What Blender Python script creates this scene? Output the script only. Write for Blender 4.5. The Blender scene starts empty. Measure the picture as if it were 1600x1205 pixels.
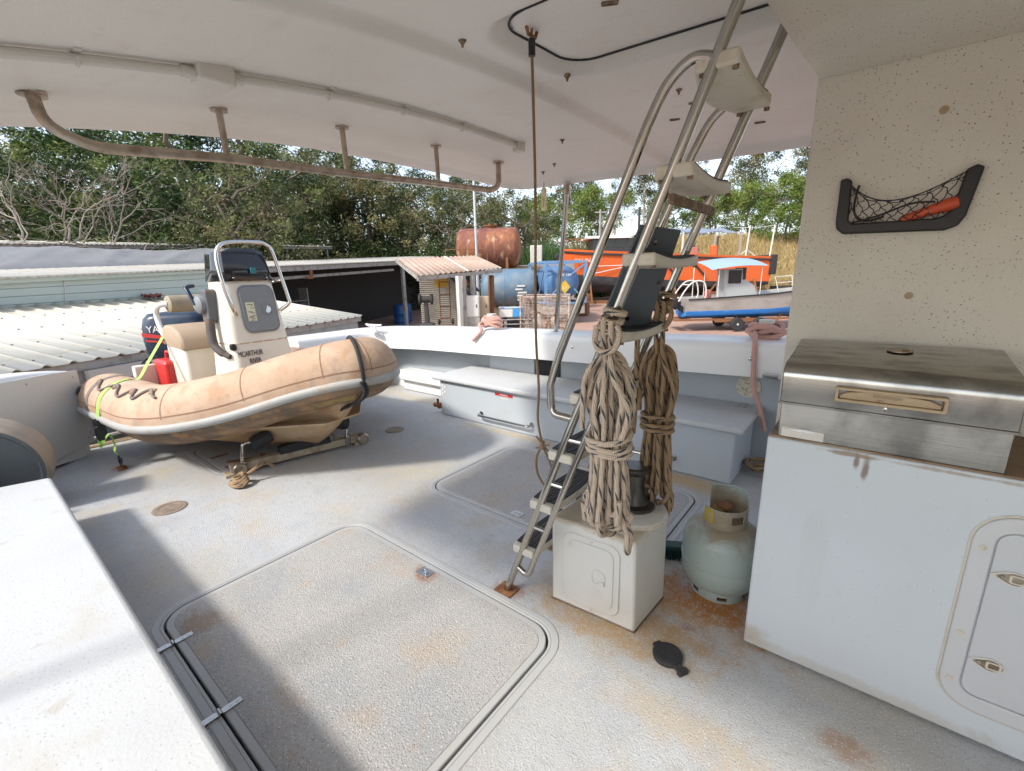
import bpy, bmesh, math, random
from mathutils import Vector, Matrix, Euler

S = bpy.context.scene
R = math.radians
# ------------------------------------------------------------------ camera, sky, sun, exposure
cam_d = bpy.data.cameras.new('camera'); cam = bpy.data.objects.new('camera', cam_d)
S.collection.objects.link(cam); S.camera = cam
cam_d.sensor_fit = 'HORIZONTAL'; cam_d.sensor_width = 36.0
cam_d.lens = 702.0 / 1600.0 * 36.0
cam_d.clip_start = 0.05; cam_d.clip_end = 3000
cam.matrix_world = Matrix(((0.78287689, -0.13185142, 0.60804521, 0.0),
                           (0.62176717, 0.20124808, -0.75690475, 0.0),
                           (-0.02256897, 0.97062579, 0.23953335, 1.4),
                           (0, 0, 0, 1)))
w = bpy.data.worlds.new('World'); S.world = w; w.use_nodes = True
wn = w.node_tree; bg = wn.nodes['Background']
sky = wn.nodes.new('ShaderNodeTexSky'); sky.sky_type = 'NISHITA'; sky.sun_disc = False
SUN_TRAVEL = Vector((0.25, 1.0, -1.0)).normalized()
sky.sun_elevation = R(44.1); sky.sun_rotation = R(194)
sky.dust_density = 1.6; sky.air_density = 1.0; sky.ozone_density = 1.2
hz_ = wn.nodes.new('ShaderNodeHueSaturation'); hz_.inputs['Saturation'].default_value = 0.62      # thin high cloud takes some of the blue out
wn.links.new(sky.outputs[0], hz_.inputs['Color']); wn.links.new(hz_.outputs[0], bg.inputs[0]); bg.inputs[1].default_value = 0.15
sl = bpy.data.lights.new('sun', 'SUN'); sl.energy = 2.0; sl.angle = R(6); sl.color = (1.0, 0.95, 0.87)
so = bpy.data.objects.new('sun', sl); S.collection.objects.link(so)
so.rotation_euler = SUN_TRAVEL.to_track_quat('-Z', 'Y').to_euler()
so.location = (-10, -30, 40)
S.view_settings.view_transform = 'Standard'; S.view_settings.look = 'None'
S.view_settings.exposure = 1.12; S.view_settings.gamma = 1.0
S.cycles.use_denoising = True
S.cycles.max_bounces = 8; S.cycles.diffuse_bounces = 5; S.cycles.transparent_max_bounces = 12

# ------------------------------------------------------------------ materials
def rgb(c): return (c[0], c[1], c[2], 1.0)
def mat(name, col, rough=0.6, metal=0.0, layers=(), bump=None, coords='Object', spec=0.5, alpha=None, coat=0.0):
    """layers: ('n', scale, lo, hi, colour, fac[, stretch]) noise patches; ('s', scale, size, colour, fac) specks;
    ('p', (x,y,z), (rx,ry,rz), colour, fac) a stain with a place of its own (world); ('i', amount) per island value shift"""
    m = bpy.data.materials.new(name); m.use_nodes = True
    nt = m.node_tree; N = nt.nodes; L = nt.links
    b = N['Principled BSDF']
    b.inputs['Roughness'].default_value = rough; b.inputs['Metallic'].default_value = metal
    b.inputs['Specular IOR Level'].default_value = spec
    if coat: b.inputs['Coat Weight'].default_value = coat
    tc = N.new('ShaderNodeTexCoord'); geo = N.new('ShaderNodeNewGeometry')
    co = geo.outputs['Position'] if coords == 'World' else tc.outputs['Object']
    def noise(scale, detail=5, stretch=None, rough_=0.55):
        n = N.new('ShaderNodeTexNoise'); n.inputs['Scale'].default_value = scale
        n.inputs['Detail'].default_value = detail; n.inputs['Roughness'].default_value = rough_
        if stretch:
            mp = N.new('ShaderNodeMapping'); mp.inputs['Scale'].default_value = stretch
            L.new(co, mp.inputs['Vector']); L.new(mp.outputs[0], n.inputs['Vector'])
        else: L.new(co, n.inputs['Vector'])
        return n.outputs['Fac']
    def ramp(src, lo, hi):
        r = N.new('ShaderNodeMapRange'); r.inputs['From Min'].default_value = lo; r.inputs['From Max'].default_value = hi
        r.interpolation_type = 'SMOOTHSTEP'; L.new(src, r.inputs['Value']); return r.outputs[0]
    def math_(op, a, bb):
        q = N.new('ShaderNodeMath'); q.operation = op
        for i, x in enumerate((a, bb)):
            if isinstance(x, (int, float)): q.inputs[i].default_value = x
            else: L.new(x, q.inputs[i])
        return q.outputs[0]
    cur = None
    def mix(fac, c2):
        nonlocal cur
        x = N.new('ShaderNodeMix'); x.data_type = 'RGBA'
        if isinstance(fac, float): x.inputs[0].default_value = fac
        else: L.new(fac, x.inputs[0])
        if cur is None: x.inputs[6].default_value = rgb(col)
        else: L.new(cur, x.inputs[6])
        x.inputs[7].default_value = rgb(c2); cur = x.outputs[2]
    for la in layers:
        if la[0] == 'n':
            f = ramp(noise(la[1], 6, la[6] if len(la) > 6 else None), la[2], la[3])
            mix(math_('MULTIPLY', f, la[5]), la[4])
        elif la[0] == 's':
            v = N.new('ShaderNodeTexVoronoi'); v.inputs['Scale'].default_value = la[1]; L.new(co, v.inputs['Vector'])
            f = ramp(v.outputs['Distance'], la[2], la[2] * 0.6)
            sep = N.new('ShaderNodeSeparateColor'); L.new(v.outputs['Color'], sep.inputs[0])
            f = math_('MULTIPLY', f, ramp(sep.outputs[0], 0.55, 0.6) if len(la) > 5 else 1.0)
            if len(la) > 5 and la[5] == 2: f = math_('MULTIPLY', f, ramp(noise(2.3, 4), .40, .60))
            mix(math_('MULTIPLY', f, la[4]), la[3])
        elif la[0] == 'p':
            px, py, pz = la[1]; rx, ry, rz = la[2]
            mp = N.new('ShaderNodeMapping'); mp.vector_type = 'POINT'
            mp.inputs['Location'].default_value = (-px / rx, -py / ry, -pz / rz)
            mp.inputs['Scale'].default_value = (1 / rx, 1 / ry, 1 / rz)
            L.new(geo.outputs['Position'], mp.inputs['Vector'])
            ln = N.new('ShaderNodeVectorMath'); ln.operation = 'LENGTH'; L.new(mp.outputs[0], ln.inputs[0])
            nz = N.new('ShaderNodeTexNoise'); nz.inputs['Scale'].default_value = 12.0; nz.inputs['Detail'].default_value = 9; nz.inputs['Roughness'].default_value = .66; nz.inputs['Distortion'].default_value = .6
            L.new(geo.outputs['Position'], nz.inputs['Vector'])
            d = math_('ADD', ln.outputs['Value'], math_('MULTIPLY', math_('SUBTRACT', nz.outputs['Fac'], 0.5), 1.9))
            mix(math_('MULTIPLY', ramp(d, 1.0, 0.25), la[4]), la[3])
        elif la[0] == 'i':
            h = N.new('ShaderNodeHueSaturation')
            if cur is None: h.inputs['Color'].default_value = rgb(col)
            else: L.new(cur, h.inputs['Color'])
            rr = N.new('ShaderNodeMapRange'); L.new(geo.outputs['Random Per Island'], rr.inputs['Value'])
            rr.inputs['To Min'].default_value = 1 - la[1]; rr.inputs['To Max'].default_value = 1 + la[1]
            L.new(rr.outputs[0], h.inputs['Value']); cur = h.outputs[0]
    if cur is None: b.inputs['Base Color'].default_value = rgb(col)
    else: L.new(cur, b.inputs['Base Color'])
    if bump:
        sc, st = bump[0], bump[1]
        bp = N.new('ShaderNodeBump'); bp.inputs['Strength'].default_value = st
        bp.inputs['Distance'].default_value = bump[2] if len(bump) > 2 else 0.004
        L.new(noise(sc, 3, bump[3] if len(bump) > 3 else None), bp.inputs['Height']); L.new(bp.outputs[0], b.inputs['Normal'])
    if alpha is not None: b.inputs['Alpha'].default_value = alpha
    return m

def leaf_mat(name, col, col2):
    m = bpy.data.materials.new(name); m.use_nodes = True
    nt = m.node_tree; N = nt.nodes; L = nt.links
    b = N['Principled BSDF']; out = N['Material Output']
    geo = N.new('ShaderNodeNewGeometry')
    x = N.new('ShaderNodeMix'); x.data_type = 'RGBA'; L.new(geo.outputs['Random Per Island'], x.inputs[0])
    x.inputs[6].default_value = rgb(col); x.inputs[7].default_value = rgb(col2)
    L.new(x.outputs[2], b.inputs['Base Color']); b.inputs['Roughness'].default_value = 0.55
    t = N.new('ShaderNodeBsdfTranslucent'); L.new(x.outputs[2], t.inputs['Color'])
    ms = N.new('ShaderNodeMixShader'); ms.inputs[0].default_value = 0.3
    L.new(b.outputs[0], ms.inputs[1]); L.new(t.outputs[0], ms.inputs[2]); L.new(ms.outputs[0], out.inputs['Surface'])
    return m

def rope_mat(name, col, col2, fleck, freq=14.0):
    """braided cover read along the tube's UV (u metres along, v once round): dark tracer flecks on spiral lines and a woven bump"""
    m = bpy.data.materials.new(name); m.use_nodes = True
    nt = m.node_tree; N = nt.nodes; L = nt.links; b = N['Principled BSDF']; b.inputs['Roughness'].default_value = 0.9
    uv = N.new('ShaderNodeUVMap'); uv.uv_map = 'UVMap'; sp = N.new('ShaderNodeSeparateXYZ'); L.new(uv.outputs[0], sp.inputs[0])
    def mt(op, a, bb=0.0):
        q = N.new('ShaderNodeMath'); q.operation = op
        for i, v in enumerate((a, bb)):
            if isinstance(v, (int, float)): q.inputs[i].default_value = v
            else: L.new(v, q.inputs[i])
        return q.outputs[0]
    u, v = sp.outputs[0], sp.outputs[1]
    tn = N.new('ShaderNodeTexNoise'); tn.inputs['Scale'].default_value = 12; tn.inputs['Detail'].default_value = 4
    x = N.new('ShaderNodeMix'); x.data_type = 'RGBA'; L.new(tn.outputs['Fac'], x.inputs[0])
    x.inputs[6].default_value = rgb(col); x.inputs[7].default_value = rgb(col2); cur = x.outputs[2]
    a1 = mt('ADD', mt('MULTIPLY', u, 85.0), mt('MULTIPLY', v, 5.0)); a2 = mt('SUBTRACT', mt('MULTIPLY', u, 85.0), mt('MULTIPLY', v, 5.0))
    weave = mt('MULTIPLY', mt('SINE', mt('MULTIPLY', a1, 6.2832)), mt('SINE', mt('MULTIPLY', a2, 6.2832)))
    if fleck:
        s1 = mt('FRACT', mt('ADD', mt('MULTIPLY', u, freq), mt('MULTIPLY', v, 2.0)))
        s2 = mt('FRACT', mt('ADD', mt('MULTIPLY', v, 3.0), mt('MULTIPLY', u, freq * 0.5)))
        k = mt('MULTIPLY', mt('LESS_THAN', s1, 0.28), mt('LESS_THAN', s2, 0.5))
        y = N.new('ShaderNodeMix'); y.data_type = 'RGBA'; L.new(mt('MULTIPLY', k, 0.9), y.inputs[0]); L.new(cur, y.inputs[6])
        y.inputs[7].default_value = rgb(fleck); cur = y.outputs[2]
    z = N.new('ShaderNodeMix'); z.data_type = 'RGBA'; z.blend_type = 'MULTIPLY'; z.inputs[0].default_value = 0.9
    L.new(cur, z.inputs[6]); g = N.new('ShaderNodeCombineColor')
    gv = mt('ADD', 0.86, mt('MULTIPLY', weave, 0.2))
    for i in range(3): L.new(gv, g.inputs[i])
    L.new(g.outputs[0], z.inputs[7]); L.new(z.outputs[2], b.inputs['Base Color'])
    bp = N.new('ShaderNodeBump'); bp.inputs['Distance'].default_value = 0.002; bp.inputs['Strength'].default_value = 0.8
    L.new(weave, bp.inputs['Height']); L.new(bp.outputs[0], b.inputs['Normal'])
    return m

# ------------------------------------------------------------------ mesh building
class MB:
    def __init__(s): s.v = []; s.f = []; s.m = []; s.uv = {}
    def add(s, vs, fs, mi=0):
        o = len(s.v); s.v += [tuple(v) for v in vs]
        for f in fs: s.f.append(tuple(i + o for i in f)); s.m.append(mi)
        return s
    def box(s, x0, x1, y0, y1, z0, z1, mi=0, M=None):
        vs = [Vector((x, y, z)) for z in (z0, z1) for y in (y0, y1) for x in (x0, x1)]
        if M is not None: vs = [M @ v for v in vs]
        return s.add(vs, [(0, 2, 3, 1), (4, 5, 7, 6), (0, 1, 5, 4), (2, 6, 7, 3), (0, 4, 6, 2), (1, 3, 7, 5)], mi)
    def bar(s, a, b, w, h, mi=0, up=(0, 0, 1)):
        a = Vector(a); b = Vector(b); d = (b - a); l = d.length; d.normalize()
        sd = d.cross(Vector(up)); sd = sd.normalized() if sd.length > 1e-4 else Vector((1, 0, 0)); u = sd.cross(d)
        M = Matrix((d, sd, u)).transposed().to_4x4(); M.translation = a
        return s.box(0, l, -w / 2, w / 2, -h / 2, h / 2, mi, M)
    def tube(s, pts, r, n=10, closed=False, caps=True, mi=0):
        P = [Vector(p) for p in pts]; k = len(P); rs = r if isinstance(r, (list, tuple)) else [r] * k
        T = []
        for i in range(k):
            a = P[i - 1] if (i or closed) else P[i]; b = P[(i + 1) % k] if (i < k - 1 or closed) else P[i]
            t = (b - a); T.append(t.normalized() if t.length > 1e-9 else Vector((0, 0, 1)))
        ref = Vector((0, 0, 1)) if abs(T[0].z) < 0.9 else Vector((1, 0, 0))
        nn = T[0].cross(ref).normalized(); fr = []
        for i in range(k):
            if i:
                q = T[i - 1].rotation_difference(T[i]); nn = (q @ nn).normalized()
            fr.append((nn.copy(), T[i].cross(nn)))
        o = len(s.v); L = 0; us = []
        for i in range(k):
            if i: L += (P[i] - P[i - 1]).length
            us.append(L); a, b = fr[i]
            for j in range(n):
                th = 2 * math.pi * j / n
                s.v.append(tuple(P[i] + rs[i] * (math.cos(th) * a + math.sin(th) * b)))
        if closed: us.append(L + (P[0] - P[-1]).length)
        for i in range(k if closed else k - 1):
            i2 = (i + 1) % k
            for j in range(n):
                j2 = (j + 1) % n
                s.uv[len(s.f)] = ((us[i], j / n), (us[i], (j + 1) / n), (us[i + 1], (j + 1) / n), (us[i + 1], j / n))
                s.f.append((o + i * n + j, o + i * n + j2, o + i2 * n + j2, o + i2 * n + j)); s.m.append(mi)
        if caps and not closed:
            s.f.append(tuple(o + j for j in range(n))[::-1]); s.m.append(mi)
            s.f.append(tuple(o + (k - 1) * n + j for j in range(n))); s.m.append(mi)
        return s
    def lathe(s, prof, c=(0, 0, 0), axis=(0, 0, 1), n=32, mi=0):
        ax = Vector(axis).normalized(); ref = Vector((1, 0, 0)) if abs(ax.x) < 0.9 else Vector((0, 1, 0))
        a = (ref - ax * ref.dot(ax)).normalized(); b = ax.cross(a); c = Vector(c); o = len(s.v)
        for (r, z) in prof:
            for j in range(n):
                th = 2 * math.pi * j / n; s.v.append(tuple(c + ax * z + r * (math.cos(th) * a + math.sin(th) * b)))
        for i in range(len(prof) - 1):
            for j in range(n):
                j2 = (j + 1) % n
                s.f.append((o + i * n + j, o + i * n + j2, o + (i + 1) * n + j2, o + (i + 1) * n + j)); s.m.append(mi)
        if prof[0][0] > 1e-6: s.f.append(tuple(o + j for j in range(n))[::-1]); s.m.append(mi)
        if prof[-1][0] > 1e-6: s.f.append(tuple(o + (len(prof) - 1) * n + j for j in range(n))); s.m.append(mi)
        return s
    def prism(s, poly, d0, d1, fn=None, mi=0):
        """poly: 2-D outline; fn(u, v, d) -> xyz"""
        fn = fn or (lambda u, v, d: (u, v, d)); k = len(poly)
        vs = [fn(u, v, d0) for u, v in poly] + [fn(u, v, d1) for u, v in poly]
        fs = [tuple(range(k))[::-1], tuple(range(k, 2 * k))] + [(i, (i + 1) % k, k + (i + 1) % k, k + i) for i in range(k)]
        return s.add(vs, fs, mi)
    def ring(s, outer, inner, d0, d1, fn=None, mi=0):
        """slab between two outlines with the same number of points"""
        fn = fn or (lambda u, v, d: (u, v, d)); k = len(outer)
        vs = [fn(u, v, d) for d in (d0, d1) for p in (outer, inner) for u, v in p]
        fs = []
        for i in range(k):
            j = (i + 1) % k
            fs += [(i, k + i, k + j, j), (2 * k + i, 2 * k + j, 3 * k + j, 3 * k + i), (i, j, 2 * k + j, 2 * k + i), (k + i, 3 * k + i, 3 * k + j, k + j)]
        return s.add(vs, fs, mi)
    def loft(s, secs, closed=False, caps=False, mi=0):
        k = len(secs[0]); o = len(s.v)
        for sec in secs: s.v += [tuple(p) for p in sec]
        for i in range(len(secs) - 1):
            for j in range(k if closed else k - 1):
                j2 = (j + 1) % k
                s.f.append((o + i * k + j, o + i * k + j2, o + (i + 1) * k + j2, o + (i + 1) * k + j)); s.m.append(mi)
        if caps:
            s.f.append(tuple(o + j for j in range(k))[::-1]); s.m.append(mi)
            s.f.append(tuple(o + (len(secs) - 1) * k + j for j in range(k))); s.m.append(mi)
        return s
    def grid(s, fn, nu, nv, mi=0):
        return s.loft([[fn(i / nu, j / nv) for j in range(nv + 1)] for i in range(nu + 1)], mi=mi)
    def build(s, name, mats, parent=None, smooth=35, bevel=None, fix=True, loc=None, seg=2):
        me = bpy.data.meshes.new(name); me.from_pydata(s.v, [], s.f)
        for mm in (mats if isinstance(mats, (list, tuple)) else [mats]): me.materials.append(mm)
        me.polygons.foreach_set('material_index', s.m)
        if s.uv:
            ul = me.uv_layers.new(name='UVMap')
            for fi, q in s.uv.items():
                p = me.polygons[fi]
                for li, t in zip(p.loop_indices, q): ul.data[li].uv = t
        if fix:
            bm = bmesh.new(); bm.from_mesh(me); bmesh.ops.recalc_face_normals(bm, faces=bm.faces); bm.to_mesh(me); bm.free()
        me.update()
        if smooth:
            me.shade_smooth(); me.set_sharp_from_angle(angle=R(smooth))
        o = bpy.data.objects.new(name, me); S.collection.objects.link(o)
        if parent: o.parent = parent
        if loc: o.location = loc
        if bevel:
            md = o.modifiers.new('bevel', 'BEVEL'); md.width = bevel; md.segments = seg; md.limit_method = 'ANGLE'; md.angle_limit = R(30)
            md.harden_normals = False
        return o

def catmull(pts, n=6, closed=False):
    P = [Vector(p) for p in pts]; out = []; k = len(P)
    for i in range(k if closed else k - 1):
        p0 = P[i - 1] if (i or closed) else P[0] * 2 - P[1]; p1 = P[i]; p2 = P[(i + 1) % k]
        p3 = P[(i + 2) % k] if (i + 2 < k or closed) else P[-1] * 2 - P[-2]
        for j in range(n):
            t = j / n
            out.append(0.5 * ((2 * p1) + (p2 - p0) * t + (2 * p0 - 5 * p1 + 4 * p2 - p3) * t * t + (3 * p1 - p0 - 3 * p2 + p3) * t ** 3))
    if not closed: out.append(P[-1])
    return out
def rrect(x0, x1, y0, y1, r, n=6):
    out = []
    for cx, cy, a in ((x1 - r, y0 + r, -90), (x1 - r, y1 - r, 0), (x0 + r, y1 - r, 90), (x0 + r, y0 + r, 180)):
        for i in range(n + 1):
            t = R(a + 90 * i / n); out.append((cx + r * math.cos(t), cy + r * math.sin(t)))
    return out
def bend(pts, r, n=5):
    """round the corners of a polyline"""
    P = [Vector(p) for p in pts]; out = [P[0]]
    for i in range(1, len(P) - 1):
        a = (P[i - 1] - P[i]); b = (P[i + 1] - P[i]); q = min(r, a.length * 0.49, b.length * 0.49)
        A = P[i] + a.normalized() * q; B = P[i] + b.normalized() * q
        for j in range(n + 1):
            t = j / n; out.append(A * (1 - t) ** 2 + P[i] * 2 * t * (1 - t) + B * t * t)
    out.append(P[-1]); return out
def tag(o, label=None, cat=None, group=None, kind=None):
    if label: o['label'] = label
    if cat: o['category'] = cat
    if group: o['group'] = group
    if kind: o['kind'] = kind
    return o
def thing(name, label, cat, loc=(0, 0, 0), rz=0.0, group=None):
    o = bpy.data.objects.new(name, None); S.collection.objects.link(o); o.empty_display_size = 0.1
    o.location = loc; o.rotation_euler = (0, 0, rz)
    return tag(o, label, cat, group)
def dup(root, loc, rz=0.0, label=None, group=None, scale=None):
    def cp(o, par):
        c = o.copy(); S.collection.objects.link(c); c.parent = par
        for ch in o.children: cp(ch, c)
        return c
    r = cp(root, None); r.location = loc; r.rotation_euler = (0, 0, rz)
    if scale: r.scale = (scale,) * 3 if isinstance(scale, (int, float)) else scale
    if label: r['label'] = label
    if group: r['group'] = group
    return r
def text(name, body, size, M, mt, parent=None, extrude=0.0015, sx=1.0):
    cu = bpy.data.curves.new(name, 'FONT'); cu.body = body; cu.size = size; cu.extrude = extrude; cu.align_x = 'CENTER'; cu.align_y = 'CENTER'
    cu.resolution_u = 2
    t = bpy.data.objects.new(name + '_curve', cu); S.collection.objects.link(t)
    dg = bpy.context.evaluated_depsgraph_get(); me = bpy.data.meshes.new_from_object(t.evaluated_get(dg))
    bpy.data.objects.remove(t)
    me.transform(M @ Matrix.Diagonal((sx, 1, 1, 1))); me.materials.clear(); me.materials.append(mt)
    o = bpy.data.objects.new(name, me); S.collection.objects.link(o)
    if parent: o.parent = parent
    return o
def frame(o, x, y, z=None):
    """matrix whose local x, y run along the two given directions"""
    x = Vector(x).normalized(); y = Vector(y); y = (y - x * y.dot(x)).normalized(); zz = x.cross(y)
    M = Matrix((x, y, zz)).transposed().to_4x4(); M.translation = Vector(o); return M
def sstep(a, b, x):
    t = max(0.0, min(1.0, (x - a) / (b - a))); return t * t * (3 - 2 * t)

# ------------------------------------------------------------------ the material set
RUST = (0.26, 0.10, 0.03); TANRUST = (0.42, 0.27, 0.14)
m_white = mat('white gelcoat', (0.74, 0.745, 0.74), 0.35, layers=(('n', 2.5, .5, .8, (.62, .61, .57), .5), ('n', 30, .62, .75, (.5, .45, .36), .25), ('s', 90, .18, (.2, .19, .17), .5, 1)), bump=(180, .12, .001))
m_whiteclean = mat('white paint', (0.76, 0.76, 0.75), 0.3, layers=(('n', 3, .5, .8, (.62, .6, .55), .4),), bump=(9, .1, .004))
m_benchtop = mat('gritty white bench top', (0.53, 0.54, 0.54), 0.5, layers=(('s', 85, .27, (.28, .28, .27), .6, 1), ('n', 3, .45, .75, (.49, .50, .51), .7), ('n', 4, .6, .75, (.47, .43, .34), .35), ('n', 11, .62, .72, (.38, .33, .25), .4)), bump=(110, .35, .003))
m_cab = mat('blue white cabinet front', (0.61, 0.65, 0.675), 0.38, layers=(('n', 1.8, .42, .7, (.64, .635, .61), .7), ('n', .9, .5, .7, (.54, .60, .64), .6), ('n', 6, .6, .75, (.52, .50, .45), .25, (1, 1, .25)), ('p', (.045, 1.665, .80), (.012, .03, .05), (.16, .10, .06), .8), ('p', (.02, 1.665, .815), (.010, .03, .03), (.16, .10, .06), .8), ('p', (.0, 1.665, .835), (.10, .03, .010), (.25, .16, .10), .8), ('p', (.25, 1.665, .835), (.2, .03, .008), (.25, .16, .10), .6), ('p', (.1, 1.665, .03), (.6, .05, .035), (.48, .44, .36), .5), ('p', (-.2, 1.665, .06), (.06, .05, .05), (.45, .36, .25), .6), ('n', 14, .64, .8, (.5, .46, .38), .35), ('s', 55, .1, (.2, .18, .15), .6, 1)))
m_cream = mat('speckled cream gelcoat', (0.72, 0.685, 0.60), 0.5, layers=(('n', 3, .4, .75, (.65, .605, .52), .7), ('n', 1.1, .48, .7, (.60, .55, .46), .6, (1, 1, .4)), ('s', 70, .17, (.05, .045, .04), .95, 2), ('s', 95, .2, (.10, .08, .06), .9, 2), ('s', 170, .2, (.2, .17, .13), .7, 1), ('n', 10, .66, .8, (.33, .24, .14), .3)), bump=(90, .15, .002), coords='World')
m_roof = mat('dusty roof lining', (0.71, 0.695, 0.65), 0.5, layers=(('n', 1.6, .4, .75, (.63, .605, .55), .7), ('n', 5, .54, .76, (.58, .53, .45), .35, (1, 2.5, 1)), ('n', .7, .5, .7, (.61, .595, .57), .6), ('s', 75, .14, (.12, .11, .1), .8, 2), ('s', 150, .2, (.26, .24, .21), .6, 2), ('n', 22, .62, .78, (.40, .33, .24), .2)), bump=(60, .1, .002), coords='World')
deck_layers = (
    ('n', 0.9, .42, .66, (.405, .385, .345), .85), ('n', 4, .5, .7, (.45, .375, .27), .5), ('n', 1.7, .52, .7, (.47, .42, .33), .6), ('n', 13, .57, .7, (.33, .31, .28), .5, (1, 2.5, 1)), ('n', 2.2, .5, .72, (.36, .385, .43), .6),
    ('p', (-.45, 1.78, 0), (.46, .34, .3), (.40, .23, .09), .8), ('p', (-.40, 1.84, 0), (.30, .20, .3), (.36, .14, .025), .95), ('p', (-.62, 1.5, 0), (.45, .2, .3), (.42, .27, .12), .75), ('p', (-.95, 1.5, 0), (.2, .2, .2), (.42, .28, .14), .6), ('p', (-.75, 1.4, 0), (.32, .12, .3), (.42, .27, .12), .6),
    ('p', (-.42, 1.62, 0), (.04, .03, .1), RUST, .9), ('p', (-1.12, 1.36, 0), (.13, .07, .1), RUST, .7), ('p', (-.3, 1.2, 0), (.4, .12, .3), (.45, .33, .18), .45),
    ('p', (-2.0, 2.98, 0), (1.4, .07, .2), (.5, .4, .24), .75), ('p', (-.9, 2.93, 0), (.6, .14, .2), (.5, .33, .13), .8), ('p', (-4.2, 3.3, 0), (.8, .14, .2), (.5, .42, .28), .6),
    ('p', (-4.43, .63, 0), (.12, .08, .1), RUST, .7), ('p', (-3.9, 1.25, 0), (.3, .14, .1), (.2, .14, .09), .6), ('p', (.1, 1.42, 0), (.1, .07, .1), (.3, .16, .07), .6), ('p', (-.7, .35, 0), (.3, .2, .1), (.44, .3, .17), .5),
    ('n', 7, .5, .72, (.37, .385, .41), .55), ('n', 26, .5, .7, (.40, .40, .385), .5), ('s', 140, .36, (.20, .20, .20), .6, 1), ('s', 120, .34, (.64, .65, .65), .6, 1))
m_deck = mat('non-slip deck', (0.455, 0.47, 0.485), 0.75, layers=deck_layers, bump=(150, .9, .004), coords='World')
m_grit = mat('coarse grit hatch', (0.40, 0.39, 0.375), 0.8, layers=(
    ('n', 2.4, .42, .68, (.33, .34, .35), .8), ('n', 3.7, .5, .72, (.43, .34, .245), .6), ('n', 9, .6, .75, (.45, .31, .18), .4),
    ('p', (-1.52, 1.2, 0), (.1, .07, .1), RUST, .8), ('p', (-2.05, .42, 0), (.14, .1, .1), (.3, .2, .11), .6),
    ('s', 125, .36, (.17, .165, .15), .8, 1), ('s', 110, .36, (.64, .62, .58), .7, 1)), bump=(150, 1.0, .005), coords='World')
m_smoothgrey = mat('smooth grey gelcoat', (0.42, 0.425, 0.42), 0.5, layers=(('n', 5, .5, .75, (.44, .39, .3), .35), ('n', 1.5, .4, .7, (.40, .41, .42), .6)), coords='World')
m_greyblue = mat('grey blue bulwark paint', (0.40, 0.435, 0.46), 0.5, layers=(('n', 2, .45, .8, (.34, .36, .37), .6), ('s', 60, .14, (.2, .2, .2), .5, 1), ('n', 12, .62, .8, (.42, .35, .24), .3)), bump=(120, .15, .002))
m_benchbox = mat('pale blue grey bench paint', (0.47, 0.51, 0.545), 0.55, layers=(('n', 2.5, .45, .75, (.43, .46, .47), .6), ('s', 70, .13, (.25, .25, .26), .5, 1), ('n', 20, .64, .8, (.35, .3, .22), .4)), bump=(140, .2, .002))
m_dark = mat('dark gap', (0.02, 0.02, 0.02), 0.8)
m_steel = mat('stainless steel', (0.46, 0.445, 0.41), 0.17, 1.0, layers=(('n', 8, .5, .75, (.36, .31, .25), .6), ('n', 40, .62, .75, (.25, .15, .08), .35)))
m_steeldirty = mat('tarnished tube', (0.46, 0.40, 0.33), 0.38, 0.85, layers=(('n', 14, .42, .7, (.22, .16, .11), .8), ('n', 50, .6, .75, (.2, .1, .05), .5)))
m_brushed = mat('brushed stainless', (0.40, 0.395, 0.37), 0.2, 1.0, layers=(('n', 2.5, .42, .68, (.17, .17, .16), .75, (3, 8, 2)), ('n', 6, .55, .75, (.36, .33, .28), .6, (4, 4, .6))), bump=(5, .08, .002, (1, 60, 60)))  # dark patches stand in for dark reflections in the barbecue steel
m_rust = mat('rust', (0.17, 0.07, 0.03), 0.9, layers=(('n', 20, .4, .7, (.35, .17, .07), .7),), bump=(60, .4))
m_rustytank = mat('rusted tank', (0.17, 0.06, 0.04), 0.75, layers=(('n', 1.3, .45, .62, (.36, .14, .05), .8, (1, 1, .5)), ('n', 1.6, .55, .68, (.50, .33, .20), .8, (1.4, 1.4, .45)), ('n', 5, .48, .64, (.26, .09, .04), .8, (1, 1, .4)), ('p', (-21.2, 24.1, 4.9), (4.5, 4.5, 1.3), (.13, .045, .05), .9)), bump=(8, .3, .01))
m_black = mat('black plastic', (0.018, 0.018, 0.02), 0.45)
m_rubber = mat('black rubber', (0.022, 0.022, 0.024), 0.75, layers=(('n', 30, .5, .8, (.08, .07, .06), .4),))
m_tread = mat('cream tread', (0.60, 0.555, 0.46), 0.55, layers=(('n', 12, .5, .75, (.42, .33, .2), .6), ('n', 35, .64, .78, (.2, .1, .04), .5)))
m_grip = mat('black grip', (0.02, 0.02, 0.02), 0.7, bump=(200, .4, .002))
m_navy = mat('navy plate', (0.085, 0.10, 0.12), 0.5, layers=(('n', 6, .5, .8, (.1, .11, .12), .5),))
m_rope = rope_mat('tan braided rope', (0.80, 0.66, 0.52), (0.60, 0.46, 0.33), (0.015, 0.045, 0.07))
m_rope2 = rope_mat('brown braided rope', (0.50, 0.345, 0.20), (0.36, 0.235, 0.125), (0.015, 0.03, 0.05))
m_pink = rope_mat('faded pink rope', (0.70, 0.36, 0.31), (0.66, 0.44, 0.37), None)
m_cord = rope_mat('thin brown cord', (0.42, 0.28, 0.16), (0.3, 0.19, 0.10), None)
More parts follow.
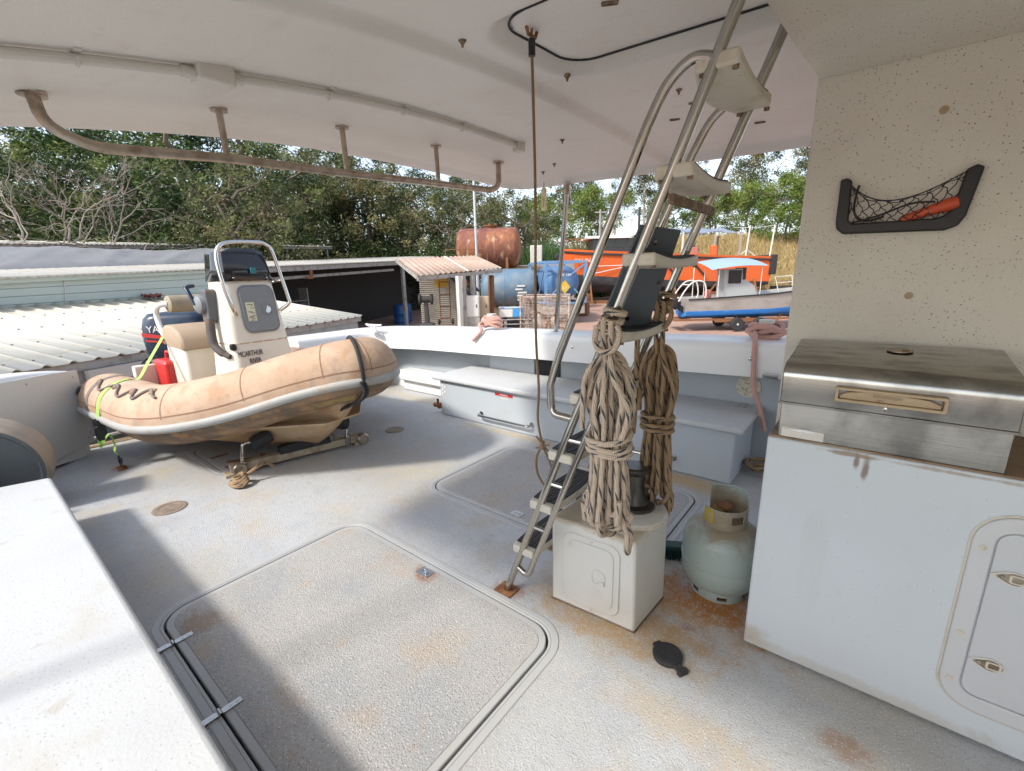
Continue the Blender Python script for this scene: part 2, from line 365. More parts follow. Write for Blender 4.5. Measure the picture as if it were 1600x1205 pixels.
m_gas = mat('pale green gas bottle', (0.36, 0.425, 0.385), 0.4, layers=(('p', (-.392, 1.948, .36), (.30, .30, .13), (.27, .19, .105), .85), ('p', (-.42, 1.92, .455), (.06, .06, .03), (.42, .26, .05), .8), ('p', (-.392, 1.948, .0), (.17, .17, .05), (.30, .18, .09), .7), ('n', 5, .5, .75, (.34, .37, .33), .6), ('s', 60, .12, (.2, .12, .06), .8, 1), ('n', 60, .6, .72, (.3, .2, .1), .5)))
m_gastop = mat('rusty speckled bottle shoulder', (0.36, 0.36, 0.29), 0.6, layers=(('n', 70, .42, .62, (.25, .16, .08), .85), ('n', 8, .5, .75, (.38, .4, .34), .5)))
m_tan = mat('sun-faded tan hypalon', (0.49, 0.345, 0.245), 0.85, layers=(('n', 2.2, .40, .68, (.40, .26, .17), .8), ('n', 5, .5, .7, (.53, .40, .30), .55, (1, 1, 2)), ('n', 9, .54, .7, (.40, .22, .12), .5), ('n', 24, .56, .72, (.30, .20, .14), .45), ('n', 3.3, .56, .7, (.30, .235, .18), .6, (1, 3, 1))), bump=(14, .5, .008))
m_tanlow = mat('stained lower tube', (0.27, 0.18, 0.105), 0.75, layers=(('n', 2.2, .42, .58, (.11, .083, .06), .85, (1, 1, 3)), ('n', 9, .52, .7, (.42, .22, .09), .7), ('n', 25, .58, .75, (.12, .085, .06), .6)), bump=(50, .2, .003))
m_seam = mat('seam tape', (0.27, 0.15, 0.09), 0.85)
m_strake = mat('grey rubbing strake', (0.36, 0.36, 0.345), 0.6, layers=(('n', 6, .45, .7, (.36, .28, .20), .65), ('n', 40, .62, .75, (.2, .17, .13), .5)))
m_band = mat('grey brown webbing', (0.20, 0.165, 0.15), 0.9, bump=(300, .3, .002))
m_hull = mat('dirty cream hull', (0.50, 0.37, 0.235), 0.55, layers=(('n', 2.4, .40, .66, (.40, .24, .115), .85), ('n', 6, .5, .7, (.32, .145, .05), .7, (1, 1, 2.5)), ('n', 30, .6, .8, (.3, .22, .14), .4)))
m_console = mat('cream console', (0.72, 0.67, 0.57), 0.4, layers=(('n', 3, .5, .8, (.64, .55, .42), .6), ('n', 30, .66, .78, (.4, .25, .12), .4)))
m_greydoor = mat('grey hatch door', (0.20, 0.215, 0.225), 0.6, layers=(('n', 6, .5, .8, (.26, .26, .26), .5),))
m_glass = mat('smoked acrylic', (0.012, 0.014, 0.018), 0.06, layers=(), spec=0.6)
m_cushion = mat('tan seat vinyl', (0.37, 0.275, 0.19), 0.65, layers=(('n', 6, .5, .75, (.3, .23, .17), .6),), bump=(90, .2, .002))
m_engine = mat('navy engine cowl', (0.02, 0.035, 0.065), 0.28, layers=(('n', 6, .55, .8, (.07, .08, .1), .4),))
m_red = mat('red plastic', (0.55, 0.035, 0.03), 0.4)
m_lime = mat('lime strap', (0.35, 0.62, 0.12), 0.8, layers=(('n', 20, .5, .8, (.5, .6, .3), .4),))
m_soot = mat('dirty brown counter edge', (0.26, 0.18, 0.11), 0.7, layers=(('n', 15, .45, .7, (.12, .08, .05), .7), ('n', 5, .5, .7, (.42, .34, .24), .5)))
m_handle = mat('burnt cream handle', (0.46, 0.35, 0.22), 0.6, layers=(('n', 20, .5, .75, (.36, .26, .15), .6),))
m_orange = mat('orange plastic', (0.60, 0.09, 0.03), 0.4)
m_chalk = mat('chalky plastic', (0.60, 0.58, 0.53), 0.5, layers=(('n', 8, .5, .75, (.5, .45, .36), .5),))
m_bronze = mat('weathered bronze plate', (0.27, 0.215, 0.165), 0.6, 0.0, layers=(('n', 30, .45, .7, (.16, .125, .095), .7),), bump=(120, .4, .002))
m_sticker = mat('red sticker', (0.5, 0.03, 0.03), 0.4)
m_print = mat('black lettering', (0.02, 0.02, 0.02), 0.5)
m_whiteprint = mat('white lettering', (0.75, 0.75, 0.75), 0.5)

# ================================================================== THE FISHING BOAT WE STAND ON
# ---- deck sheet with rounded openings for the three hatches
HATCH = [(-2.25, -0.80, 0.30, 1.285), (-2.25, -0.70, 1.83, 2.785), (-4.42, -3.62, 1.07, 2.02)]
bm = bmesh.new()
def loop(pts):
    vs = [bm.verts.new((x, y, 0)) for x, y in pts]
    return [bm.edges.new((vs[i], vs[(i + 1) % len(vs)])) for i in range(len(vs))]
ed = loop([(-5.22, 0.45), (-5.26, 1.0), (-5.28, 2.0), (-5.24, 3.66), (1.4, 3.72), (1.4, -1.0), (-3.6, -1.0), (-4.5, 0.0)])
for (x0, x1, y0, y1) in HATCH: ed += loop(rrect(x0, x1, y0, y1, 0.13, 8))
bmesh.ops.triangle_fill(bm, use_beauty=True, use_dissolve=False, edges=ed)
for f in bm.faces:
    if f.normal.z < 0: f.normal_flip()
me = bpy.data.meshes.new('deck'); bm.to_mesh(me); bm.free(); me.materials.append(m_deck)
deck = bpy.data.objects.new('deck', me); S.collection.objects.link(deck); tag(deck, kind='structure')

HL = ['large gritty hatch lid in the foreground deck with two strap hinges', 'gritty hatch lid in the deck beneath the ladder, beside the long bench', 'small hatch lid in the deck under the bow of the inflatable boat']
for i, (x0, x1, y0, y1) in enumerate(HATCH):
    cx, cy = (x0 + x1) / 2, (y0 + y1) / 2
    t = thing('deck_hatch', HL[i], 'hatch', (cx, cy, 0), group='hatch lids let into the deck')
    a, b = (x1 - x0) / 2, (y1 - y0) / 2
    o = MB()
    o.ring(rrect(-a - .004, a + .004, -b - .004, b + .004, .134, 8), rrect(-a + .008, a - .008, -b + .008, b - .008, .122, 8), -.035, .0025)
    o.ring(rrect(-a - .032, a + .032, -b - .032, b + .032, .158, 8), rrect(-a - .004, a + .004, -b - .004, b + .004, .134, 8), -.004, .0035)
    o.build('coaming', m_smoothgrey, t, bevel=.003)
    g = MB(); g.prism(rrect(-a + .004, a - .004, -b + .004, b - .004, .12, 8), -.05, -.034); g.build('gutter', m_dark, t)
    p = MB(); p.ring(rrect(-a + .017, a - .017, -b + .017, b - .017, .114, 8), rrect(-a + .045, a - .045, -b + .045, b - .045, .095, 8), -.03, .004)
    p.build('border', m_smoothgrey, t, bevel=.004)
    p = MB(); p.prism(rrect(-a + .043, a - .043, -b + .043, b - .043, .095, 8), -.03, .0055); p.build('lid', m_grit, t, bevel=.002)
    if i < 2:
        lx, ly = ((-1.537 - cx, 1.205 - cy), (-1.514 - cx, 1.905 - cy))[i]
        q = MB(); q.box(lx - .038, lx + .038, ly - .026, ly + .026, .005, .0095); q.ring(rrect(lx - .022, lx + .022, ly - .014, ly + .014, .006, 4), rrect(lx - .016, lx + .016, ly - .009, ly + .009, .004, 4), .0095, .012)
        q.prism([(lx - .012, ly - .007), (lx + .010, ly), (lx - .012, ly + .007)], .0095, .0115)
        q.build('latch', m_steel, t, bevel=.0015)
    hs = [(-2.007, -b, 1), (-1.525, -b, 1)] if i == 0 else ([(-3.75, -b + .1, 1), (-4.05, -b + .1, 1)] if i == 2 else [])
    for (hx, hy, _) in hs:
        q = MB(); hx -= cx
        q.box(hx - .012, hx + .012, hy - .052, hy - .004, .0065, .0105); q.box(hx - .012, hx + .012, hy + .018, hy + .075, .0055, .0095)
        q.tube([(hx - .014, hy + .008, .010), (hx + .014, hy + .008, .010)], .0065, 10)
        for yy in (-.04, -.02, .04, .06): q.lathe([(.004, 0), (.0035, .0015), (0, .0018)], (hx, hy + yy, .0095), n=8)
        q.box(hx - .010, hx + .010, hy - .01, hy + .022, .005, .009)
        q.build('hinge', m_steel if i == 0 else m_rust, t)

for k, (x, y, r, lab) in enumerate(((-3.352, .655, .094, 'brown round deck plate near the white bench end'), (-3.393, 2.441, .088, 'round deck plate flush in the deck beyond the bow of the inflatable boat'))):
    t = thing('deck_plate', lab, 'deck plate', (x, y, 0), group='round plates let into the deck')
    q = MB(); q.lathe([(r, -.002), (r, .004), (r * .97, .0055), (r * .84, .0055), (r * .83, .0045), (0, .0045)], n=48); q.build('cover', m_bronze, t)
    q = MB(); q.tube([(math.cos(i * math.pi / 20) * r * .66, math.sin(i * math.pi / 20) * r * .66, .0045) for i in range(40)], .0025, 6, closed=True)
    for a in (0, 2.1, 4.2): q.lathe([(.006, .003), (.005, .0065), (0, .0067)], (math.cos(a) * r * .35, math.sin(a) * r * .35, 0), n=10)
    q.build('rib', m_bronze, t)
# pad eye the strap hooks on
t = thing('pad_eye', 'rusty pad eye on the deck holding the lime strap hook', 'pad eye', (-4.431, .633, 0))
q = MB(); q.box(-.055, .055, -.03, .03, .001, .007); q.build('base_plate', m_rust, t, bevel=.002)
q = MB(); q.tube([(-.03, 0, .006), (-.03, 0, .03), (-.015, 0, .045), (.015, 0, .045), (.03, 0, .03), (.03, 0, .006)], .006, 8); q.build('loop', m_rust, t)

# ---- starboard side and transom: inner wall, rounded gunwale, cleat, plates
bw = thing('bulwark', 'white gunwale with grey blue inner wall along the far side of the deck', 'bulwark', (-2, 3.6, 0))
def top_z(x): return .93 + (.028 * x if x > -4 else .028 * -4 + .055 * (x + 4))
path = []
for i in range(34): path.append((1.4 - i * (1.4 + 4.72) / 33, 0))
# profile: (offset outboard of the inner face, height under the top)
prof = [(.012, -.245), (.0, -.24), (0, -.06), (.004, -.035), (.014, -.016), (.032, -.004), (.06, 0), (.34, .004), (.38, -.004), (.40, -.03), (.40, -.5), (.40, -1.9)]
secs = []
for (x, _) in path:
    yi = 3.40 + .10 * sstep(-1.0, 1.4, x)
    secs.append([Vector((x, yi + a, top_z(x) + h)) for a, h in prof])
ctr = Vector((-4.72, 3.12))
for i in range(1, 9):          # round the aft corner to run along the transom
    a = R(90 + 90 * i / 8); c, s_ = math.cos(a), math.sin(a)
    secs.append([Vector((ctr.x + (0.28 + o) * c, ctr.y + (0.28 + o) * s_, top_z(-4.72) - .03 * i / 8 + h)) for o, h in prof])
z_t = top_z(-4.72) - .03
for y in (3.0, 2.8, 2.6, 2.42): secs.append([Vector((-5.0 - o, y, z_t + h)) for o, h in prof])
for s_ in secs:
    for p in s_: p -= Vector((-2, 3.6, 0))
q = MB(); q.loft(secs, caps=True); q.build('gunwale', m_whiteclean, bw, smooth=50)
def L(o, dx=-2, dy=3.6):
    o.location = (-dx, -dy, 0); return o
q = MB(); q.grid(lambda u, v: (1.4 - u * 6.1, 3.655 + .05 * sstep(-1.0, 1.4, 1.4 - u * 6.1), v * .72), 24, 2)
q.grid(lambda u, v: (-4.70 - .48 * math.sin(u * math.pi / 2), 3.655 - .5 * (1 - math.cos(u * math.pi / 2)), v * .62), 8, 2)
q.grid(lambda u, v: (-5.18, 3.155 - u * .74, v * .58), 3, 2)
L(q.build('inner_wall', m_greyblue, bw))
q = MB(); q.box(-4.6, -3.42, 3.44, 3.64, .14, .27); q.box(-4.6, -3.42, 3.50, 3.64, 0, .14)
L(q.build('side_ledge', m_whiteclean, bw, bevel=.02))
q = MB(); q.prism(rrect(-3.22, -2.62, .30, .575, .03), 3.625, 3.645, lambda u, v, d: (u, d, v)); L(q.build('locker_door', m_benchbox, bw, bevel=.006))
q = MB(); q.box(-2.60, -2.32, 3.648, 3.651, .30, .60); L(q.build('locker_opening', m_dark, bw))
q = MB(); q.lathe([(.085, 0), (.085, .006), (.07, .010), (0, .012)], (-.66, 3.655, .545), (0, -1, 0), 40); L(q.build('vent_plate', mat('crusted white vent plate', (.62, .58, .48), .8, layers=(('n', 60, .45, .65, (.3, .22, .12), .7),), bump=(90, .8)), bw))
for (x, y, z) in ((-2.04, 3.40, .765), (-1.75, 3.40, .775), (-1.42, 3.40, .785), (-.62, 3.4, .80), (-.40, 3.4, .80)):
    q = MB(); q.lathe([(.014, 0), (.012, .006), (.005, .008), (.005, .018), (0, .019)], (x, y, z), (0, -1, 0), 12); L(q.build('stud', m_steel, bw))
q = MB(); cz = z_t + .012; cx, cy = -4.83, 3.30
q.box(cx - .07, cx + .07, cy - .03, cy + .03, cz - .012, cz); q.tube([(cx - .03, cy, cz), (cx - .03, cy, cz + .06)], .016, 10); q.tube([(cx + .03, cy, cz), (cx + .03, cy, cz + .06)], .016, 10)
q.tube([(cx - .13, cy - .02, cz + .078), (cx - .09, cy - .01, cz + .066), (cx + .09, cy + .01, cz + .066), (cx + .13, cy + .02, cz + .078)], [.01, .017, .017, .01], 10)
L(q.build('cleat', m_whiteclean, bw))
q = MB(); q.tube([(-.53, 3.38, .70), (-.44, 3.38, .70)], .018, 10); q.box(-.50, -.46, 3.37, 3.41, .69, .71); L(q.build('cleat', m_steel, bw))
q = MB(); q.box(-5.44, -5.40, .42, 2.44, -1.0, .34); L(q.build('transom_panel', mat('slate blue transom', (.13, .16, .19), .5, layers=(('n', 3, .45, .7, (.2, .21, .2), .7),)), bw))
q = MB(); q.tube([(-5.24, .40, .075), (-5.30, 1.10, .075), (-5.3, 1.9, .07)], .014, 8); L(q.build('transom_rail', m_chalk, bw))
q = MB(); q.box(-5.30, -5.22, .46, 2.4, -.03, .012); L(q.build('deck_lip', m_handle, bw, bevel=.004))
# outside hull under the gunwales
hl = thing('boat_hull', 'white topsides of the fishing boat below its deck', 'hull', (0, 1.4, -1.5))
q = MB(); q.loft([[(1.4, 3.8, .6), (1.4, 3.6, -.6), (1.4, 1.5, -1.3)], [(-4.9, 3.72, .5), (-4.9, 3.5, -.6), (-4.9, 1.5, -1.1)], [(-5.38, 3.3, .4), (-5.38, 3.2, -.6), (-5.38, 1.5, -1.1)], [(-5.42, 1.2, -.1), (-5.42, 1.2, -.6), (-5.42, 1.2, -1.1)]])
o_ = q.build('hull_shell', m_whiteclean, hl); o_.location = (0, -1.4, 1.5)

# ---- long storage bench, starboard
t = thing('storage_bench', 'long pale grey storage bench with white lid against the far gunwale', 'bench', (-2.0, 3.33, 0))
q = MB(); q.box(-3.40, -.595, 3.045, 3.63, 0, .372); L(q.build('box', m_benchbox, t, bevel=.012), -2.0, 3.33)
q = MB(); q.box(-3.47, -.545, 3.0, 3.645, .372, .415); L(q.build('lid', m_benchtop, t, bevel=.014), -2.0, 3.33)
for xa, xb in ((-2.83, -2.23), (-1.30, -.98)):
    q = MB(); z = .105; q.tube(bend([(xa, 3.045, z), (xa, 2.985, z), (xb, 2.985, z), (xb, 3.045, z)], .05), .011, 10)
    for x in (xa, xb): q.lathe([(.024, 0), (.024, .005), (.013, .008)], (x, 3.045, z), (0, -1, 0), 16)
    L(q.build('handle', m_steel, t), -2.0, 3.33)
q = MB(); q.box(-2.65, -2.44, 3.0425, 3.045, .318, .345); L(q.build('sticker', m_sticker, t), -2.0, 3.33)
q = MB(); q.box(-2.58, -2.5, 3.0425, 3.045, .29, .303); L(q.build('sticker', m_chalk, t), -2.0, 3.33)
text('lettering', 'WARNING', .020, frame((-2.545, 3.0415, .3315), (1, 0, 0), (0, 0, 1)), m_whiteprint, t, .0006).location = (2.0, -3.33, 0)
for (x, z) in ((-3.36, .31), (-3.36, .27), (-3.36, .23), (-3.33, .3), (-3.33, .25)):
    q = MB(); q.box(x - .008, x + .008, 3.042, 3.045, z - .012, z + .012); L(q.build('scratch', m_whiteclean, t), -2.0, 3.33)
q = MB(); q.box(-1.665, -1.61, 3.039, 3.045, .338, .362); L(q.build('latch', m_steeldirty, t), -2.0, 3.33)
q = MB(); q.box(-1.02, -.98, 3.039, 3.045, .30, .315); L(q.build('latch', m_chalk, t), -2.0, 3.33)
q = MB(); q.box(-.70, -.64, 3.52, 3.60, .415, .421); L(q.build('hinge', m_steel, t), -2.0, 3.33)
t = thing('hose_fitting', 'rusty hose fitting at the aft end of the long bench', 'fitting', (-3.43, 2.98, .0))
q = MB(); q.lathe([(.03, 0), (.034, .02), (.022, .03), (.024, .09), (0, .095)], (.03, .06, .09), (-1, 0, 0), 14); q.build('spigot', m_rust, t)
q = MB(); q.lathe([(.012, 0), (.012, .05), (0, .05)], (-.01, .06, .11), (0, 0, 1), 10); q.build('tap_handle', m_black, t)

# ---- white bench on the near side
t = thing('side_bench', 'white gritty bench top filling the lower left corner', 'bench', (-1.2, -.2, 0))
q = MB(); q.prism([(1.25, -.95), (1.25, .204), (-3.645, .207), (-3.72, -.05), (-3.80, -.95)], .262, .312); L(q.build('bench_top', m_benchtop, t, bevel=.02, seg=4), -1.2, -.2)
q = MB(); q.prism([(1.2, -.9), (1.2, .165), (-3.60, .165), (-3.68, -.9)], 0, .262); L(q.build('box', m_benchbox, t), -1.2, -.2)

# ---- near side bulwark: wall, gunwale, the bolted panel by the transom
pb = thing('quarter_bulwark', 'white bolted panel under a rounded gunwale left of the inflatable boat', 'bulwark', (-4.4, 0, 0))
P0 = Vector((-5.085, .585, 0)); P1 = Vector((-4.52, -.06, 0)); d = (P1 - P0).normalized(); nrm = Vector((d.y, -d.x, 0)); nrm = nrm if nrm.x > 0 else -nrm
def pf(u, v, dd): return P0 + d * u + nrm * dd + Vector((0, 0, v))
q = MB(); q.prism([(0, .10), (.86, .02), (.86, .76), (.20, .735), (0, .715)], 0, .018, pf); L(q.build('panel', mat('white composite panel', (.60, .60, .57), .5, layers=(('n', 2, .45, .75, (.53, .53, .49), .6), ('n', 30, .66, .8, (.3, .24, .16), .4))), pb, bevel=.003), -4.4, 0)
for (u, v) in ((.05, .67), (.05, .15), (.42, .70), (.42, .10), (.75, .70), (.02, .19)):
    q = MB(); q.lathe([(.009, .018), (.007, .022), (0, .0225)], pf(u, v, 0), nrm, 10); L(q.build('bolt', m_steeldirty, pb), -4.4, 0)
gp = catmull([P0 + Vector((.02, -.03, .72)), P0 + d * .35 + Vector((0, 0, .765)), P0 + d * .8 + Vector((0, 0, .79)), Vector((-4.1, -.62, .80)), Vector((-3.5, -1.0, .80)), Vector((-2.6, -1.08, .80)), Vector((1.4, -1.1, .82))], 6)
secs = []
for i, p in enumerate(gp):
    a = gp[max(i - 1, 0)]; b = gp[min(i + 1, len(gp) - 1)]; tt = (b - a).normalized(); n_ = Vector((tt.y, -tt.x, 0)).normalized()
    n_ = n_ if n_.dot(nrm) > 0 else -n_
    secs.append([p + n_ * o + Vector((0, 0, h)) for o, h in ((.0, -.74), (.0, -.05), (-.01, -.015), (-.03, 0), (-.17, .005), (-.2, -.02), (-.2, -1.6))])
q = MB(); q.loft(secs, caps=True); L(q.build('gunwale', m_whiteclean, pb, smooth=50), -4.4, 0)
L(MB().bar(pf(.02, .0, -.06), pf(.02, .70, -.06), .05, .05).build('post', m_chalk, pb), -4.4, 0); L(MB().bar(pf(.12, .0, -.04), pf(.12, .2, -.04), .04, .06).build('post', m_chalk, pb), -4.4, 0)
# drum beside the near bench
t = thing('hose_drum', 'round dark drum with a tarnished bar handle at the left edge', 'drum', (-4.0, -.09, -.02), R(-14)); t.scale = (.95, .95, .95)
q = MB(); q.lathe([(.0, .0), (.30, .0), (.33, .02), (.335, .06), (.335, .30), (.32, .33), (0, .33)], (-.33, 0, .335), (1, 0, 0), 48); q.build('barrel', mat('dusty tan drum side', (.36, .29, .215), .7, layers=(('n', 5, .45, .7, (.2, .18, .16), .8),)), t)
q = MB(); q.lathe([(.325, 0), (.33, .012), (.31, .016), (.30, .008), (0, .008)], (.0, 0, .335), (1, 0, 0), 48); q.build('end_plate', mat('dark grey drum end', (.085, .095, .10), .5, layers=(('n', 4, .45, .7, (.14, .14, .13), .7),)), t)
q = MB(); q.tube(bend([(.01, -.16, .42), (.10, -.16, .44), (.11, .0, .42), (.10, .10, .34), (.09, .13, .12), (.01, .13, .1)], .06), .02, 12); q.build('handle', m_steeldirty, t)
q = MB(); q.box(-.3, -.05, -.2, .2, 0, .04); q.build('foot', m_black, t)

# ---- hardtop roof: a crowned shell with a step, a hatchway recess and a rolled lip
def roof_z(x, y):
    z = 2.15 - (.06 * (1.95 - y) ** 2 if y < 1.95 else .022 * (y - 1.95) ** 2) - .03 * (x + 1.8)
    z += .038 * sstep(-.03, .02, x + 1.25)
    dx, dy = max(-1.085 - x, x - .5, 0), max(1.30 - y, y - 1.79, 0)
    ix = min(x + 1.085, .5 - x); iy = min(y - 1.30, 1.79 - y)
    r = .12
    if ix < r and iy < r and ix > -1 and iy > -1 and min(ix, iy) > -.2:
        dist = math.hypot(max(r - ix, 0), max(r - iy, 0)) - r
    else: dist = math.hypot(dx, dy) if (dx > 0 or dy > 0) else -min(ix, iy)
    if dist > 0: z += .05 * (1 - sstep(.002, .075, dist))
    else: z += .034
    xe = aft_x(y); e = min(x - xe, 3.36 - y, y + .45)
    z += .02 - .035 * (1 - sstep(0, .10, e))
    return z
def aft_x(y):
    e = -2.75 + .055 * ((y - 1.3) / 1.3) ** 2
    k = max(0.0, y - 3.2); e += k * k * 5
    k = max(0.0, -.3 - y); return e + k * k * 5
roof = thing('hardtop_roof', 'low off-white hardtop roof over the whole deck', 'roof', (-1, 1.4, 2.1))
NU, NV = 300, 270
def rf(u, v):
    y = -.45 + v * 3.81; xe = aft_x(y); x = xe + u * (1.4 - xe); return Vector((x + 1, y - 1.4, roof_z(x, y) - 2.1))
q = MB(); q.grid(rf, NU, NV)
under = q.build('lining', m_roof, roof, smooth=60, fix=False)
q = MB(); q.grid(lambda u, v: rf(u, v) + Vector((0, 0, .07 + .06 * sstep(0, .08, min(u * 3, v, 1 - v)))), 40, 40)
ed = []
for (ua, va, ub, vb) in ((0, 0, 0, 1), (0, 1, 1, 1), (0, 0, 1, 0)):
    q.loft([[rf(ua + (ub - ua) * i / 60, va + (vb - va) * i / 60) for i in range(61)], [rf(ua + (ub - ua) * i / 60, va + (vb - va) * i / 60) + Vector((0, 0, .07)) for i in range(61)]])
q.build('roof_top', m_whiteclean, roof, smooth=40)
def RL(o): o.location = (1, -1.4, -2.1); return o
def rz_(x, y): return roof_z(x, y)
sp_ = rrect(-1.085, .5, 1.30, 1.79, .12, 8)
MBs = MB(); MBs.tube([(x, y, min(roof_z(x + a, y + b) for a in (-.016, 0, .016) for b in (-.016, 0, .016)) - .001) for x, y in [Vector(sp_[i]).lerp(Vector(sp_[(i + 1) % len(sp_)]), k / 6) for i in range(len(sp_)) for k in range(6) if (Vector(sp_[i]) - Vector(sp_[(i + 1) % len(sp_)])).length > .05 or k == 0]], .0042, 8, closed=True); RL(MBs.build('hatchway_seal', m_rubber, roof))
# stainless grab rail under the aft edge
rp = [(-2.235, .315), (-2.2, .86), (-2.17, 1.42), (-2.15, 1.98), (-2.19, 2.62)]
q = MB(); pts = [(-2.30, .335, rz_(-2.30, .335)), (-2.30, .345, 1.935), (-2.31, .46, 1.885), (-2.315, .92, 1.925), (-2.30, 1.50, 1.945), (-2.24, 2.14, 1.965), (-2.205, 2.56, 1.975), (-2.20, 2.64, 2.01), (-2.20, 2.645, rz_(-2.2, 2.645))]
gr = RL(MB().tube(catmull(bend(pts, .10, 4), 2), .0195, 12).build('grab_rail', m_steeldirty, roof))
for (x, y, z) in ((-2.315, .92, 1.925), (-2.30, 1.50, 1.945), (-2.24, 2.10, 1.962)):
    zt = rz_(x, y); q = MB(); q.tube([(x, y, z), (x + .0, y - .005, zt)], .014, 10); q.lathe([(.034, -.012), (.032, -.006), (.034, 0)], (x, y - .005, zt), n=16); q.build('support_post', m_steeldirty, gr)
for (x, y) in ((-2.30, .335), (-2.20, 2.645)):
    q = MB(); q.lathe([(.04, -.012), (.038, -.006), (.04, 0)], (x, y, rz_(x, y)), n=16); q.build('flange', m_steeldirty, gr)
# conduit
cx = [(-1.80, y) for y in (-.2, .05, .22, .37, .55, .71, .92, 1.13, 1.3, 1.51, 1.7, 1.89, 2.1, 2.33)]
pts = [(x, y, rz_(x, y) - .02) for x, y in cx]
cd = RL(MB().tube(catmull(pts, 3), .014, 10).build('conduit', m_chalk, roof))
for y in (.37, 1.13, 1.5, 1.88):
    z = rz_(-1.8, y); q = MB(); q.tube([(-1.8 + .019 * math.cos(a), y, z - .018 + .019 * math.sin(a)) for a in [R(180 + 180 * i / 8) for i in range(9)]], .0045, 6); q.box(-1.836, -1.764, y - .009, y + .009, z - .006, z + .002); q.build('clip', m_chalk, cd)
for (y, a, b) in ((.71, .042, .055), (2.36, .028, .03)):
    z = rz_(-1.8, y); q = MB(); q.box(-1.8 - a, -1.8 + a, y - b, y + b, z - .05, z + .01); q.build('junction_box', m_chalk, cd, bevel=.006)
for (y) in (.64, .78):
    z = rz_(-1.8, y); q = MB(); q.tube([(-1.8, y - .02, z - .021), (-1.8, y + .02, z - .021)], .019, 12); q.build('coupling', m_chalk, cd)
# rusty bolts and empty brackets
m_fix = mat('rusty brown fixing', (.16, .10, .065), .8, layers=(('n', 60, .45, .65, (.34, .25, .17), .7),))
for (x, y) in ((-1.93, .72), (-1.19, 1.26), (-1.11, 1.79), (-.80, 2.22), (-.82, 3.2), (-.6, 2.55), (-1.0, 2.9), (-1.9, 2.9), (-2.1, 3.05), (-1.55, 2.45)):
    z = rz_(x, y); q = MB(); q.lathe([(0, -.022), (.004, -.021), (.0045, -.011), (.008, -.010), (.009, -.005), (.014, -.003), (.014, .004)], (x, y, z), n=10); RL(q.build('bolt', m_fix, roof))
for (x, y, a) in ((-.75, 1.45, .5), (-.57, 1.47, .9), (-.795, 2.42, .2), (-.60, 2.89, .2), (-.95, 2.6, .3)):
    z = rz_(x, y); q = MB(); M = Matrix.Translation((x, y, z - .003)) @ Matrix.Rotation(a, 4, 'Z')
    q.ring(rrect(-.026, .026, -.011, .011, .007, 3), rrect(-.018, .018, -.006, .006, .004, 3), -.002, .006, lambda u, v, d: M @ Vector((u, v, d)))
    RL(q.build('bracket', m_fix, roof))
# stanchions
for k, (a, b, lab) in enumerate((((-2.33, 3.58, .86), (-2.06, 3.33, 2.07), 'leaning stainless post from the far gunwale up to the roof corner'), ((-2.0, -1.08, .80), (-1.8, -.40, 1.88), 'stainless roof post on the near gunwale'))):
    t = thing('roof_stanchion', lab, 'post', a, group='roof stanchions'); va = Vector(a); vb = Vector(b) - va
    MB().tube([(0, 0, 0), vb], .021, 14).build('tube', m_steel, t)
    q = MB(); q.lathe([(.045, 0), (.045, .006), (.024, .012)], n=20); q.build('foot_flange', m_steel, t)
    q = MB(); q.lathe([(.03, -.05), (.03, .02)], vb, n=16); q.build('socket', m_steeldirty, t)
# hanging cord with a toggle tied near its end
cp = [(-1.028, 1.43, rz_(-1.03, 1.43) - .0), (-1.028, 1.43, 2.14), (-1.03, 1.445, 1.7), (-1.045, 1.46, 1.2), (-1.04, 1.47, .95), (-1.06, 1.49, .80), (-1.045, 1.50, .68)]
t = thing('hanging_cord', 'thin brown cord hanging from the roof hatchway with a loop at its end', 'cord', cp[0])
q = MB(); o0 = Vector(cp[0]); q.tube([p - o0 for p in catmull(cp, 8)], .0052, 8); q.tube([Vector(p) - o0 for p in catmull([(-1.045, 1.50, .68), (-1.075, 1.50, .62), (-1.075, 1.505, .54), (-1.03, 1.51, .485), (-1.0, 1.515, .53), (-1.01, 1.51, .6), (-1.045, 1.50, .68)], 6)], .005, 8)
q.build('cord', m_cord, t)
q = MB(); q.tube([Vector(p) - o0 for p in ((-1.045, 1.50, .70), (-1.045, 1.50, .665))], .011, 8); q.tube([Vector(p) - o0 for p in ((-1.08, 1.50, .66), (-1.01, 1.5, .69))], .004, 6); q.tube([Vector(p) - o0 for p in ((-1.07, 1.49, .72), (-1.02, 1.51, .655))], .004, 6); q.build('knot', m_cord, t)
q = MB(); q.lathe([(.012, 0), (.012, -.05)], (0, 0, -.03), n=10); q.build('tape', m_black, t)
q = MB(); q.tube([(-.0, -.03, .0), (0, -.02, -.02), (0, .02, -.02), (0, .03, .0)], .006, 8); q.build('eye', m_rust, t)
t = thing('plastic_toggle', 'yellowed plastic strip hanging from the roof edge by the post', 'toggle', (-2.23, 3.25, 2.06))
q = MB(); q.ring(rrect(-.022, .022, -.16, .02, .016, 4), rrect(-.008, .008, -.13, -.06, .006, 4), -.006, .006, lambda u, v, d: (u, d, v)); q.build('strip', mat('yellowed plastic', (.62, .52, .30), .5), t, bevel=.002)
MB().tube([(0, 0, .015), (0, 0, .06)], .003, 6).build('string', m_cord, t)

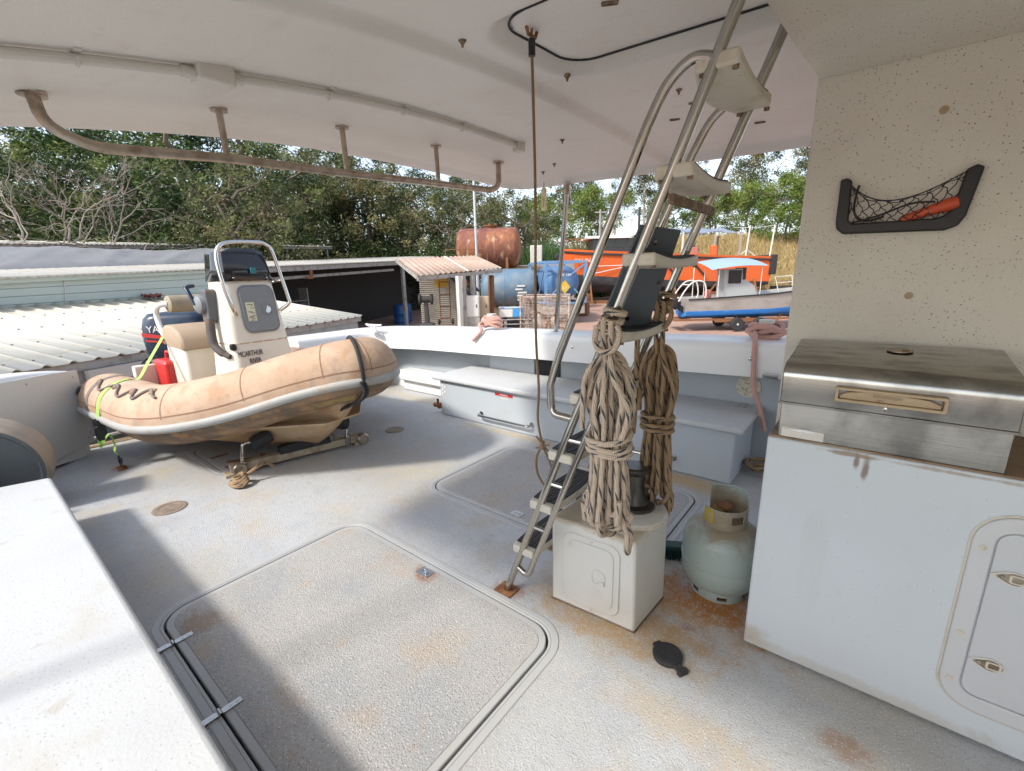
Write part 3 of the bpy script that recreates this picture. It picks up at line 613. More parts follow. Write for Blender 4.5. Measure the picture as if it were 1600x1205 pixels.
# ---- cabin wall on the right, its overhang, screws
cw = thing('cabin_wall', 'speckled cream cabin wall behind the barbecue', 'wall', (.5, 2.13, 0))
def CW(o): o.location = (-.5, -2.13, 0); return o
q = MB(); q.box(-.262, 1.5, 2.10, 2.16, 0, 2.16); CW(q.build('panel', m_cream, cw, bevel=.006))
q = MB(); q.prism([(-.345, 1.0), (-.262, 2.098), (1.5, 2.098), (1.5, .2), (-.41, .2)], 2.045, 2.13); CW(q.build('overhang', m_cream, cw, bevel=.006))
q = MB(); q.box(1.35, 1.4, -1.0, 2.097, .005, 2.043); CW(q.build('unseen_bulkhead', m_cream, cw))  # unseen wall behind the camera, added to cut sky light and reflect in the barbecue
for (x, z) in ((.091, 1.875), (.089, 1.298)):
    q = MB(); q.lathe([(.0125, 0), (.011, .004), (.006, .0045), (.005, .002), (0, .002)], (x, 2.10, z), (0, -1, 0), 16); CW(q.build('screw_cap', m_handle, cw))

# ================================================================== INFLATABLE BOAT ON ITS CRADLE
rib = thing('inflatable_boat', 'rigid inflatable boat with sun-faded tan tubes and a cream steering console', 'inflatable boat', (-4.98, 1.56, 0), R(5))
half = [(-.22, -.80, .455), (-.05, -.80, .455), (.35, -.80, .457), (.8, -.80, .46), (1.12, -.79, .495), (1.36, -.70, .535), (1.62, -.52, .60), (1.90, -.31, .70), (2.14, -.12, .77), (2.22, 0, .785)]
full = half + [(x, -y, z) for x, y, z in half[-2::-1]]
cl = catmull(full, 6); TR = .213
def fr_at(i):
    a = cl[max(i - 1, 0)]; b = cl[min(i + 1, len(cl) - 1)]; t = (b - a).normalized()
    out = t.cross(Vector((0, 0, 1))).normalized()          # outboard on the starboard (-y) run
    return t, out, out.cross(t).normalized()
def trad(i):
    e = min(i, len(cl) - 1 - i)
    return TR * (1.0 if e > 5 else (.70, .79, .87, .93, .97, .99)[e])
def tube_pt(i, ang, extra=0.0):
    t, o_, u = fr_at(i); r = trad(i) + extra
    return cl[i] + o_ * (r * math.cos(ang)) + u * (r * math.sin(ang))
NT = len(cl)
def tube_strip(name, a0, a1, m, n, extra=0.0):
    q = MB(); q.loft([[tube_pt(i, a0 + (a1 - a0) * j / n, extra) for j in range(n + 1)] for i in range(NT)])
    return q.build(name, m, rib, smooth=60)
up = tube_strip('upper_tube', R(-10), R(205), m_tan, 20)
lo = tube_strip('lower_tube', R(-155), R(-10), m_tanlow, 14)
# rounded stern caps
for i in (0, NT - 1):
    q = MB(); t, o_, u = fr_at(i); t = -t if i == 0 else t; r0 = trad(i)
    secs = []
    for k in range(7):
        a = R(90 * k / 6); r = max(r0 * math.cos(a), .002)
        secs.append([cl[i] + t * (r0 * .8 * math.sin(a)) + r * (o_ * math.cos(2 * math.pi * j / 20) + u * math.sin(2 * math.pi * j / 20)) for j in range(20)])
    q.loft(secs, closed=True); q.build('tube_end', m_tan, up, smooth=60)
# rubbing strake, seam tapes
q = MB(); q.loft([[tube_pt(i, R(-14 + a), e) for a, e in ((-8, -.004), (-7, .014), (-3, .025), (3, .025), (7, .014), (8, -.004))] for i in range(NT)]); q.build('rubbing_strake', m_strake, rib, smooth=50)
for ang in (8, -40, -62):
    q = MB(); q.loft([[tube_pt(i, R(ang + a), .0015) for a in (-1.0, 1.0)] for i in range(4, NT - 4)]); q.build('seam', m_seam, up if ang > 0 else lo)
for i0 in (12, 28, 38, 47, 53, 62, 68, 77, 88):
    q = MB(); n = 18
    for di in (0,):
        t, o_, u = fr_at(i0); q.loft([[tube_pt(i0, R(4 + 150 * j / n), .0018) + t * s_ for s_ in (-.003, .003)] for j in range(n + 1)])
    q.build('seam', m_seam, up)
# dark repair patch under the bow
bi = 50
q = MB(); q.loft([[tube_pt(i, R(-50 + a), .003) for a in (-9, 9)] for i in range(44, 52)]); q.build('patch', mat('stained yellow patch', (.28, .19, .06), .6, layers=(('n', 14, .45, .65, (.12, .09, .05), .8),)), lo)
# webbing band and grab line near the stern, starboard
i0 = 9
t, o_, u = fr_at(i0)
q = MB(); q.loft([[tube_pt(i0, R(-6 + 160 * j / 20), .003) + t * s_ for s_ in (-.03, .03)] for j in range(21)]); q.build('webbing_band', m_band, rib)
gl = []
for k in range(25):
    fi = 9 + k * 18 / 24; i = int(fi); sag = .5 - .5 * math.cos(k / 24 * 3.5 * 2 * math.pi)
    gl.append(tube_pt(i, R(66 - 22 * sag), .010).lerp(tube_pt(i + 1, R(66 - 22 * sag), .010), fi - i))
q = MB(); q.tube(catmull(gl, 4), .0085, 8); q.build('grab_line', m_band, rib)
q = MB(); t, o_, u = fr_at(4); q.loft([[tube_pt(4, R(18 + 22 * j / 6), .004) + t * s_ for s_ in (-.035, .035)] for j in range(7)]); q.build('valve_patch', m_tanlow, rib)
q = MB(); q.lathe([(.03, 0), (.03, .006), (.012, .008), (0, .009)], tube_pt(4, R(29), .003), (tube_pt(4, R(29), 1) - tube_pt(4, R(29))), 16); q.build('valve', m_black, rib)
for i in (9, 14, 19, 25):
    q = MB(); p = tube_pt(i, R(62), .0); d = (tube_pt(i, R(62), 1) - p); q.lathe([(.03, 0), (.028, .006), (.01, .016), (0, .018)], p, d, 14); q.build('line_patch', m_tanlow, rib)
# moulded hull
HS = [(-.04, .72, .33, .60, .22, .09), (.4, .72, .33, .61, .21, .07), (.8, .72, .335, .62, .215, .05), (1.15, .69, .37, .59, .245, .035), (1.40, .56, .43, .44, .30, .03), (1.58, .44, .49, .33, .365, .10), (1.78, .30, .57, .22, .46, .235), (1.98, .17, .665, .12, .58, .40), (2.14, .07, .735, .05, .69, .58), (2.22, .01, .78, .008, .77, .72)]
secs = []
for (x, gy, gz, cy, cz, kz) in HS:
    st = [(x, gy, gz + .06), (x, gy, gz), (x, (gy + cy) / 2 + .01, (gz + cz) / 2 - .01), (x, cy, cz), (x, cy - .015, cz - .006), (x, cy * .55, cz * .5 + kz * .5 - .012), (x, .03 if cy > .05 else cy * .4, kz + .008), (x, 0, kz)]
    secs.append([Vector((a, -b, c)) for a, b, c in st] + [Vector(p) for p in st[-2::-1]])
secs = [[secs[i][k] for i in range(len(secs))] for k in range(len(secs[0]))]
secs = [catmull(row, 4) for row in secs]
q = MB(); q.loft([[row[i] for row in secs] for i in range(len(secs[0]))], caps=True); q.build('hull', m_hull, rib, smooth=22)
q = MB(); q.prism([(-.04, -.72), (1.2, -.70), (1.6, -.45), (1.95, -.15), (1.95, .15), (1.6, .45), (1.2, .70), (-.04, .72)], .36, .375); q.build('sole', m_hull, rib)
q = MB(); q.box(-.09, -.03, -.62, .62, .14, .70); q.build('transom', m_console, rib, bevel=.012)
q = MB(); q.tube([(1.64, 0, .26), (1.70, 0, .255), (1.73, 0, .28)], .016, 10); q.ring(rrect(-.03, .03, -.03, .03, .028, 4), rrect(-.018, .018, -.018, .018, .016, 4), -.007, .007, lambda u, v, d: (1.74 + u, d, .27 + v)); q.build('bow_eye', m_rust, rib)

# console
con = None
def cf(u, v, d=0.0):
    """front face of the console: u across (+ = port), v height"""
    k = (v - .36) / 1.06
    return Vector((1.02 - .15 * k - (.10 * max(0, (abs(u) - .2) / .1)) ** 2 * .6 + d, u * (1.0) + .06, v))
def csec(z):
    k = (z - .36) / 1.06; hw = .285 - .08 * k; f = 1.02 - .15 * k; b = .56 + .02 * k
    r = rrect(b, f, .012 - hw, .012 + hw, .06, 5); return [Vector((x, y, z)) for x, y in r]
q = MB(); q.loft([csec(z) for z in (.36, .55, .895)], closed=True, caps=False)
q.loft([csec(z) for z in (.903, 1.0, 1.2, 1.38, 1.41)] + [[Vector((.74 + (p.x - .74) * .93, .012 + (p.y - .012) * .93, 1.425)) for p in csec(1.42)]], closed=True, caps=True)
con = q.build('console', m_console, rib, smooth=40)
q = MB(); q.loft([[Vector((.74 + (p.x - .74) * s_, .012 + (p.y - .012) * s_, z)) for p in csec(.9)] for s_, z in ((.99, .893), (1.008, .894), (1.008, .904), (.99, .905))], closed=True); q.build('joint', mat('rusty joint', (.45, .27, .15), .7, layers=(('n', 40, .45, .6, (.62, .55, .45), .9),)), con)
k0 = .15 / 1.06
FM = frame((1.021 - .15 * (1.17 - .36) / 1.06, .035, 1.17), (0, 1, 0), (-k0, 0, 1))
def onf(u, v, d): return FM @ Vector((u, v, d))
q = MB(); q.prism(rrect(-.135, .145, -.19, .185, .06, 7), .0, .014, onf); dr = q.build('hatch_door', m_greydoor, con, bevel=.006)
q = MB(); q.ring(rrect(-.147, .157, -.202, .197, .07, 7), rrect(-.135, .145, -.19, .185, .06, 7), .0, .009, onf); q.build('door_frame', m_greydoor, dr, bevel=.003)
q = MB(); q.ring(rrect(.02, .115, -.06, .045, .045, 6), rrect(.029, .106, -.051, .036, .037, 6), .014, .019, onf); q.prism(rrect(.03, .105, -.05, .035, .036, 6), .014, .0148, onf); q.build('latch', m_greydoor, dr)
q = MB(); q.prism([(.05, -.03), (.072, .02), (.10, -.002), (.095, -.028), (.07, -.046)], .0148, .018, onf); q.build('latch_ring', m_steel, dr)
q = MB(); q.prism([(-.105, -.10), (-.035, -.10), (-.035, .055), (-.105, .055)], .0142, .0152, onf); q.build('sticker', mat('cream sticker', (.62, .60, .42), .5), dr)
rnd = random.Random(3); q = MB()
for k in range(14):
    u = -.10 + rnd.random() * .04; v = -.095 + k * .0100; l = .012 + rnd.random() * .035
    if rnd.random() < .7: q.prism([(u, v), (min(u + l, -.04), v), (min(u + l, -.04), v + .0045), (u, v + .0045)], .0152, .0156, onf)
q.build('sticker_print', m_print, dr)
text('lettering', 'MCARTHUR', .064, frame((.9625, -.112, .812), (0.02, 1, 0), (-k0, 0, 1)), m_print, con, .0012, .58)
text('lettering', 'RIVER', .064, frame((.9712, -.085, .748), (0.02, 1, 0), (-k0, 0, 1)), m_print, con, .0012, .58)
q = MB()
for k in range(4): q.box(.93, .950, -.24, -.21, .855 + k * .011, .862 + k * .011)
q.prism(rrect(-.245, -.205, .85, .905, .018), .91, .943, lambda u, v, d: (d, u, v)); q.build('vent', m_black, con)
# smoked windscreen wrapped round the top
q = MB(); ws = []
for z, b in ((1.40, 0), (1.50, .02), (1.61, .04), (1.66, .055)):
    hw = .214 - (z - 1.40) * .12; f = .89 - (z - 1.40) * .22; row = [(.60, -hw), (.72, -hw), (f - .04, -hw * .985), (f, -hw * .90), (f + .008, -hw * .5), (f + .01, 0), (f + .008, hw * .5), (f, hw * .90), (f - .04, hw * .985), (.72, hw), (.60, hw)]
    ws.append([Vector((x, y + .012, z - (.03 if (z > 1.62 and abs(y) > hw * .88) else 0))) for x, y in row])
q.loft(ws); wsc = q.build('windscreen', m_glass, con, smooth=50); sm = wsc.modifiers.new('thick', 'SOLIDIFY'); sm.thickness = .006
q = MB(); q.box(.66, .82, -.13, .15, 1.425, 1.52); q.build('instrument_pod', m_black, con, bevel=.02)
q = MB(); q.box(.895, .915, .02, .065, 1.455, 1.505); q.build('switch', mat('teal switch', (.01, .14, .16), .4), con, bevel=.005)
for y in (-.12, .15):
    q = MB(); q.lathe([(.008, 0), (.006, .004), (0, .005)], (.90, y, 1.425), (1, 0, 0.2), 10); q.build('screw', m_steel, con)
# chrome grab hoop
hp = [(.915, -.155, 1.13), (.955, -.19, 1.20), (.945, -.225, 1.37), (.92, -.23, 1.58), (.915, -.19, 1.67), (.915, -.10, 1.70), (.915, .08, 1.708), (.915, .155, 1.70), (.915, .215, 1.65), (.93, .245, 1.50), (.96, .28, 1.26), (.96, .28, 1.20), (.90, .225, 1.14)]
q = MB(); q.tube(catmull(hp, 6), .0155, 12); q.build('grab_hoop', mat('polished tube', (.66, .65, .63), .16, 1.0, layers=(('n', 9, .58, .7, (.3, .2, .12), .7),)), con)
q = MB(); q.tube([(.945, .26, 1.40), (.84, .20, 1.38)], .009, 8); q.build('hoop_bracket', m_steel, con)
# engine control box, hose, wheel behind
q = MB(); q.prism(rrect(.63, .75, 1.07, 1.34, .03), -.285, -.20, lambda u, v, d: (u + .0, d, v)); cb = q.build('control_box', mat('rust-streaked control box', (.10, .11, .12), .6, layers=(('n', 9, .52, .68, (.22, .11, .06), .9),)), con, bevel=.01)
q = MB(); q.lathe([(.075, 0), (.07, .03), (.05, .045), (0, .05)], (.66, -.285, 1.22), (0, -1, 0), 20); q.build('lever_hub', m_greydoor, cb)
q = MB(); q.bar((.66, -.33, 1.22), (.56, -.34, 1.36), .03, .02); q.bar((.56, -.34, 1.36), (.50, -.26, 1.37), .035, .03); q.build('lever', m_engine, cb, bevel=.006)
q = MB(); q.tube(catmull([(.72, -.27, 1.10), (.735, -.285, 1.0), (.77, -.295, .90), (.84, -.28, .835), (.91, -.25, .80)], 6), [.034] * 12 + [.03] * 8 + [.022] * 5, 12); q.build('cable_hose', mat('weathered grey hose', (.075, .065, .06), .75, layers=(('n', 12, .5, .7, (.2, .12, .08), .6),)), con)
q = MB(); wc = Vector((.52, .04, 1.28)); ax = Vector((-1, 0, .5)).normalized()
a = Vector((0, 1, 0)); b_ = ax.cross(a)
q.tube([wc + .17 * (math.cos(i * math.pi / 16) * a + math.sin(i * math.pi / 16) * b_) for i in range(32)], .013, 8, closed=True)
for k in (0, 2.1, 4.2): q.tube([wc, wc + .17 * (math.cos(k) * a + math.sin(k) * b_)], .009, 6)
q.tube([wc, wc - ax * .12], .03, 10); q.build('steering_wheel', m_black, con)
# seat with frame, cushion and roll backrest
q = MB(); q.prism(rrect(.10, .46, -.40, .32, .04), .37, .93); st = q.build('seat_box', m_console, rib, bevel=.012)
def cush(u, d):  # rounded cushion section
    return [Vector((x, d, z)) for x, z in ((.08, .87), (.075, .95), (.10, 1.01), (.17, 1.045), (.30, 1.045), (.42, 1.00), (.475, .93), (.48, .85), (.46, .84))]
q = MB(); q.loft([[Vector((.28 + (p.x - .28) * s_, d, .93 + (p.z - .93) * s_)) for p in cush(0, d)] for d, s_ in ((-.415, .80), (-.405, .95), (-.39, 1), (.31, 1), (.325, .95), (.335, .80))], caps=True); q.build('seat_cushion', m_cushion, st, smooth=50)
q = MB(); q.tube([(.06, y, 1.215) for y in (-.315, -.305, -.1, .15, .28, .29)], [.06, .075, .077, .077, .075, .06], 20); q.build('backrest_roll', mat('olive seat roll', (.30, .255, .175), .6, layers=(('n', 6, .5, .75, (.24, .19, .13), .6),)), st)
for y, nm in ((-.37, 1), (.33, 1)):
    q = MB(); q.tube(catmull([(.06, y + (.06 if y < 0 else -.06), 1.215), (.02, y, 1.20), (-.05, y, 1.12), (-.0, y, .98), (.10, y, .90), (.16, y * .99, .89), (.3, y * .99, .89)], 6), .0225, 12); q.build('seat_rail', m_whiteclean, st)
# outboard engine on the transom
om_ = Matrix.Translation((-.33, -.04, .93))
ec = []
for z, lx, hx, hy in ((-.19, -.28, .22, .155), (-.13, -.30, .25, .18), (.0, -.31, .265, .19), (.13, -.30, .26, .19), (.20, -.285, .25, .18), (.245, -.25, .22, .155), (.255, -.15, .15, .09)):
    ec.append([Vector((x - .33, y - .10, z + .93)) for x, y in rrect(lx, hx, -hy, hy, min(.11, hy * .7), 6)])
q = MB(); q.loft(ec, closed=True, caps=True); ob = q.build('outboard_motor', m_engine, rib, smooth=50)
q = MB(); q.loft([[Vector((x - .33, y - .10, z)) for x, y in rrect(-.25, .20, -.13, .13, .07, 4)] for z in (.74, .66)] + [[Vector((x - .33, y - .10, .45)) for x, y in rrect(-.12, .10, -.07, .07, .04, 4)], [Vector((x - .33, y - .10, -.1)) for x, y in rrect(-.1, .08, -.05, .05, .03, 4)]], closed=True, caps=True); q.build('engine_leg', m_engine, ob)
q = MB(); q.loft([[Vector((.0, 0, 0)) + p for p in [Vector((x - .33, y - .10, z)) for x, y in rrect(-.312, .27, -.193, .193, .11, 6)]] for z in (.835, .842)], closed=True); q.build('cowl_seam', m_black, ob)
sidef = frame((-.36, -.293, 1.03), (1, 0, 0), (0, 0, 1))
text('lettering', 'YAMAHA', .088, frame((-.39, -.2935, 1.035), (1, 0, 0), (0, 0, 1)), m_whiteprint, ob, .0015, .92)
q = MB(); q.prism([(-.24, -.06), (.20, -.13), (.20, -.115), (-.05, -.06), (-.24, -.02)], .0, .002, lambda u, v, d: sidef @ Vector((u, v, d))); q.prism([(-.22, -.085), (.05, -.13), (.05, -.14), (-.22, -.105)], .0, .002, lambda u, v, d: sidef @ Vector((u, v, d))); q.build('stripe', m_red, ob)
PV = Vector((-.33, -.10, 0)); ob.matrix_basis = Matrix.Translation(PV + Vector((0, .02, -.06))) @ Matrix.Rotation(R(48), 4, 'Z') @ Matrix.Translation(-PV)      # leg turned hard over
for p in rib.children_recursive: pass
# fuel tank and hoses inside
t = thing('fuel_tank', 'red plastic fuel tank standing inside the inflatable boat behind the seat', 'fuel tank', (-4.90, 1.20, .376), R(5))
q = MB(); q.prism(rrect(-.14, .14, -.10, .10, .03), 0, .36); q.build('tank', m_red, t, bevel=.03)
q = MB(); q.tube(bend([(-.08, 0, .35), (-.08, 0, .42), (.06, 0, .42), (.06, 0, .35)], .03), .014, 8); q.lathe([(.035, .36), (.035, .39), (0, .39)], (.1, 0, 0), n=14); q.build('carry_handle', m_red, t)
q = MB(); rnd = random.Random(5)
t = thing('hose_bundle', 'tangle of brown hoses behind the red fuel tank', 'hoses', (-5.05, 1.05, .376), R(5))
for k in range(6):
    z = .05 + .04 * k; q.tube(catmull([(-.02, -.22 + .03 * k, z), (.05, -.1 + rnd.random() * .1, z + .12), (.02, .05, z + .2 - .03 * k), (-.06, .22, z + .1)], 6), .011, 8)
q.build('hoses', m_rubber, t)

# ---- roller cradle under the bow
t = thing('bow_cradle', 'tan steel cradle bar with black rollers under the bow of the inflatable boat', 'cradle', (-3.46, 1.6, 0), R(-12))
q = MB(); q.box(-.035, .035, -.52, .50, .025, .085); q.box(-.05, .05, -.56, -.46, .0, .028); q.box(-.05, .05, .40, .50, .0, .028); bmz = q.build('beam', mat('dirty cream steel', (.40, .33, .23), .7, layers=(('n', 12, .48, .7, (.22, .15, .09), .7),)), t, bevel=.006)
for (y, ty, z) in ((-.40, -.24, .235), (.38, .24, .235)):
    q = MB(); q.tube(bend([(.03, y - .04, .07), (.03, y - .02, z), (.03, ty + (-.10 if y < 0 else .10), z)], .03), .013, 10); q.tube([(.03, y - .035, .02), (.03, y - .035, .10)], .026, 12); q.build('roller_arm', m_steel, t)
    q = MB(); c = Vector((.03, ty - .05 if y < 0 else ty + .05, z)); q.lathe([(.03, -.075), (.05, -.07), (.056, -.03), (.05, 0), (.056, .03), (.05, .07), (.03, .075)], c, (0, 1, .35 if y < 0 else -.35), 20); q.build('roller', m_rubber, t)
q = MB(); q.loft([[(.0 + a, y, .085 + h) for a, h in ((-.05, 0), (-.04, .07 - abs(y) * .12), (.04, .07 - abs(y) * .12), (.05, 0))] for y in (-.18, -.05, .08, .2)], caps=True); q.build('keel_pad', m_rubber, t)
for y in (-.46, .47):
    q = MB(); q.lathe([(.042, -.03), (.05, -.02), (.05, .02), (.042, .03)], (.04, y, .05), (1, 0, 0), 18); q.lathe([(.02, .03), (.02, .045), (0, .045)], (.04, y, .05), (1, 0, 0), 6); q.build('end_shackle', m_steeldirty, t)
rc = thing('rope_end', 'small frayed coil of brown rope at the near end of the cradle', 'rope', (-3.33, 1.06, .012))
q = MB()
for k in range(4): q.tube([(math.cos(a * math.pi / 10 + k) * (.075 - .016 * k), math.sin(a * math.pi / 10 + k) * (.05 - .006 * k), .012 + .013 * k + .02 * max(0, math.sin(a * .31 + k))) for a in range(20)], .0125, 8, closed=True)
q.tube(catmull([(0, .05, .05), (.02, .12, .09), (-.02, .2, .09), (-.05, .26, .03)], 5), .012, 8); q.build('coil', m_rope2, rc)
t = thing('shackle_strip', 'rusty flat iron strip lying on the small hatch lid', 'iron strip', (-3.78, 1.28, .006), R(60))
q = MB(); q.box(-.13, .13, -.018, .018, 0, .01); q.box(.10, .135, -.022, .022, .01, .03); q.build('strip', m_rust, t, bevel=.002)

# ---- lime ratchet strap and black bow line
t = thing('ratchet_strap', 'lime green ratchet strap tying the inflatable boat down to the deck', 'strap', (-4.43, .63, .04))
o0 = Vector((-4.43, .63, .04))
W2L = rib.matrix_basis
ti = 13
arc = [W2L @ tube_pt(ti, R(a), .006) for a in (108, 90, 70, 50, 28, 5)]
sp = [W2L @ Vector((.10, -.40, .95)), (W2L @ Vector((.10, -.40, .95))).lerp(arc[0], .33), (W2L @ Vector((.10, -.40, .95))).lerp(arc[0], .67)] + arc + [arc[-1] + Vector((.0, -.01, -.07))]
def ribbon(q, pts, wv, th=.0015):
    P = [Vector(p) - o0 for p in pts]
    for sgn in (0,):
        q.loft([[p - wv * .5, p + wv * .5, p + wv * .5 + Vector((0, 0, th)), p - wv * .5 + Vector((0, 0, th))] for p in P], closed=True)
q = MB(); ribbon(q, catmull(sp, 4), Vector((.036, .012, 0))); rp_ = arc[-1] + Vector((0, -.012, -.075))
ribbon(q, catmull([rp_ + Vector((0, 0, -.14)), rp_ + Vector((-.03, -.02, -.22)), Vector((-4.40, .60, .30)), Vector((-4.435, .625, .20)), Vector((-4.40, .61, .16)), Vector((-4.43, .63, .105))], 5), Vector((.02, .008, 0)))
q.tube([Vector(p) - o0 for p in catmull([rp_ + Vector((-.04, 0, .01)), rp_ + Vector((-.06, -.01, -.08)), rp_ + Vector((-.045, -.02, -.17)), rp_ + Vector((0, -.02, -.19))], 5)], .006, 6)
q.build('webbing', m_lime, t)
q = MB(); q.box(-.028, .028, -.022, .022, -.13, .0); q.box(-.034, -.028, -.03, .03, -.15, .01); q.box(.028, .034, -.03, .03, -.15, .01); q.lathe([(.02, -.04), (.02, .04)], (0, -.01, -.05), (1, 0, 0), 12)
o_ = q.build('ratchet', m_black, t, bevel=.004); o_.location = rp_ - o0
q = MB(); q.tube(catmull([(0, 0, .07), (.01, -.005, .03), (.005, 0, -.002), (-.02, .01, .0), (-.045, .015, .03)], 5), .007, 8); q.build('hook', m_black, t)
t = thing('bow_line', 'black line over the bow of the inflatable boat with a knot on top', 'rope', (-2.9, 2.0, .8)); o0 = Vector((-2.9, 2.0, .8))
bi = 52
P = [W2L @ tube_pt(bi, R(a), .012) for a in (165, 140, 115, 90, 65, 40, 15, -10)] + [W2L @ (tube_pt(bi, R(-40), .03)), W2L @ Vector((1.86, .02, .40)), W2L @ Vector((1.78, .0, .29))]
q = MB(); q.tube([p - o0 for p in catmull(P, 5)], .0135, 8); q.tube([p + Vector((.012, -.028, 0)) - o0 for p in catmull(P[7:], 5)], .011, 8)
rnd = random.Random(8); kc = P[0] - o0 + Vector((-.02, -.03, .05))
pts = [kc + Vector((rnd.uniform(-.10, .10), rnd.uniform(-.10, .10), rnd.uniform(-.03, .04))) for k in range(14)]
q.tube(catmull(pts, 6, True), .014, 8, closed=True); q.build('line', m_rubber, t)

# ================================================================== LADDER TO THE UPPER DECK
LW = .412                                                     # clear width between the stringers
lad = thing('boarding_ladder', 'steep stainless ladder with cream treads going up through the roof', 'ladder', (-1.145, 1.353, 0))
sl = .389
def lp(z, dy=0.0, off=0.0): return Vector((sl * z + off, dy, z))       # local point on the stringer
fo = MB()
for dy, nm in ((0, 'near'), (LW, 'far')):
    s_ = 1 if dy == 0 else 1
    q = MB(); q.tube([lp(0.0, dy), lp(1.0, dy), lp(2.13, dy)], .0158, 14); q.build('stringer', m_steel, lad)
    hr = [lp(.885, dy, .005), lp(.885, dy, -.03), (lp(.90, dy, -.10)), (lp(1.0, dy, -.148)), lp(1.12, dy, -.155), lp(1.80, dy, -.128), lp(1.89, dy, -.112), lp(1.935, dy, -.07), lp(1.93, dy, -.02), lp(1.915, dy, 0.0)]
    q = MB(); q.tube(catmull(hr[:4], 5)[:-1] + hr[3:5] + catmull(hr[5:], 5), .0145, 12); q.build('handrail', m_steel, lad)
    q = MB(); q.tube(bend([lp(.155, dy, .0), lp(.125, dy, .075), lp(.20, dy, .072), lp(1.02, dy, .075)], .04), .013, 12); q.build('brace_tube', m_steel, lad)
    q = MB(); q.box(-.045, .045, dy - .04, dy + .04, .001, .007); q.build('foot_plate', m_rust, lad)
    for z in (.38, .60, .80): 
        q = MB(); q.tube([lp(z, dy), lp(z, dy, .075)], .009, 8); q.build('spacer', m_steel, lad)
TZ = [.245, .485, .722, .962, 1.197, 1.437, 1.672, 1.915]
def tread(z):
    """curved tread: ends flush with the stringers, middle bowed upward-forward"""
    n = 12; secs = []
    for i in range(n + 1):
        v = i / n; y = -.012 + v * (LW + .004); bow = math.sin(v * math.pi)
        f = -.045 - .035 * bow; b = .062
        dz = Vector((0, 0, -.013 * bow)); th_ = Vector((0, 0, .019 - .004 * bow)); secs.append([lp(z, y, f) + dz - th_, lp(z, y, f) + dz + th_, lp(z, y, b) + dz + th_, lp(z, y, b) + dz - th_])
    q = MB(); q.loft(secs, closed=True, caps=True)
    return q.build('tread', m_tread, lad, bevel=.008), secs
for z in TZ:
    tr, secs = tread(z)
    q = MB()
    for k in range(4):
        a0 = .06 + k * .235; rows = []
        for s_ in secs[1:-1]:
            a = s_[1].lerp(s_[2], a0); b = s_[1].lerp(s_[2], a0 + .19); rows.append([a + Vector((0, 0, -.002)), a + Vector((0, 0, .004)), b + Vector((0, 0, .004)), b + Vector((0, 0, -.002))])
        q.loft(rows, closed=True, caps=True)
    q.build('grip_strip', m_grip, tr)
    for y in (.005, LW - .005):
        for off in (-.03, .05):
            q = MB(); q.lathe([(0, -.028), (.008, -.027), (.009, -.018)], lp(z, y, off), n=8); q.build('bolt', m_fix, tr)
q = MB(); q.bar(lp(1.60, .0, .03), lp(1.60, LW, .03), .016, .026); q.build('cross_bar', m_fix, lad)
# slate coloured board wedged behind the ladder
t = thing('slate_board', 'dark slate board wedged behind the middle of the ladder', 'board', (-.66, 1.56, 1.2))
E1 = Vector((-.085, 0, -.26)); bc = [Vector((-.622, 1.46, 1.545)), Vector((-.54, 1.60, 1.53)), Vector((-.665, 1.655, 1.19)), Vector((-.80, 1.50, 1.17))]
nb = (bc[1] - bc[0]).cross(bc[3] - bc[0]).normalized(); o0 = Vector((-.66, 1.56, 1.2))
q = MB(); q.add([p - o0 for p in bc] + [p - o0 + nb * .012 for p in bc], [(0, 1, 2, 3), (7, 6, 5, 4), (0, 4, 5, 1), (1, 5, 6, 2), (2, 6, 7, 3), (3, 7, 4, 0)]); q.build('board', m_navy, t, bevel=.002)
for a, b in ((.12, .45), (.85, .5), (.5, .9)):
    p = bc[0].lerp(bc[1], b).lerp(bc[3].lerp(bc[2], b), a); 
    for sg in (nb,): q = MB(); q.lathe([(.009, -.004), (.009, .016), (0, .018)], p - o0, sg, 10); q.build('screw', m_steel, t)

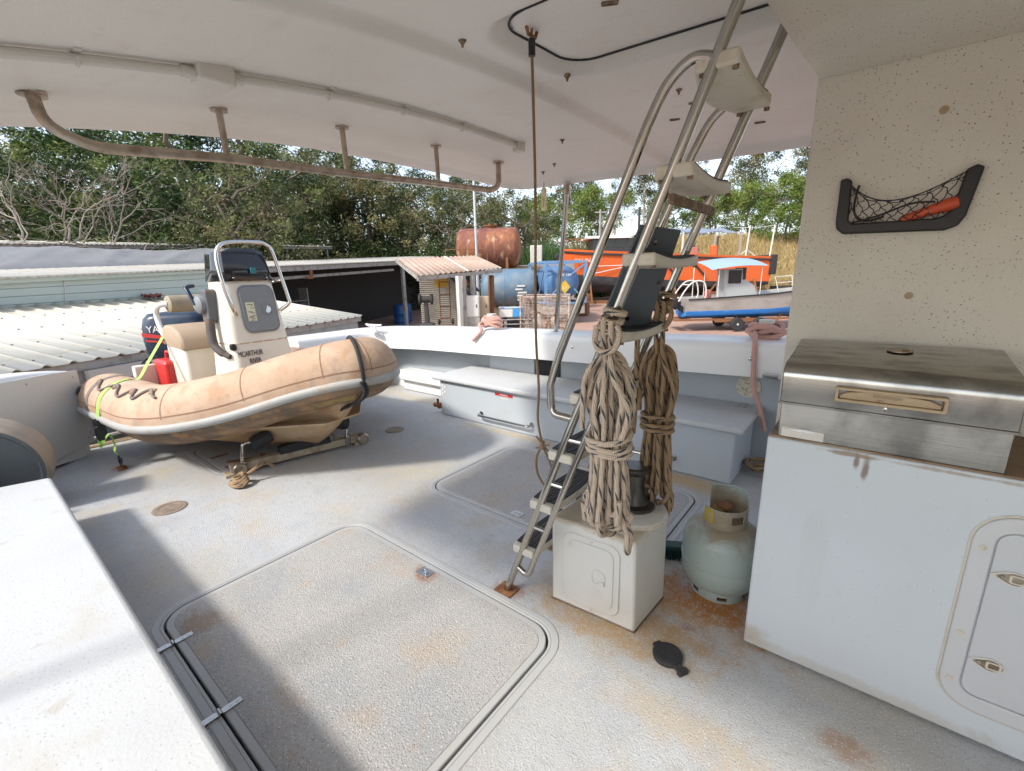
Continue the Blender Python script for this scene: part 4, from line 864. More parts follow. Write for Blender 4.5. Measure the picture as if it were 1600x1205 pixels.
# ---- rope hanks
def hank(name, label, o, m, seed, wid, top, bot, waist, r, hx, nloop, ry=.75):
    rnd = random.Random(seed); t = thing(name, label, 'rope', o, group='rope hanks on the ladder')
    q = MB(); slots = []
    for k in range(2 * nloop):
        ring_ = k % 3; a = 2 * math.pi * (k / (2 * nloop)) * 1.0 + rnd.uniform(-.12, .12); rr = wid * (1.0 if ring_ < 2 else .45) * rnd.uniform(.9, 1.05)
        slots.append(Vector((math.cos(a) * rr, math.sin(a) * rr * ry, 0)))
    idx = list(range(2 * nloop)); rnd.shuffle(idx)
    for k in range(nloop):
        a = slots[k]; b = slots[(k + rnd.choice((1, 2, 3, nloop))) % (2 * nloop)] if rnd.random() < .5 else slots[k + nloop]
        zt = top - rnd.uniform(0, .05); zb = bot + .06 + rnd.uniform(0, .15) * (1 if k else 0)
        def P(s_, f, z): return Vector((s_.x * f, s_.y * f, z))
        j = lambda: rnd.uniform(-.0035, .0035)
        ctl = [P(a * .5 + b * .5, .35, zt), P(a, .75, zt - .035), P(a, 1.02, zt - .12), P(a, .95 + rnd.uniform(-.04, .04), (zt + waist) / 2 - .02), P(a, .74, waist + .03), P(a, .72, waist - .03), P(a, .84 + rnd.uniform(-.05, .05), waist - .15), P(a, 1.0 + rnd.uniform(-.06, .1), waist - .28), P(a, 1.18, zb + .07), P(a * .85 + b * .15, 1.15, zb + .015), P(a * .5 + b * .5, 1.15, zb), P(a * .15 + b * .85, 1.15, zb + .015), P(b, 1.18, zb + .07), P(b, 1.0 + rnd.uniform(-.06, .1), waist - .28), P(b, .84, waist - .15), P(b, .72, waist - .03), P(b, .74, waist + .03), P(b, .95, (zt + waist) / 2 - .02), P(b, 1.02, zt - .12), P(b, .75, zt - .035)]
        ctl = [c + Vector((j(), j(), j())) for c in ctl]
        q.tube(catmull(ctl, 4, True), r, 9, closed=True)
    for k in range(3):
        z = waist - .028 + k * .027; til = rnd.uniform(-.25, .25)
        q.tube([Vector((math.cos(i * math.pi / 14) * (wid * .80 + r), math.sin(i * math.pi / 14) * (wid * .80 * ry + r * 1.1), z + til * .1 * math.cos(i * math.pi / 14 + k))) for i in range(28)], r, 9, closed=True)
    # crossing turn over the shoulder, neck and hitch round the rail
    q.tube(catmull([(0, -.0, top + .02), (-wid * .7, -wid * ry * .8, top - .05), (-wid * 1.05, -wid * ry * .5, top - .13), (-wid * .9, -wid * ry, waist + .05)], 5), r, 9)
    q.tube(catmull([(0, -.01, top + .03), (wid * .5, -wid * ry * 1.05, top - .06), (wid * 1.05, -wid * ry * .7, top - .17), (wid * .9, -wid * ry, waist + .04)], 5), r, 9)
    q.tube(catmull([(-.012, -.02, top - .03), (-.014, -.03, top + .05), (-.012, -.04, hx + .01)], 4), r, 9); q.tube(catmull([(.012, -.02, top - .03), (.012, -.03, top + .05), (.014, -.038, hx)], 4), r, 9)
    ax = Vector((sl, 0, 1)).normalized(); u = Vector((1, 0, -sl)).normalized(); v = Vector((0, 1, 0))
    for k in range(3):
        c = Vector((sl * (hx - .0) * 0, 0, 0)) + Vector((0, 0, hx)) + ax * (-.032 + k * .028)
        q.tube([c + (u * math.cos(i * math.pi / 10) + v * math.sin(i * math.pi / 10)) * (.021 + r) + ax * .006 * math.sin(i * math.pi / 10 + k) for i in range(20)], r, 9, closed=True)
    q.tube(catmull([Vector((.03, -.03, hx - .02)), Vector((.045, -.04, hx - .05)), Vector((.03, -.05, hx - .09)), Vector((-.01, -.055, hx - .10)), Vector((-.04, -.04, hx - .07)), Vector((-.04, -.03, hx - .02))], 5), r, 9)
    q.build('coil', m, t, smooth=60); return t, q
hank('rope_hank', 'fat tan rope hank flecked with blue, tied to the near rail of the ladder', (-.652, 1.335, 0), m_rope, 4, .080, 1.14, .375, .835, .0100, 1.255, 14)
t, _ = hank('rope_hank', 'thinner brown rope hank tied to the far rail of the ladder', (-.638, 1.745, 0), m_rope2, 9, .066, 1.12, .30, .80, .0096, 1.29, 11)
q = MB(); q.tube(catmull([(-.05, .0, 1.26), (-.09, -.02, 1.15), (-.085, -.03, .95), (-.09, -.03, .74)], 5), .0112, 9); q.build('rope_tail', m_rope2, t); MB().tube(catmull([(.02, 0, .45), (.05, .0, .30), (.03, 0, .15), (.06, .0, .08)], 5), .0112, 9).build('rope_tail', m_rope2, t)

# ================================================================== WINCH BOX, GAS BOTTLE, SMALL THINGS ON DECK
ang = R(4)
wb = thing('winch_box', 'cream white box with a round-latched door carrying a dark capstan', 'box', (-.765, 1.585, 0), R(0))
q = MB(); q.loft([[(-.188, -.150, 0), (.186, -.125, 0), (.205, .150, 0), (-.17, .15, 0)], [(-.188, -.152, .405), (.177, -.130, .405), (.200, .15, .405), (-.17, .15, .405)]], closed=True, caps=True)
m_wbox = mat('aged white box', (.66, .65, .60), .4, layers=(('n', 3, .45, .8, (.58, .53, .43), .7), ('n', 24, .64, .78, (.42, .25, .1), .6), ('p', (-.8, 1.6, .405), (.5, .4, .03), (.5, .40, .27), .8)))
q.build('box', m_wbox, wb, bevel=.010)
q = MB(); q.lathe([(.145, .404), (.14, .425), (.13, .43), (0, .43)], (.075, .075, 0), n=40); q.build('plinth', m_wbox, wb)
fd = (Vector((.184, -.126, .2)) - Vector((-.188, -.151, .2))).normalized(); FM2 = frame((-.004, -.1392, .205), fd, (0, 0, 1))
def wf(u, v, d): return FM2 @ Vector((u, v, d))
q = MB(); q.prism(rrect(-.125, .125, -.165, .155, .045, 6), .0, .007, wf); dd_ = q.build('door', m_wbox, wb, bevel=.004)
q = MB(); q.prism(rrect(-.10, .10, -.14, .13, .035, 6), .007, .011, wf); q.build('door_panel', m_wbox, dd_, bevel=.004)
q = MB(); q.ring(rrect(.005, .067, -.045, .03, .03, 6), rrect(.011, .061, -.039, .024, .025, 6), .011, .014, wf); q.prism(rrect(.011, .061, -.039, .024, .025, 6), .0095, .0112, wf); q.prism([(.02, -.038), (.062, -.012), (.068, -.03), (.045, -.045)], .011, .02, wf); q.build('latch', m_wbox, dd_)
q = MB(); q.loft([[(-.19, -.153, .0), (.188, -.127, .0), (.208, .15, .0)], [(-.19, -.153, .008), (.188, -.127, .008), (.208, .15, .008)]]); q.build('sealant', m_soot, wb)
q = MB(); q.lathe([(.088, .43), (.088, .445), (.062, .452), (.045, .48), (.040, .53), (.043, .575), (.058, .592), (.060, .605), (.050, .612), (0, .612)], (.068, .10, 0), n=36); q.build('capstan', mat('tarnished capstan', (.10, .095, .085), .35, .8, layers=(('n', 12, .5, .7, (.2, .17, .13), .6),)), wb)
gb = thing('gas_bottle', 'pale green steel gas bottle with a rusty shoulder', 'gas bottle', (-.392, 1.948, 0), R(20)); gb.scale = (.99, .99, .88)
q = MB(); q.lathe([(.10, .045), (.140, .065), (.158, .10), (.163, .15), (.163, .176), (.166, .178), (.166, .186), (.163, .188), (.163, .27), (.158, .305)], n=48); q.build('body', m_gas, gb)
q = MB(); q.lathe([(.158, .305), (.146, .335), (.115, .365), (.07, .385), (.03, .39), (0, .39)], n=48); q.build('shoulder', m_gas, gb)
fr = []
def arcwall(q, a0, a1, r, z0, z1, th=.004, n=20):
    rows = []
    for i in range(n + 1):
        a = a0 + (a1 - a0) * i / n; c, s_ = math.cos(a), math.sin(a)
        rows.append([((r - th) * c, (r - th) * s_, z0), (r * c, r * s_, z0), (r * c, r * s_, z1(a) if callable(z1) else z1), ((r - th) * c, (r - th) * s_, z1(a) if callable(z1) else z1)])
    q.loft(rows, closed=True, caps=True)
q = MB(); lo_z = lambda a: .475
for a0, a1, z0, z1 in ((-2.75, -1.38, .37, .475), (-1.38, -.75, .37, .41), (-1.38, -.75, .452, .475), (-.75, -.1, .37, .475), (-.1, 2.2, .37, .525)):
    arcwall(q, a0, a1, .092, z0, z1)
q.tube([(.09 * math.cos(-.1 + 2.3 * i / 20), .09 * math.sin(-.1 + 2.3 * i / 20), .525) for i in range(21)], .005, 6); q.build('collar', m_gas, gb)
q = MB(); arcwall(q, -2.74, -2.2, .0932, .40, .47, .001); q.build('sticker', mat('faded yellow sticker', (.48, .36, .05), .6, layers=(('n', 40, .5, .6, (.35, .3, .2), .8),)), gb)
q = MB()
for a0 in (-2.4, -1.35, -.3, .75, 1.8, 2.85): arcwall(q, a0, a0 + .7, .118, 0, .05); arcwall(q, a0 + .7, a0 + 1.05, .118, .032, .05); arcwall(q, a0 + .7, a0 + 1.05, .118, 0, .012)
q.build('foot_ring', m_gas, gb)
q = MB(); q.lathe([(.022, .385), (.022, .42), (.014, .425), (.014, .45)], n=14); q.tube([(.0, 0, .435), (-.05, .01, .44)], .013, 10); q.build('valve', mat('brass valve', (.30, .20, .07), .45, .7), gb)
q = MB(); q.lathe([(.028, .45), (.03, .455), (.03, .468), (.02, .472), (0, .472)], n=10); q.build('tap_wheel', m_rust, gb)
t = thing('deck_brush', 'dark green deck brush lying behind the gas bottle', 'brush', (-.62, 2.06, 0), R(28))
q = MB(); q.box(-.14, .14, -.03, .03, .045, .07); q.build('stock', mat('dark green plastic', (.01, .05, .04), .5), t, bevel=.006)
q = MB(); rnd = random.Random(2)
for i in range(28):
    for j in range(7):
        x = -.135 + i * .01; y = -.028 + j * .009; q.tube([(x, y, .046), (x + rnd.uniform(-.006, .006), y * 1.35 + rnd.uniform(-.005, .005), .001)], .0035, 4, caps=False)
q.build('bristles', mat('dark green bristle', (.006, .035, .028), .7), t)
t = thing('rubber_cap', 'black rubber deck filler cap lying on the deck', 'cap', (-.432, 1.425, 0), R(-30))
q = MB(); q.lathe([(.046, 0), (.052, .004), (.054, .016), (.052, .021), (.040, .024), (.036, .0225), (0, .0225)], n=40); q.build('cap', m_rubber, t)
q = MB(); q.box(.045, .085, -.014, .014, .002, .018); q.box(.07, .088, -.020, .020, .0, .02); q.build('hinge_tab', m_rubber, t, bevel=.003)
q = MB(); q.box(-.066, -.048, -.018, .018, .004, .018); q.build('lip', m_rubber, t, bevel=.005)
# pink mooring ropes on the gunwale
def mound(name, label, o, seed, tail, cap):
    rnd = random.Random(seed); t = thing(name, label, 'rope', o, group='faded pink mooring ropes')
    q = MB()
    for k in range(5):
        ph = rnd.uniform(0, 6); q.tube([(math.cos(a * math.pi / 12 + ph) * (.10 + .02 * k % .04), math.sin(a * math.pi / 12 + ph) * .06, .02 + .016 * k + .02 * math.sin(2 * a * math.pi / 12 + ph)) for a in range(24)], .0175, 9, closed=True)
    q.tube(catmull([(-.1, .02, .04), (0, -.06, .10), (.1, .02, .06)], 6), .018, 9); q.tube(catmull(tail, 6), .0165, 9); q.build('rope', m_pink, t)
    q = MB(); q.lathe([(.035, 0), (.035, .11), (.05, .112), (.05, .135), (0, .137)], n=20); q.build('mooring_post', m_chalk, t)
mound('mooring_rope', 'faded pink rope on the gunwale post near the hanging cord', (-3.10, 3.55, .875), 3, [(-.08, -.05, .05), (-.05, -.14, .03), (.0, -.165, -.02), (-.06, -.17, -.08), (-.12, -.175, -.13)], 1)
mound('mooring_rope', 'faded pink rope on the gunwale by the cabin wall with a long tail', (-.58, 3.62, .915), 6, [(-.06, -.05, .05), (-.03, -.18, .02), (-.02, -.225, -.06), (-.0, -.23, -.3), (.06, -.2, -.5), (.09, -.2, -.62)], 0)
t = thing('rope_coil', 'end of pink rope curled on the deck behind the cabinet', 'rope', (-.46, 3.38, .01))
q = MB(); q.tube([(math.cos(a * .4) * (.06 + .012 * a * .2), math.sin(a * .4) * (.06 + .01 * a * .2), .015 + .0016 * a) for a in range(36)], .015, 8); q.build('coil', m_rope2, t)

# ================================================================== CABINET, BARBECUE, NET POCKET
cb = thing('galley_cabinet', 'white cabinet with a two-latch hatch standing against the cream cabin wall', 'cabinet', (.5, 1.88, 0))
def CB(o): o.location = (-.5, -1.88, 0); return o
q = MB(); q.box(-.226, 1.34, 1.665, 2.099, .012, .846); CB(q.build('carcass', m_cab, cb, bevel=.006))
q = MB(); q.box(-.224, 1.34, 1.668, 2.099, .8462, .8535); CB(q.build('counter', m_soot, cb, bevel=.003))
def cfm(u, v, d): return Vector((u, 1.665 - d, v))
q = MB(); q.ring(rrect(.30, .98, .115, .745, .09, 8), rrect(.345, .935, .165, .70, .04, 8), 0, .009, cfm); CB(q.build('hatch_frame', mat('grey white hatch frame', (.58, .59, .595), .5, layers=(('n', 3, .45, .8, (.5, .46, .40), .6),)), cb, bevel=.004))
q = MB(); q.ring(rrect(.293, .987, .108, .752, .097, 8), rrect(.30, .98, .115, .745, .09, 8), 0, .003, cfm); CB(q.build('sealant', m_tread, cb, bevel=.001))
q = MB(); q.prism(rrect(.3475, .9325, .1675, .6975, .038, 8), 0, .007, cfm); hd = CB(q.build('hatch_door', mat('grey white hatch door', (.56, .575, .59), .45, layers=(('n', 2, .45, .8, (.47, .46, .44), .6),)), cb, bevel=.003))
for z in (.57, .288):
    q = MB(); o_ = []
    for i in range(32):
        a = 2 * math.pi * i / 32; rx = .030 + .014 * max(0, -math.cos(a)) ** 3; o_.append((.392 + rx * math.cos(a), z + .021 * math.sin(a) * (1 - .35 * max(0, -math.cos(a)) ** 2)))
    inn = [(.394 + (x - .392) * .82, z + (y - z) * .82) for x, y in o_]
    q.ring(o_, inn, .006, .0115, cfm); la = q.build('latch', m_chalk, hd)
    q = MB(); q.prism([(.394 + (x - .392) * .80, z + (y - z) * .80) for x, y in o_], .006, .0078, cfm); q.build('latch_recess', m_steeldirty, la)
    q = MB(); q.ring(rrect(.384, .416, z - .013, z + .012, .006, 4), rrect(.389, .411, z - .009, z + .008, .004, 4), .0078, .0125, cfm); q.build('latch_ring', m_tread, la)
    q = MB(); q.lathe([(.006, 0), (.004, .003), (0, .003)], (.371, 1.665 - .0078, z), (0, -1, 0), 10); q.build('latch_screw', m_steel, la)
for (x, z) in ((.322, .64), (.320, .36), (.322, .2)):
    q = MB(); q.lathe([(.0085, 0), (.008, .002), (.005, .0025), (0, .002)], (x, 1.665 - .009, z), (0, -1, 0), 14); CB(q.build('screw_cover', m_tread, cb))
bb = thing('barbecue', 'stainless box barbecue with a closed lid on the white cabinet', 'barbecue', (.07, 1.86, .853))
BX0, BX1 = -.203, .335
def bsec(pts): return pts
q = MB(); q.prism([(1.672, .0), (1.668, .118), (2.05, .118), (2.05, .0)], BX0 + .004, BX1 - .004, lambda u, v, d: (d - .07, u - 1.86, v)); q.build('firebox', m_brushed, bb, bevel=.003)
lid_p = [(1.660, .122), (1.660, .205)] + [(1.660 + .05 * (1 - math.cos(R(a))), .205 + .05 * math.sin(R(a))) for a in (15, 30, 45, 60, 72)] + [(2.03, .284), (2.05, .274), (2.05, .122)]
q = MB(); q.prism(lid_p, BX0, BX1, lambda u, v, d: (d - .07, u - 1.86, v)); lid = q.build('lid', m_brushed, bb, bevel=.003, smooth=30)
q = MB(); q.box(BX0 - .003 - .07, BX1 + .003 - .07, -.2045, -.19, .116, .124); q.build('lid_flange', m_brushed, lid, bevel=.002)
FB = frame((0, 1.6595 - 1.86, .174), (1, 0, 0), (0, 0, 1))
def bf(u, v, d): return FB @ Vector((u, v, d))
q = MB(); q.ring(rrect(-.128, .122, -.022, .022, .004, 3), rrect(-.120, .114, -.014, .014, .003, 3), 0, .024, bf); hd = q.build('handle', m_handle, lid, bevel=.002)
q = MB(); q.prism([(-.117, -.0135), (.111, -.0135), (.111, -.002), (.085, .008), (.02, .0135), (-.06, .0135), (-.10, .006), (-.117, -.004)], .0, .014, bf); q.build('handle_insert', m_handle, hd, bevel=.002)
text('lettering', 'SOVEREIGN', .0125, bf(-.005, .004, .0145) and frame(bf(-.005, .003, .0145), (1, 0, 0), (0, 0, 1)), m_soot, hd, .0004)
text('lettering', 'BBQ', .008, frame(bf(-.02, -.0075, .0145), (1, 0, 0), (0, 0, 1)), m_soot, hd, .0004)
q = MB(); q.lathe([(.007, 0), (.006, .004), (0, .005)], bf(-.005, -.034, 0), (0, -1, 0), 12); q.build('lock', m_steel, lid)
q = MB(); q.box(-.26, -.14, -.193, -.1885, .003, .035); pl = q.build('badge_plate', m_steel, bb, bevel=.001)
q = MB(); q.prism([(-.253, .030), (-.20, .036), (-.145, .032), (-.19, .026)], .1935, .1945, lambda u, v, d: (u, -d, v)); q.build('badge', m_whiteprint, pl)
q = MB(); q.lathe([(.034, .003), (.034, .006), (.028, .0065), (.026, .004), (0, .004)], (.015, .06, .274), (0, -.06, 1), 20); q.build('vent_cap', m_steeldirty, lid)
q = MB(); q.box(.02, .036, .04, .05, .276, .282); q.build('vent_tab', m_rust, lid)
# net pocket
npk = thing('net_pocket', 'black framed elastic net pocket screwed to the cream cabin wall', 'net pocket', (.02, 2.09, 1.6))
def nf(u, v, d=0): return Vector((u - .02, 2.098 - d - 2.09, v - 1.6))
q = MB(); op = [(-.152, 1.70), (-.150, 1.56), (-.146, 1.535), (-.125, 1.515), (.145, 1.508), (.175, 1.52), (.19, 1.55), (.21, 1.69), (.192, 1.70), (.170, 1.688), (.155, 1.575), (.14, 1.556), (.12, 1.548), (-.098, 1.549), (-.113, 1.56), (-.118, 1.692), (-.132, 1.704)]
q.prism(op, 0, .022, nf); q.build('frame', m_black, npk, bevel=.005)
def sag(u): k = (u + .126) / (.176 + .126); return 1.685 - .245 * k * (1 - k) * (1.5 - .7 * k) - .0 * k
q = MB(); n = 11
def npnt(a, b):       # a along 0..1, b up 0..1
    u = -.122 + (.160 + .122) * a + (.014 * b * a); lo_ = 1.545; return nf(u, lo_ + (sag(u) - lo_) * b, .02 + .02 * math.sin(a * math.pi) * (.4 + .6 * b))
rows = 4
for i in range(-rows, 13):
    for sgn in (1, -1):
        pts = []
        for j in range(rows * 4 + 1):
            b = j / (rows * 4); a = (i + .5 + sgn * b * rows * .55 + (rows * .55 if sgn < 0 else 0) * 0 + .10 * math.sin(j * math.pi / 2)) / 9
            if 0 <= a <= 1: pts.append(npnt(a, b))
        if len(pts) > 2: q.tube(pts, .0016, 5)
q.tube([npnt(i / 24, 1.0) for i in range(25)], .0022, 6); q.tube([npnt(i / 24, .93) + Vector((0, -.002, .004 * math.sin(i))) for i in range(25)], .0016, 6); q.build('netting', m_black, npk)
t = thing('torch', 'orange torch lying inside the net pocket', 'torch', (.10, 2.085, 1.573), 0)
q = MB(); q.lathe([(.0, -.075), (.010, -.07), (.014, -.03), (.018, .02), (.021, .045), (.019, .068), (0, .075)], (0, 0, 0), (1, 0, .32), 16); q.build('body', m_orange, t)
t = thing('black_cable', 'black cable hook curling up out of the net pocket', 'cable', (-.09, 2.085, 1.6))
q = MB(); q.tube(catmull([(.075, 0, -.035), (.03, 0, -.045), (.0, 0, -.03), (-.012, -.002, 0), (-.010, -.004, .055), (-.006, -.004, .075)], 6), .0035, 8); q.tube(catmull([(-.02, 0, -.05), (.06, 0, -.03), (.14, 0, .0), (.2, 0, .0)], 6), .003, 8); q.build('cable', m_black, t)

# ================================================================== THE YARD BELOW
G0 = -1.6
def gz(x, y):
    d = -.608 * x + .757 * y; s_ = .783 * x + .622 * y
    z = G0 + .045 * max(0, min(d, 45) - 23)
    z += 5.6 * sstep(43, 66, d) * sstep(-6, 12, s_) + .03 * max(0, d - 64)
    return z + .06 * math.sin(x * .31) * math.cos(y * .27)
m_dirt = mat('red dirt yard', (.37, .235, .18), .95, layers=(('n', .18, .42, .68, (.31, .185, .135), .8), ('n', .9, .5, .72, (.40, .27, .20), .6), ('n', 4, .55, .75, (.22, .13, .09), .6), ('n', .07, .55, .7, (.27, .22, .13), .7)), bump=(3, .6, .05), coords='World')
q = MB(); n = 150
def gp_(u, v):
    a = (u * 2 - 1); b = (v * 2 - 1); x = -30 + 420 * math.copysign(abs(a) ** 2.2, a); y = 30 + 420 * math.copysign(abs(b) ** 2.2, b)
    return (x, y, gz(x, y))
q.grid(gp_, n, n); g = q.build('ground', m_dirt, fix=False, smooth=80); tag(g, kind='structure')
if g.data.polygons[0].normal.z < 0: g.data.flip_normals()

m_corr = mat('aged white roof sheet', (.64, .60, .50), .45, layers=(('n', 1.4, .5, .75, (.55, .50, .41), .6), ('n', 5, .58, .75, (.46, .34, .21), .6, (1, .2, 1)), ('s', 3.0, .08, (.2, .18, .16), .8, 1)))
m_corr2 = mat('aged cream roof sheet', (.56, .53, .46), .55, layers=(('n', 1.1, .45, .7, (.45, .40, .33), .7), ('n', 6, .55, .75, (.36, .26, .17), .6)))
m_brownroof = mat('rust brown roof sheet', (.44, .32, .25), .7, layers=(('n', .8, .45, .7, (.36, .24, .17), .8), ('n', 5, .55, .75, (.5, .40, .32), .6)))
m_clad = mat('pale green cladding', (.46, .52, .48), .5, layers=(('n', .8, .45, .75, (.41, .46, .44), .7), ('n', 6, .6, .8, (.38, .36, .28), .4)))
m_beam = mat('weathered grey timber', (.34, .32, .29), .8, layers=(('n', 5, .45, .7, (.17, .14, .12), .7),))
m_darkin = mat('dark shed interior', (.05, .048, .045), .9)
m_tarp = mat('grey tarpaulin', (.235, .235, .24), .75, layers=(('n', 1.2, .45, .7, (.18, .185, .19), .7),), bump=(6, .3, .02))
m_blk_ = mat('black brown shade tone', (.055, .045, .038), .85, layers=(('n', 4, .45, .7, (.12, .08, .055), .7),))  # near-black colour stands in for the shade over the yard clutter
m_slab = mat('stained concrete', (.34, .31, .27), .9, layers=(('n', 2, .45, .7, (.24, .21, .18), .7),))
# local frame shared by the sheds
def W(u, v, z): return Vector((-12.47 + .361 * u - .9326 * v, 8.15 - .9326 * u - .361 * v, z))
def sheet(q, c00, c10, c01, c11, nrib, amp, per=6, trap=False, th=.0):
    """ribbed roof sheet: ribs run from the c0- edge (00-10) to the (01-11) edge"""
    A, B, C, D_ = map(Vector, (c00, c10, c01, c11)); up = (B - A).cross(C - A).normalized()
    if up.z < 0: up = -up
    n = nrib * per; rows = []
    for r in range(2):
        row = []
        for i in range(n + 1):
            f = i / n; ph = (i % per) / per
            h = amp * (1 if ph in (0,) or ph > .8 else 0) if trap else amp * math.cos(ph * 2 * math.pi)
            p = (A.lerp(B, f) if r == 0 else C.lerp(D_, f)); row.append(p + up * h)
        rows.append(row)
    q.loft(rows); return q
def rootof(name, label, cat, o, group=None):
    t = thing(name, label, cat, o, group=group); t['_o'] = 0; del t['_o']; return t
def put(o, root): o.location = -Vector(root.location); return o

# low white shed roof nearest to the boat
t = thing('low_shed', 'low shed with a broad ribbed white roof just beyond the transom', 'shed', tuple(W(5, 2.5, G0)))
q = MB(); sheet(q, W(15, 0, .17), W(0, 0, .25), W(15, 5.3, .86), W(0, 5.3, 1.0), 44, .035, 8, True); r_ = put(q.build('roof', m_corr, t, smooth=20, fix=False), t); md = r_.modifiers.new('thick', 'SOLIDIFY'); md.thickness = .012
q = MB()
for k in range(5):
    for i in range(44):
        u = 15 * (1 - i / 44); f = .06 + k * .22
        p = W(u, 5.3 * f, (.17 + .08 * (1 - u / 15)) + f * (.69 + .06 * (1 - u / 15)) + .045); q.box(p.x - .018, p.x + .018, p.y - .018, p.y + .018, p.z - .01, p.z + .008)
o_ = put(q.build('roof_screws', m_beam, t), t); o_['kind'] = 'stuff'
q = MB(); q.loft([[W(15, .12, .05), W(15, .12, -.35)], [W(0.1, .12, .13), W(.1, .12, -.30)]]); q.bar(W(15, .1, .08), W(0, .1, .16), .08, .13); put(q.build('fascia', m_beam, t), t)
q = MB(); q.loft([[W(15, 1.2, .2), W(15, 1.2, G0)], [W(.4, 1.2, .3), W(.4, 1.2, G0)], [W(.4, 5.2, .9), W(.4, 5.2, G0)]]); put(q.build('wall', m_clad, t), t)
for u in (11, 8.2, 5.4, 2.6, .3):
    q = MB(); q.box(-.05, .05, -.05, .05, 0, .2 - G0 - .05); o_ = q.build('post', m_chalk, t); o_.location = W(u, .2, G0) - t.location
q = MB(); q.bar(W(7.4, -.02, -.06), W(5.6, -.02, -.05), .10, .22); put(q.build('fascia_board', mat('pale board', (.45, .42, .38), .8), t), t)
q = MB(); q.loft([[W(5.6, .1, .05), W(5.6, .1, -1.2)], [W(.2, .1, .12), W(.2, .1, -1.2)]]); put(q.build('side_sheet', mat('grey sheet', (.30, .31, .30), .7, layers=(('n', 3, .45, .7, (.22, .22, .21), .7),)), t), t)
t2 = thing('roof_rag', 'small red brown rag lying on the white shed roof', 'rag', tuple(W(2.7, 5.0, 1.0)))
q = MB(); rnd = random.Random(1); q.grid(lambda u, v: (u * .5 - .25, v * .4 - .2, .05 + .07 * math.sin(u * 9) * math.cos(v * 7)), 10, 8); q.build('rag', mat('red brown cloth', (.20, .06, .05), .9), t2)

# long workshop: clad wall at the left, open dark front at the right
def fz(u): return 1.77 - .043 * u
ws = thing('workshop', 'long workshop with pale green cladding at one end and an open dark front', 'shed', tuple(W(-3, 8, G0)))
q = MB(); sheet(q, W(16, 5.05, fz(16) + .06), W(-11.2, 5.05, fz(-11.2) + .06), W(16, 9.3, fz(16) + .22), W(-28, 9.3, 3.28), 150, .022, 6); r_ = put(q.build('roof', m_corr2, ws, smooth=60, fix=False), ws); md = r_.modifiers.new('thick', 'SOLIDIFY'); md.thickness = .01
q = MB(); b = .235
for k in range(4):
    z0, z1 = k / 4, (k + 1) / 4
    def cz(u, f): return .80 + .012 * 0 + (fz(u) - .82 - (.0 if u > 5 else 0)) * f + (0.02)
    q.loft([[W(16, 5.30, cz(16, z0)), W(16, 5.30, cz(16, z1) - .018), W(16, 5.325, cz(16, z1) - .016), W(16, 5.30, cz(16, z1))], [W(-.3, 5.30, cz(-.3, z0)), W(-.3, 5.30, cz(-.3, z1) - .018), W(-.3, 5.325, cz(-.3, z1) - .016), W(-.3, 5.30, cz(-.3, z1))]])
q.loft([[W(16, 5.31, .82), W(16, 5.31, G0)], [W(-.3, 5.31, .82), W(-.3, 5.31, G0)], [W(-.3, 9, fz(0)), W(-.3, 9, G0)]])
put(q.build('cladding', m_clad, ws, smooth=15), ws)
q = MB(); q.bar(W(4.6, 5.28, .85), W(4.5, 5.28, fz(4.5) - .06), .012, .012); put(q.build('joint_strip', m_chalk, ws), ws)
q = MB(); q.bar(W(16, 5.2, fz(16) - .02), W(-.3, 5.2, fz(-.3) - .02), .05, .09); q.bar(W(16, 5.24, .83), W(-.3, 5.24, .86), .06, .07); put(q.build('gutter', m_clad, ws), ws)
q = MB(); q.bar(W(-.3, 5.15, fz(-.3) - .07), W(-11.2, 5.15, fz(-11.2) - .07), .07, .19); q.bar(W(-1.0, 5.4, fz(-1) - .42), W(-10.8, 5.4, fz(-10.8) - .42), .05, .12); put(q.build('beam', m_beam, ws), ws)
q = MB(); q.bar(W(-3.9, 5.1, fz(-4) - .16), W(-3.9, 5.1, fz(-4) - .50), .10, .12); q.bar(W(-3.6, 5.1, fz(-4) - .47), W(-3.95, 5.1, fz(-4) - .47), .12, .10); put(q.build('bracket', m_rust, ws), ws)
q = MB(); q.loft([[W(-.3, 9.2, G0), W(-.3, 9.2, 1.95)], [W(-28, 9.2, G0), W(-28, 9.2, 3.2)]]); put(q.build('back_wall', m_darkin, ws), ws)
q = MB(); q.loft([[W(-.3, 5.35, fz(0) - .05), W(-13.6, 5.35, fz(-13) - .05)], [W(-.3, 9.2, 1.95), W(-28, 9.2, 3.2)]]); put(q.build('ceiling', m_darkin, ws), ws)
q = MB(); q.box(-.09, .09, -.09, .09, 0, 1.1); o_ = q.build('post', mat('blue grey post foot', (.28, .34, .42), .7, layers=(('n', 4, .5, .6, (.42, .38, .33), .8),)), ws); o_.location = W(-11.4, 5.2, G0) - ws.location
q = MB(); q.box(-.10, .10, -.10, .10, 1.1, 1.32); o2 = q.build('paint_band', mat('ochre paint band', (.42, .24, .07), .7, layers=(('n', 7, .45, .6, (.45, .4, .35), .9),)), ws); o2.location = o_.location
q = MB(); q.box(-.088, .088, -.088, .088, 1.32, fz(-11.4) - G0 - .15); o2 = q.build('post_shaft', m_beam, ws); o2.location = o_.location
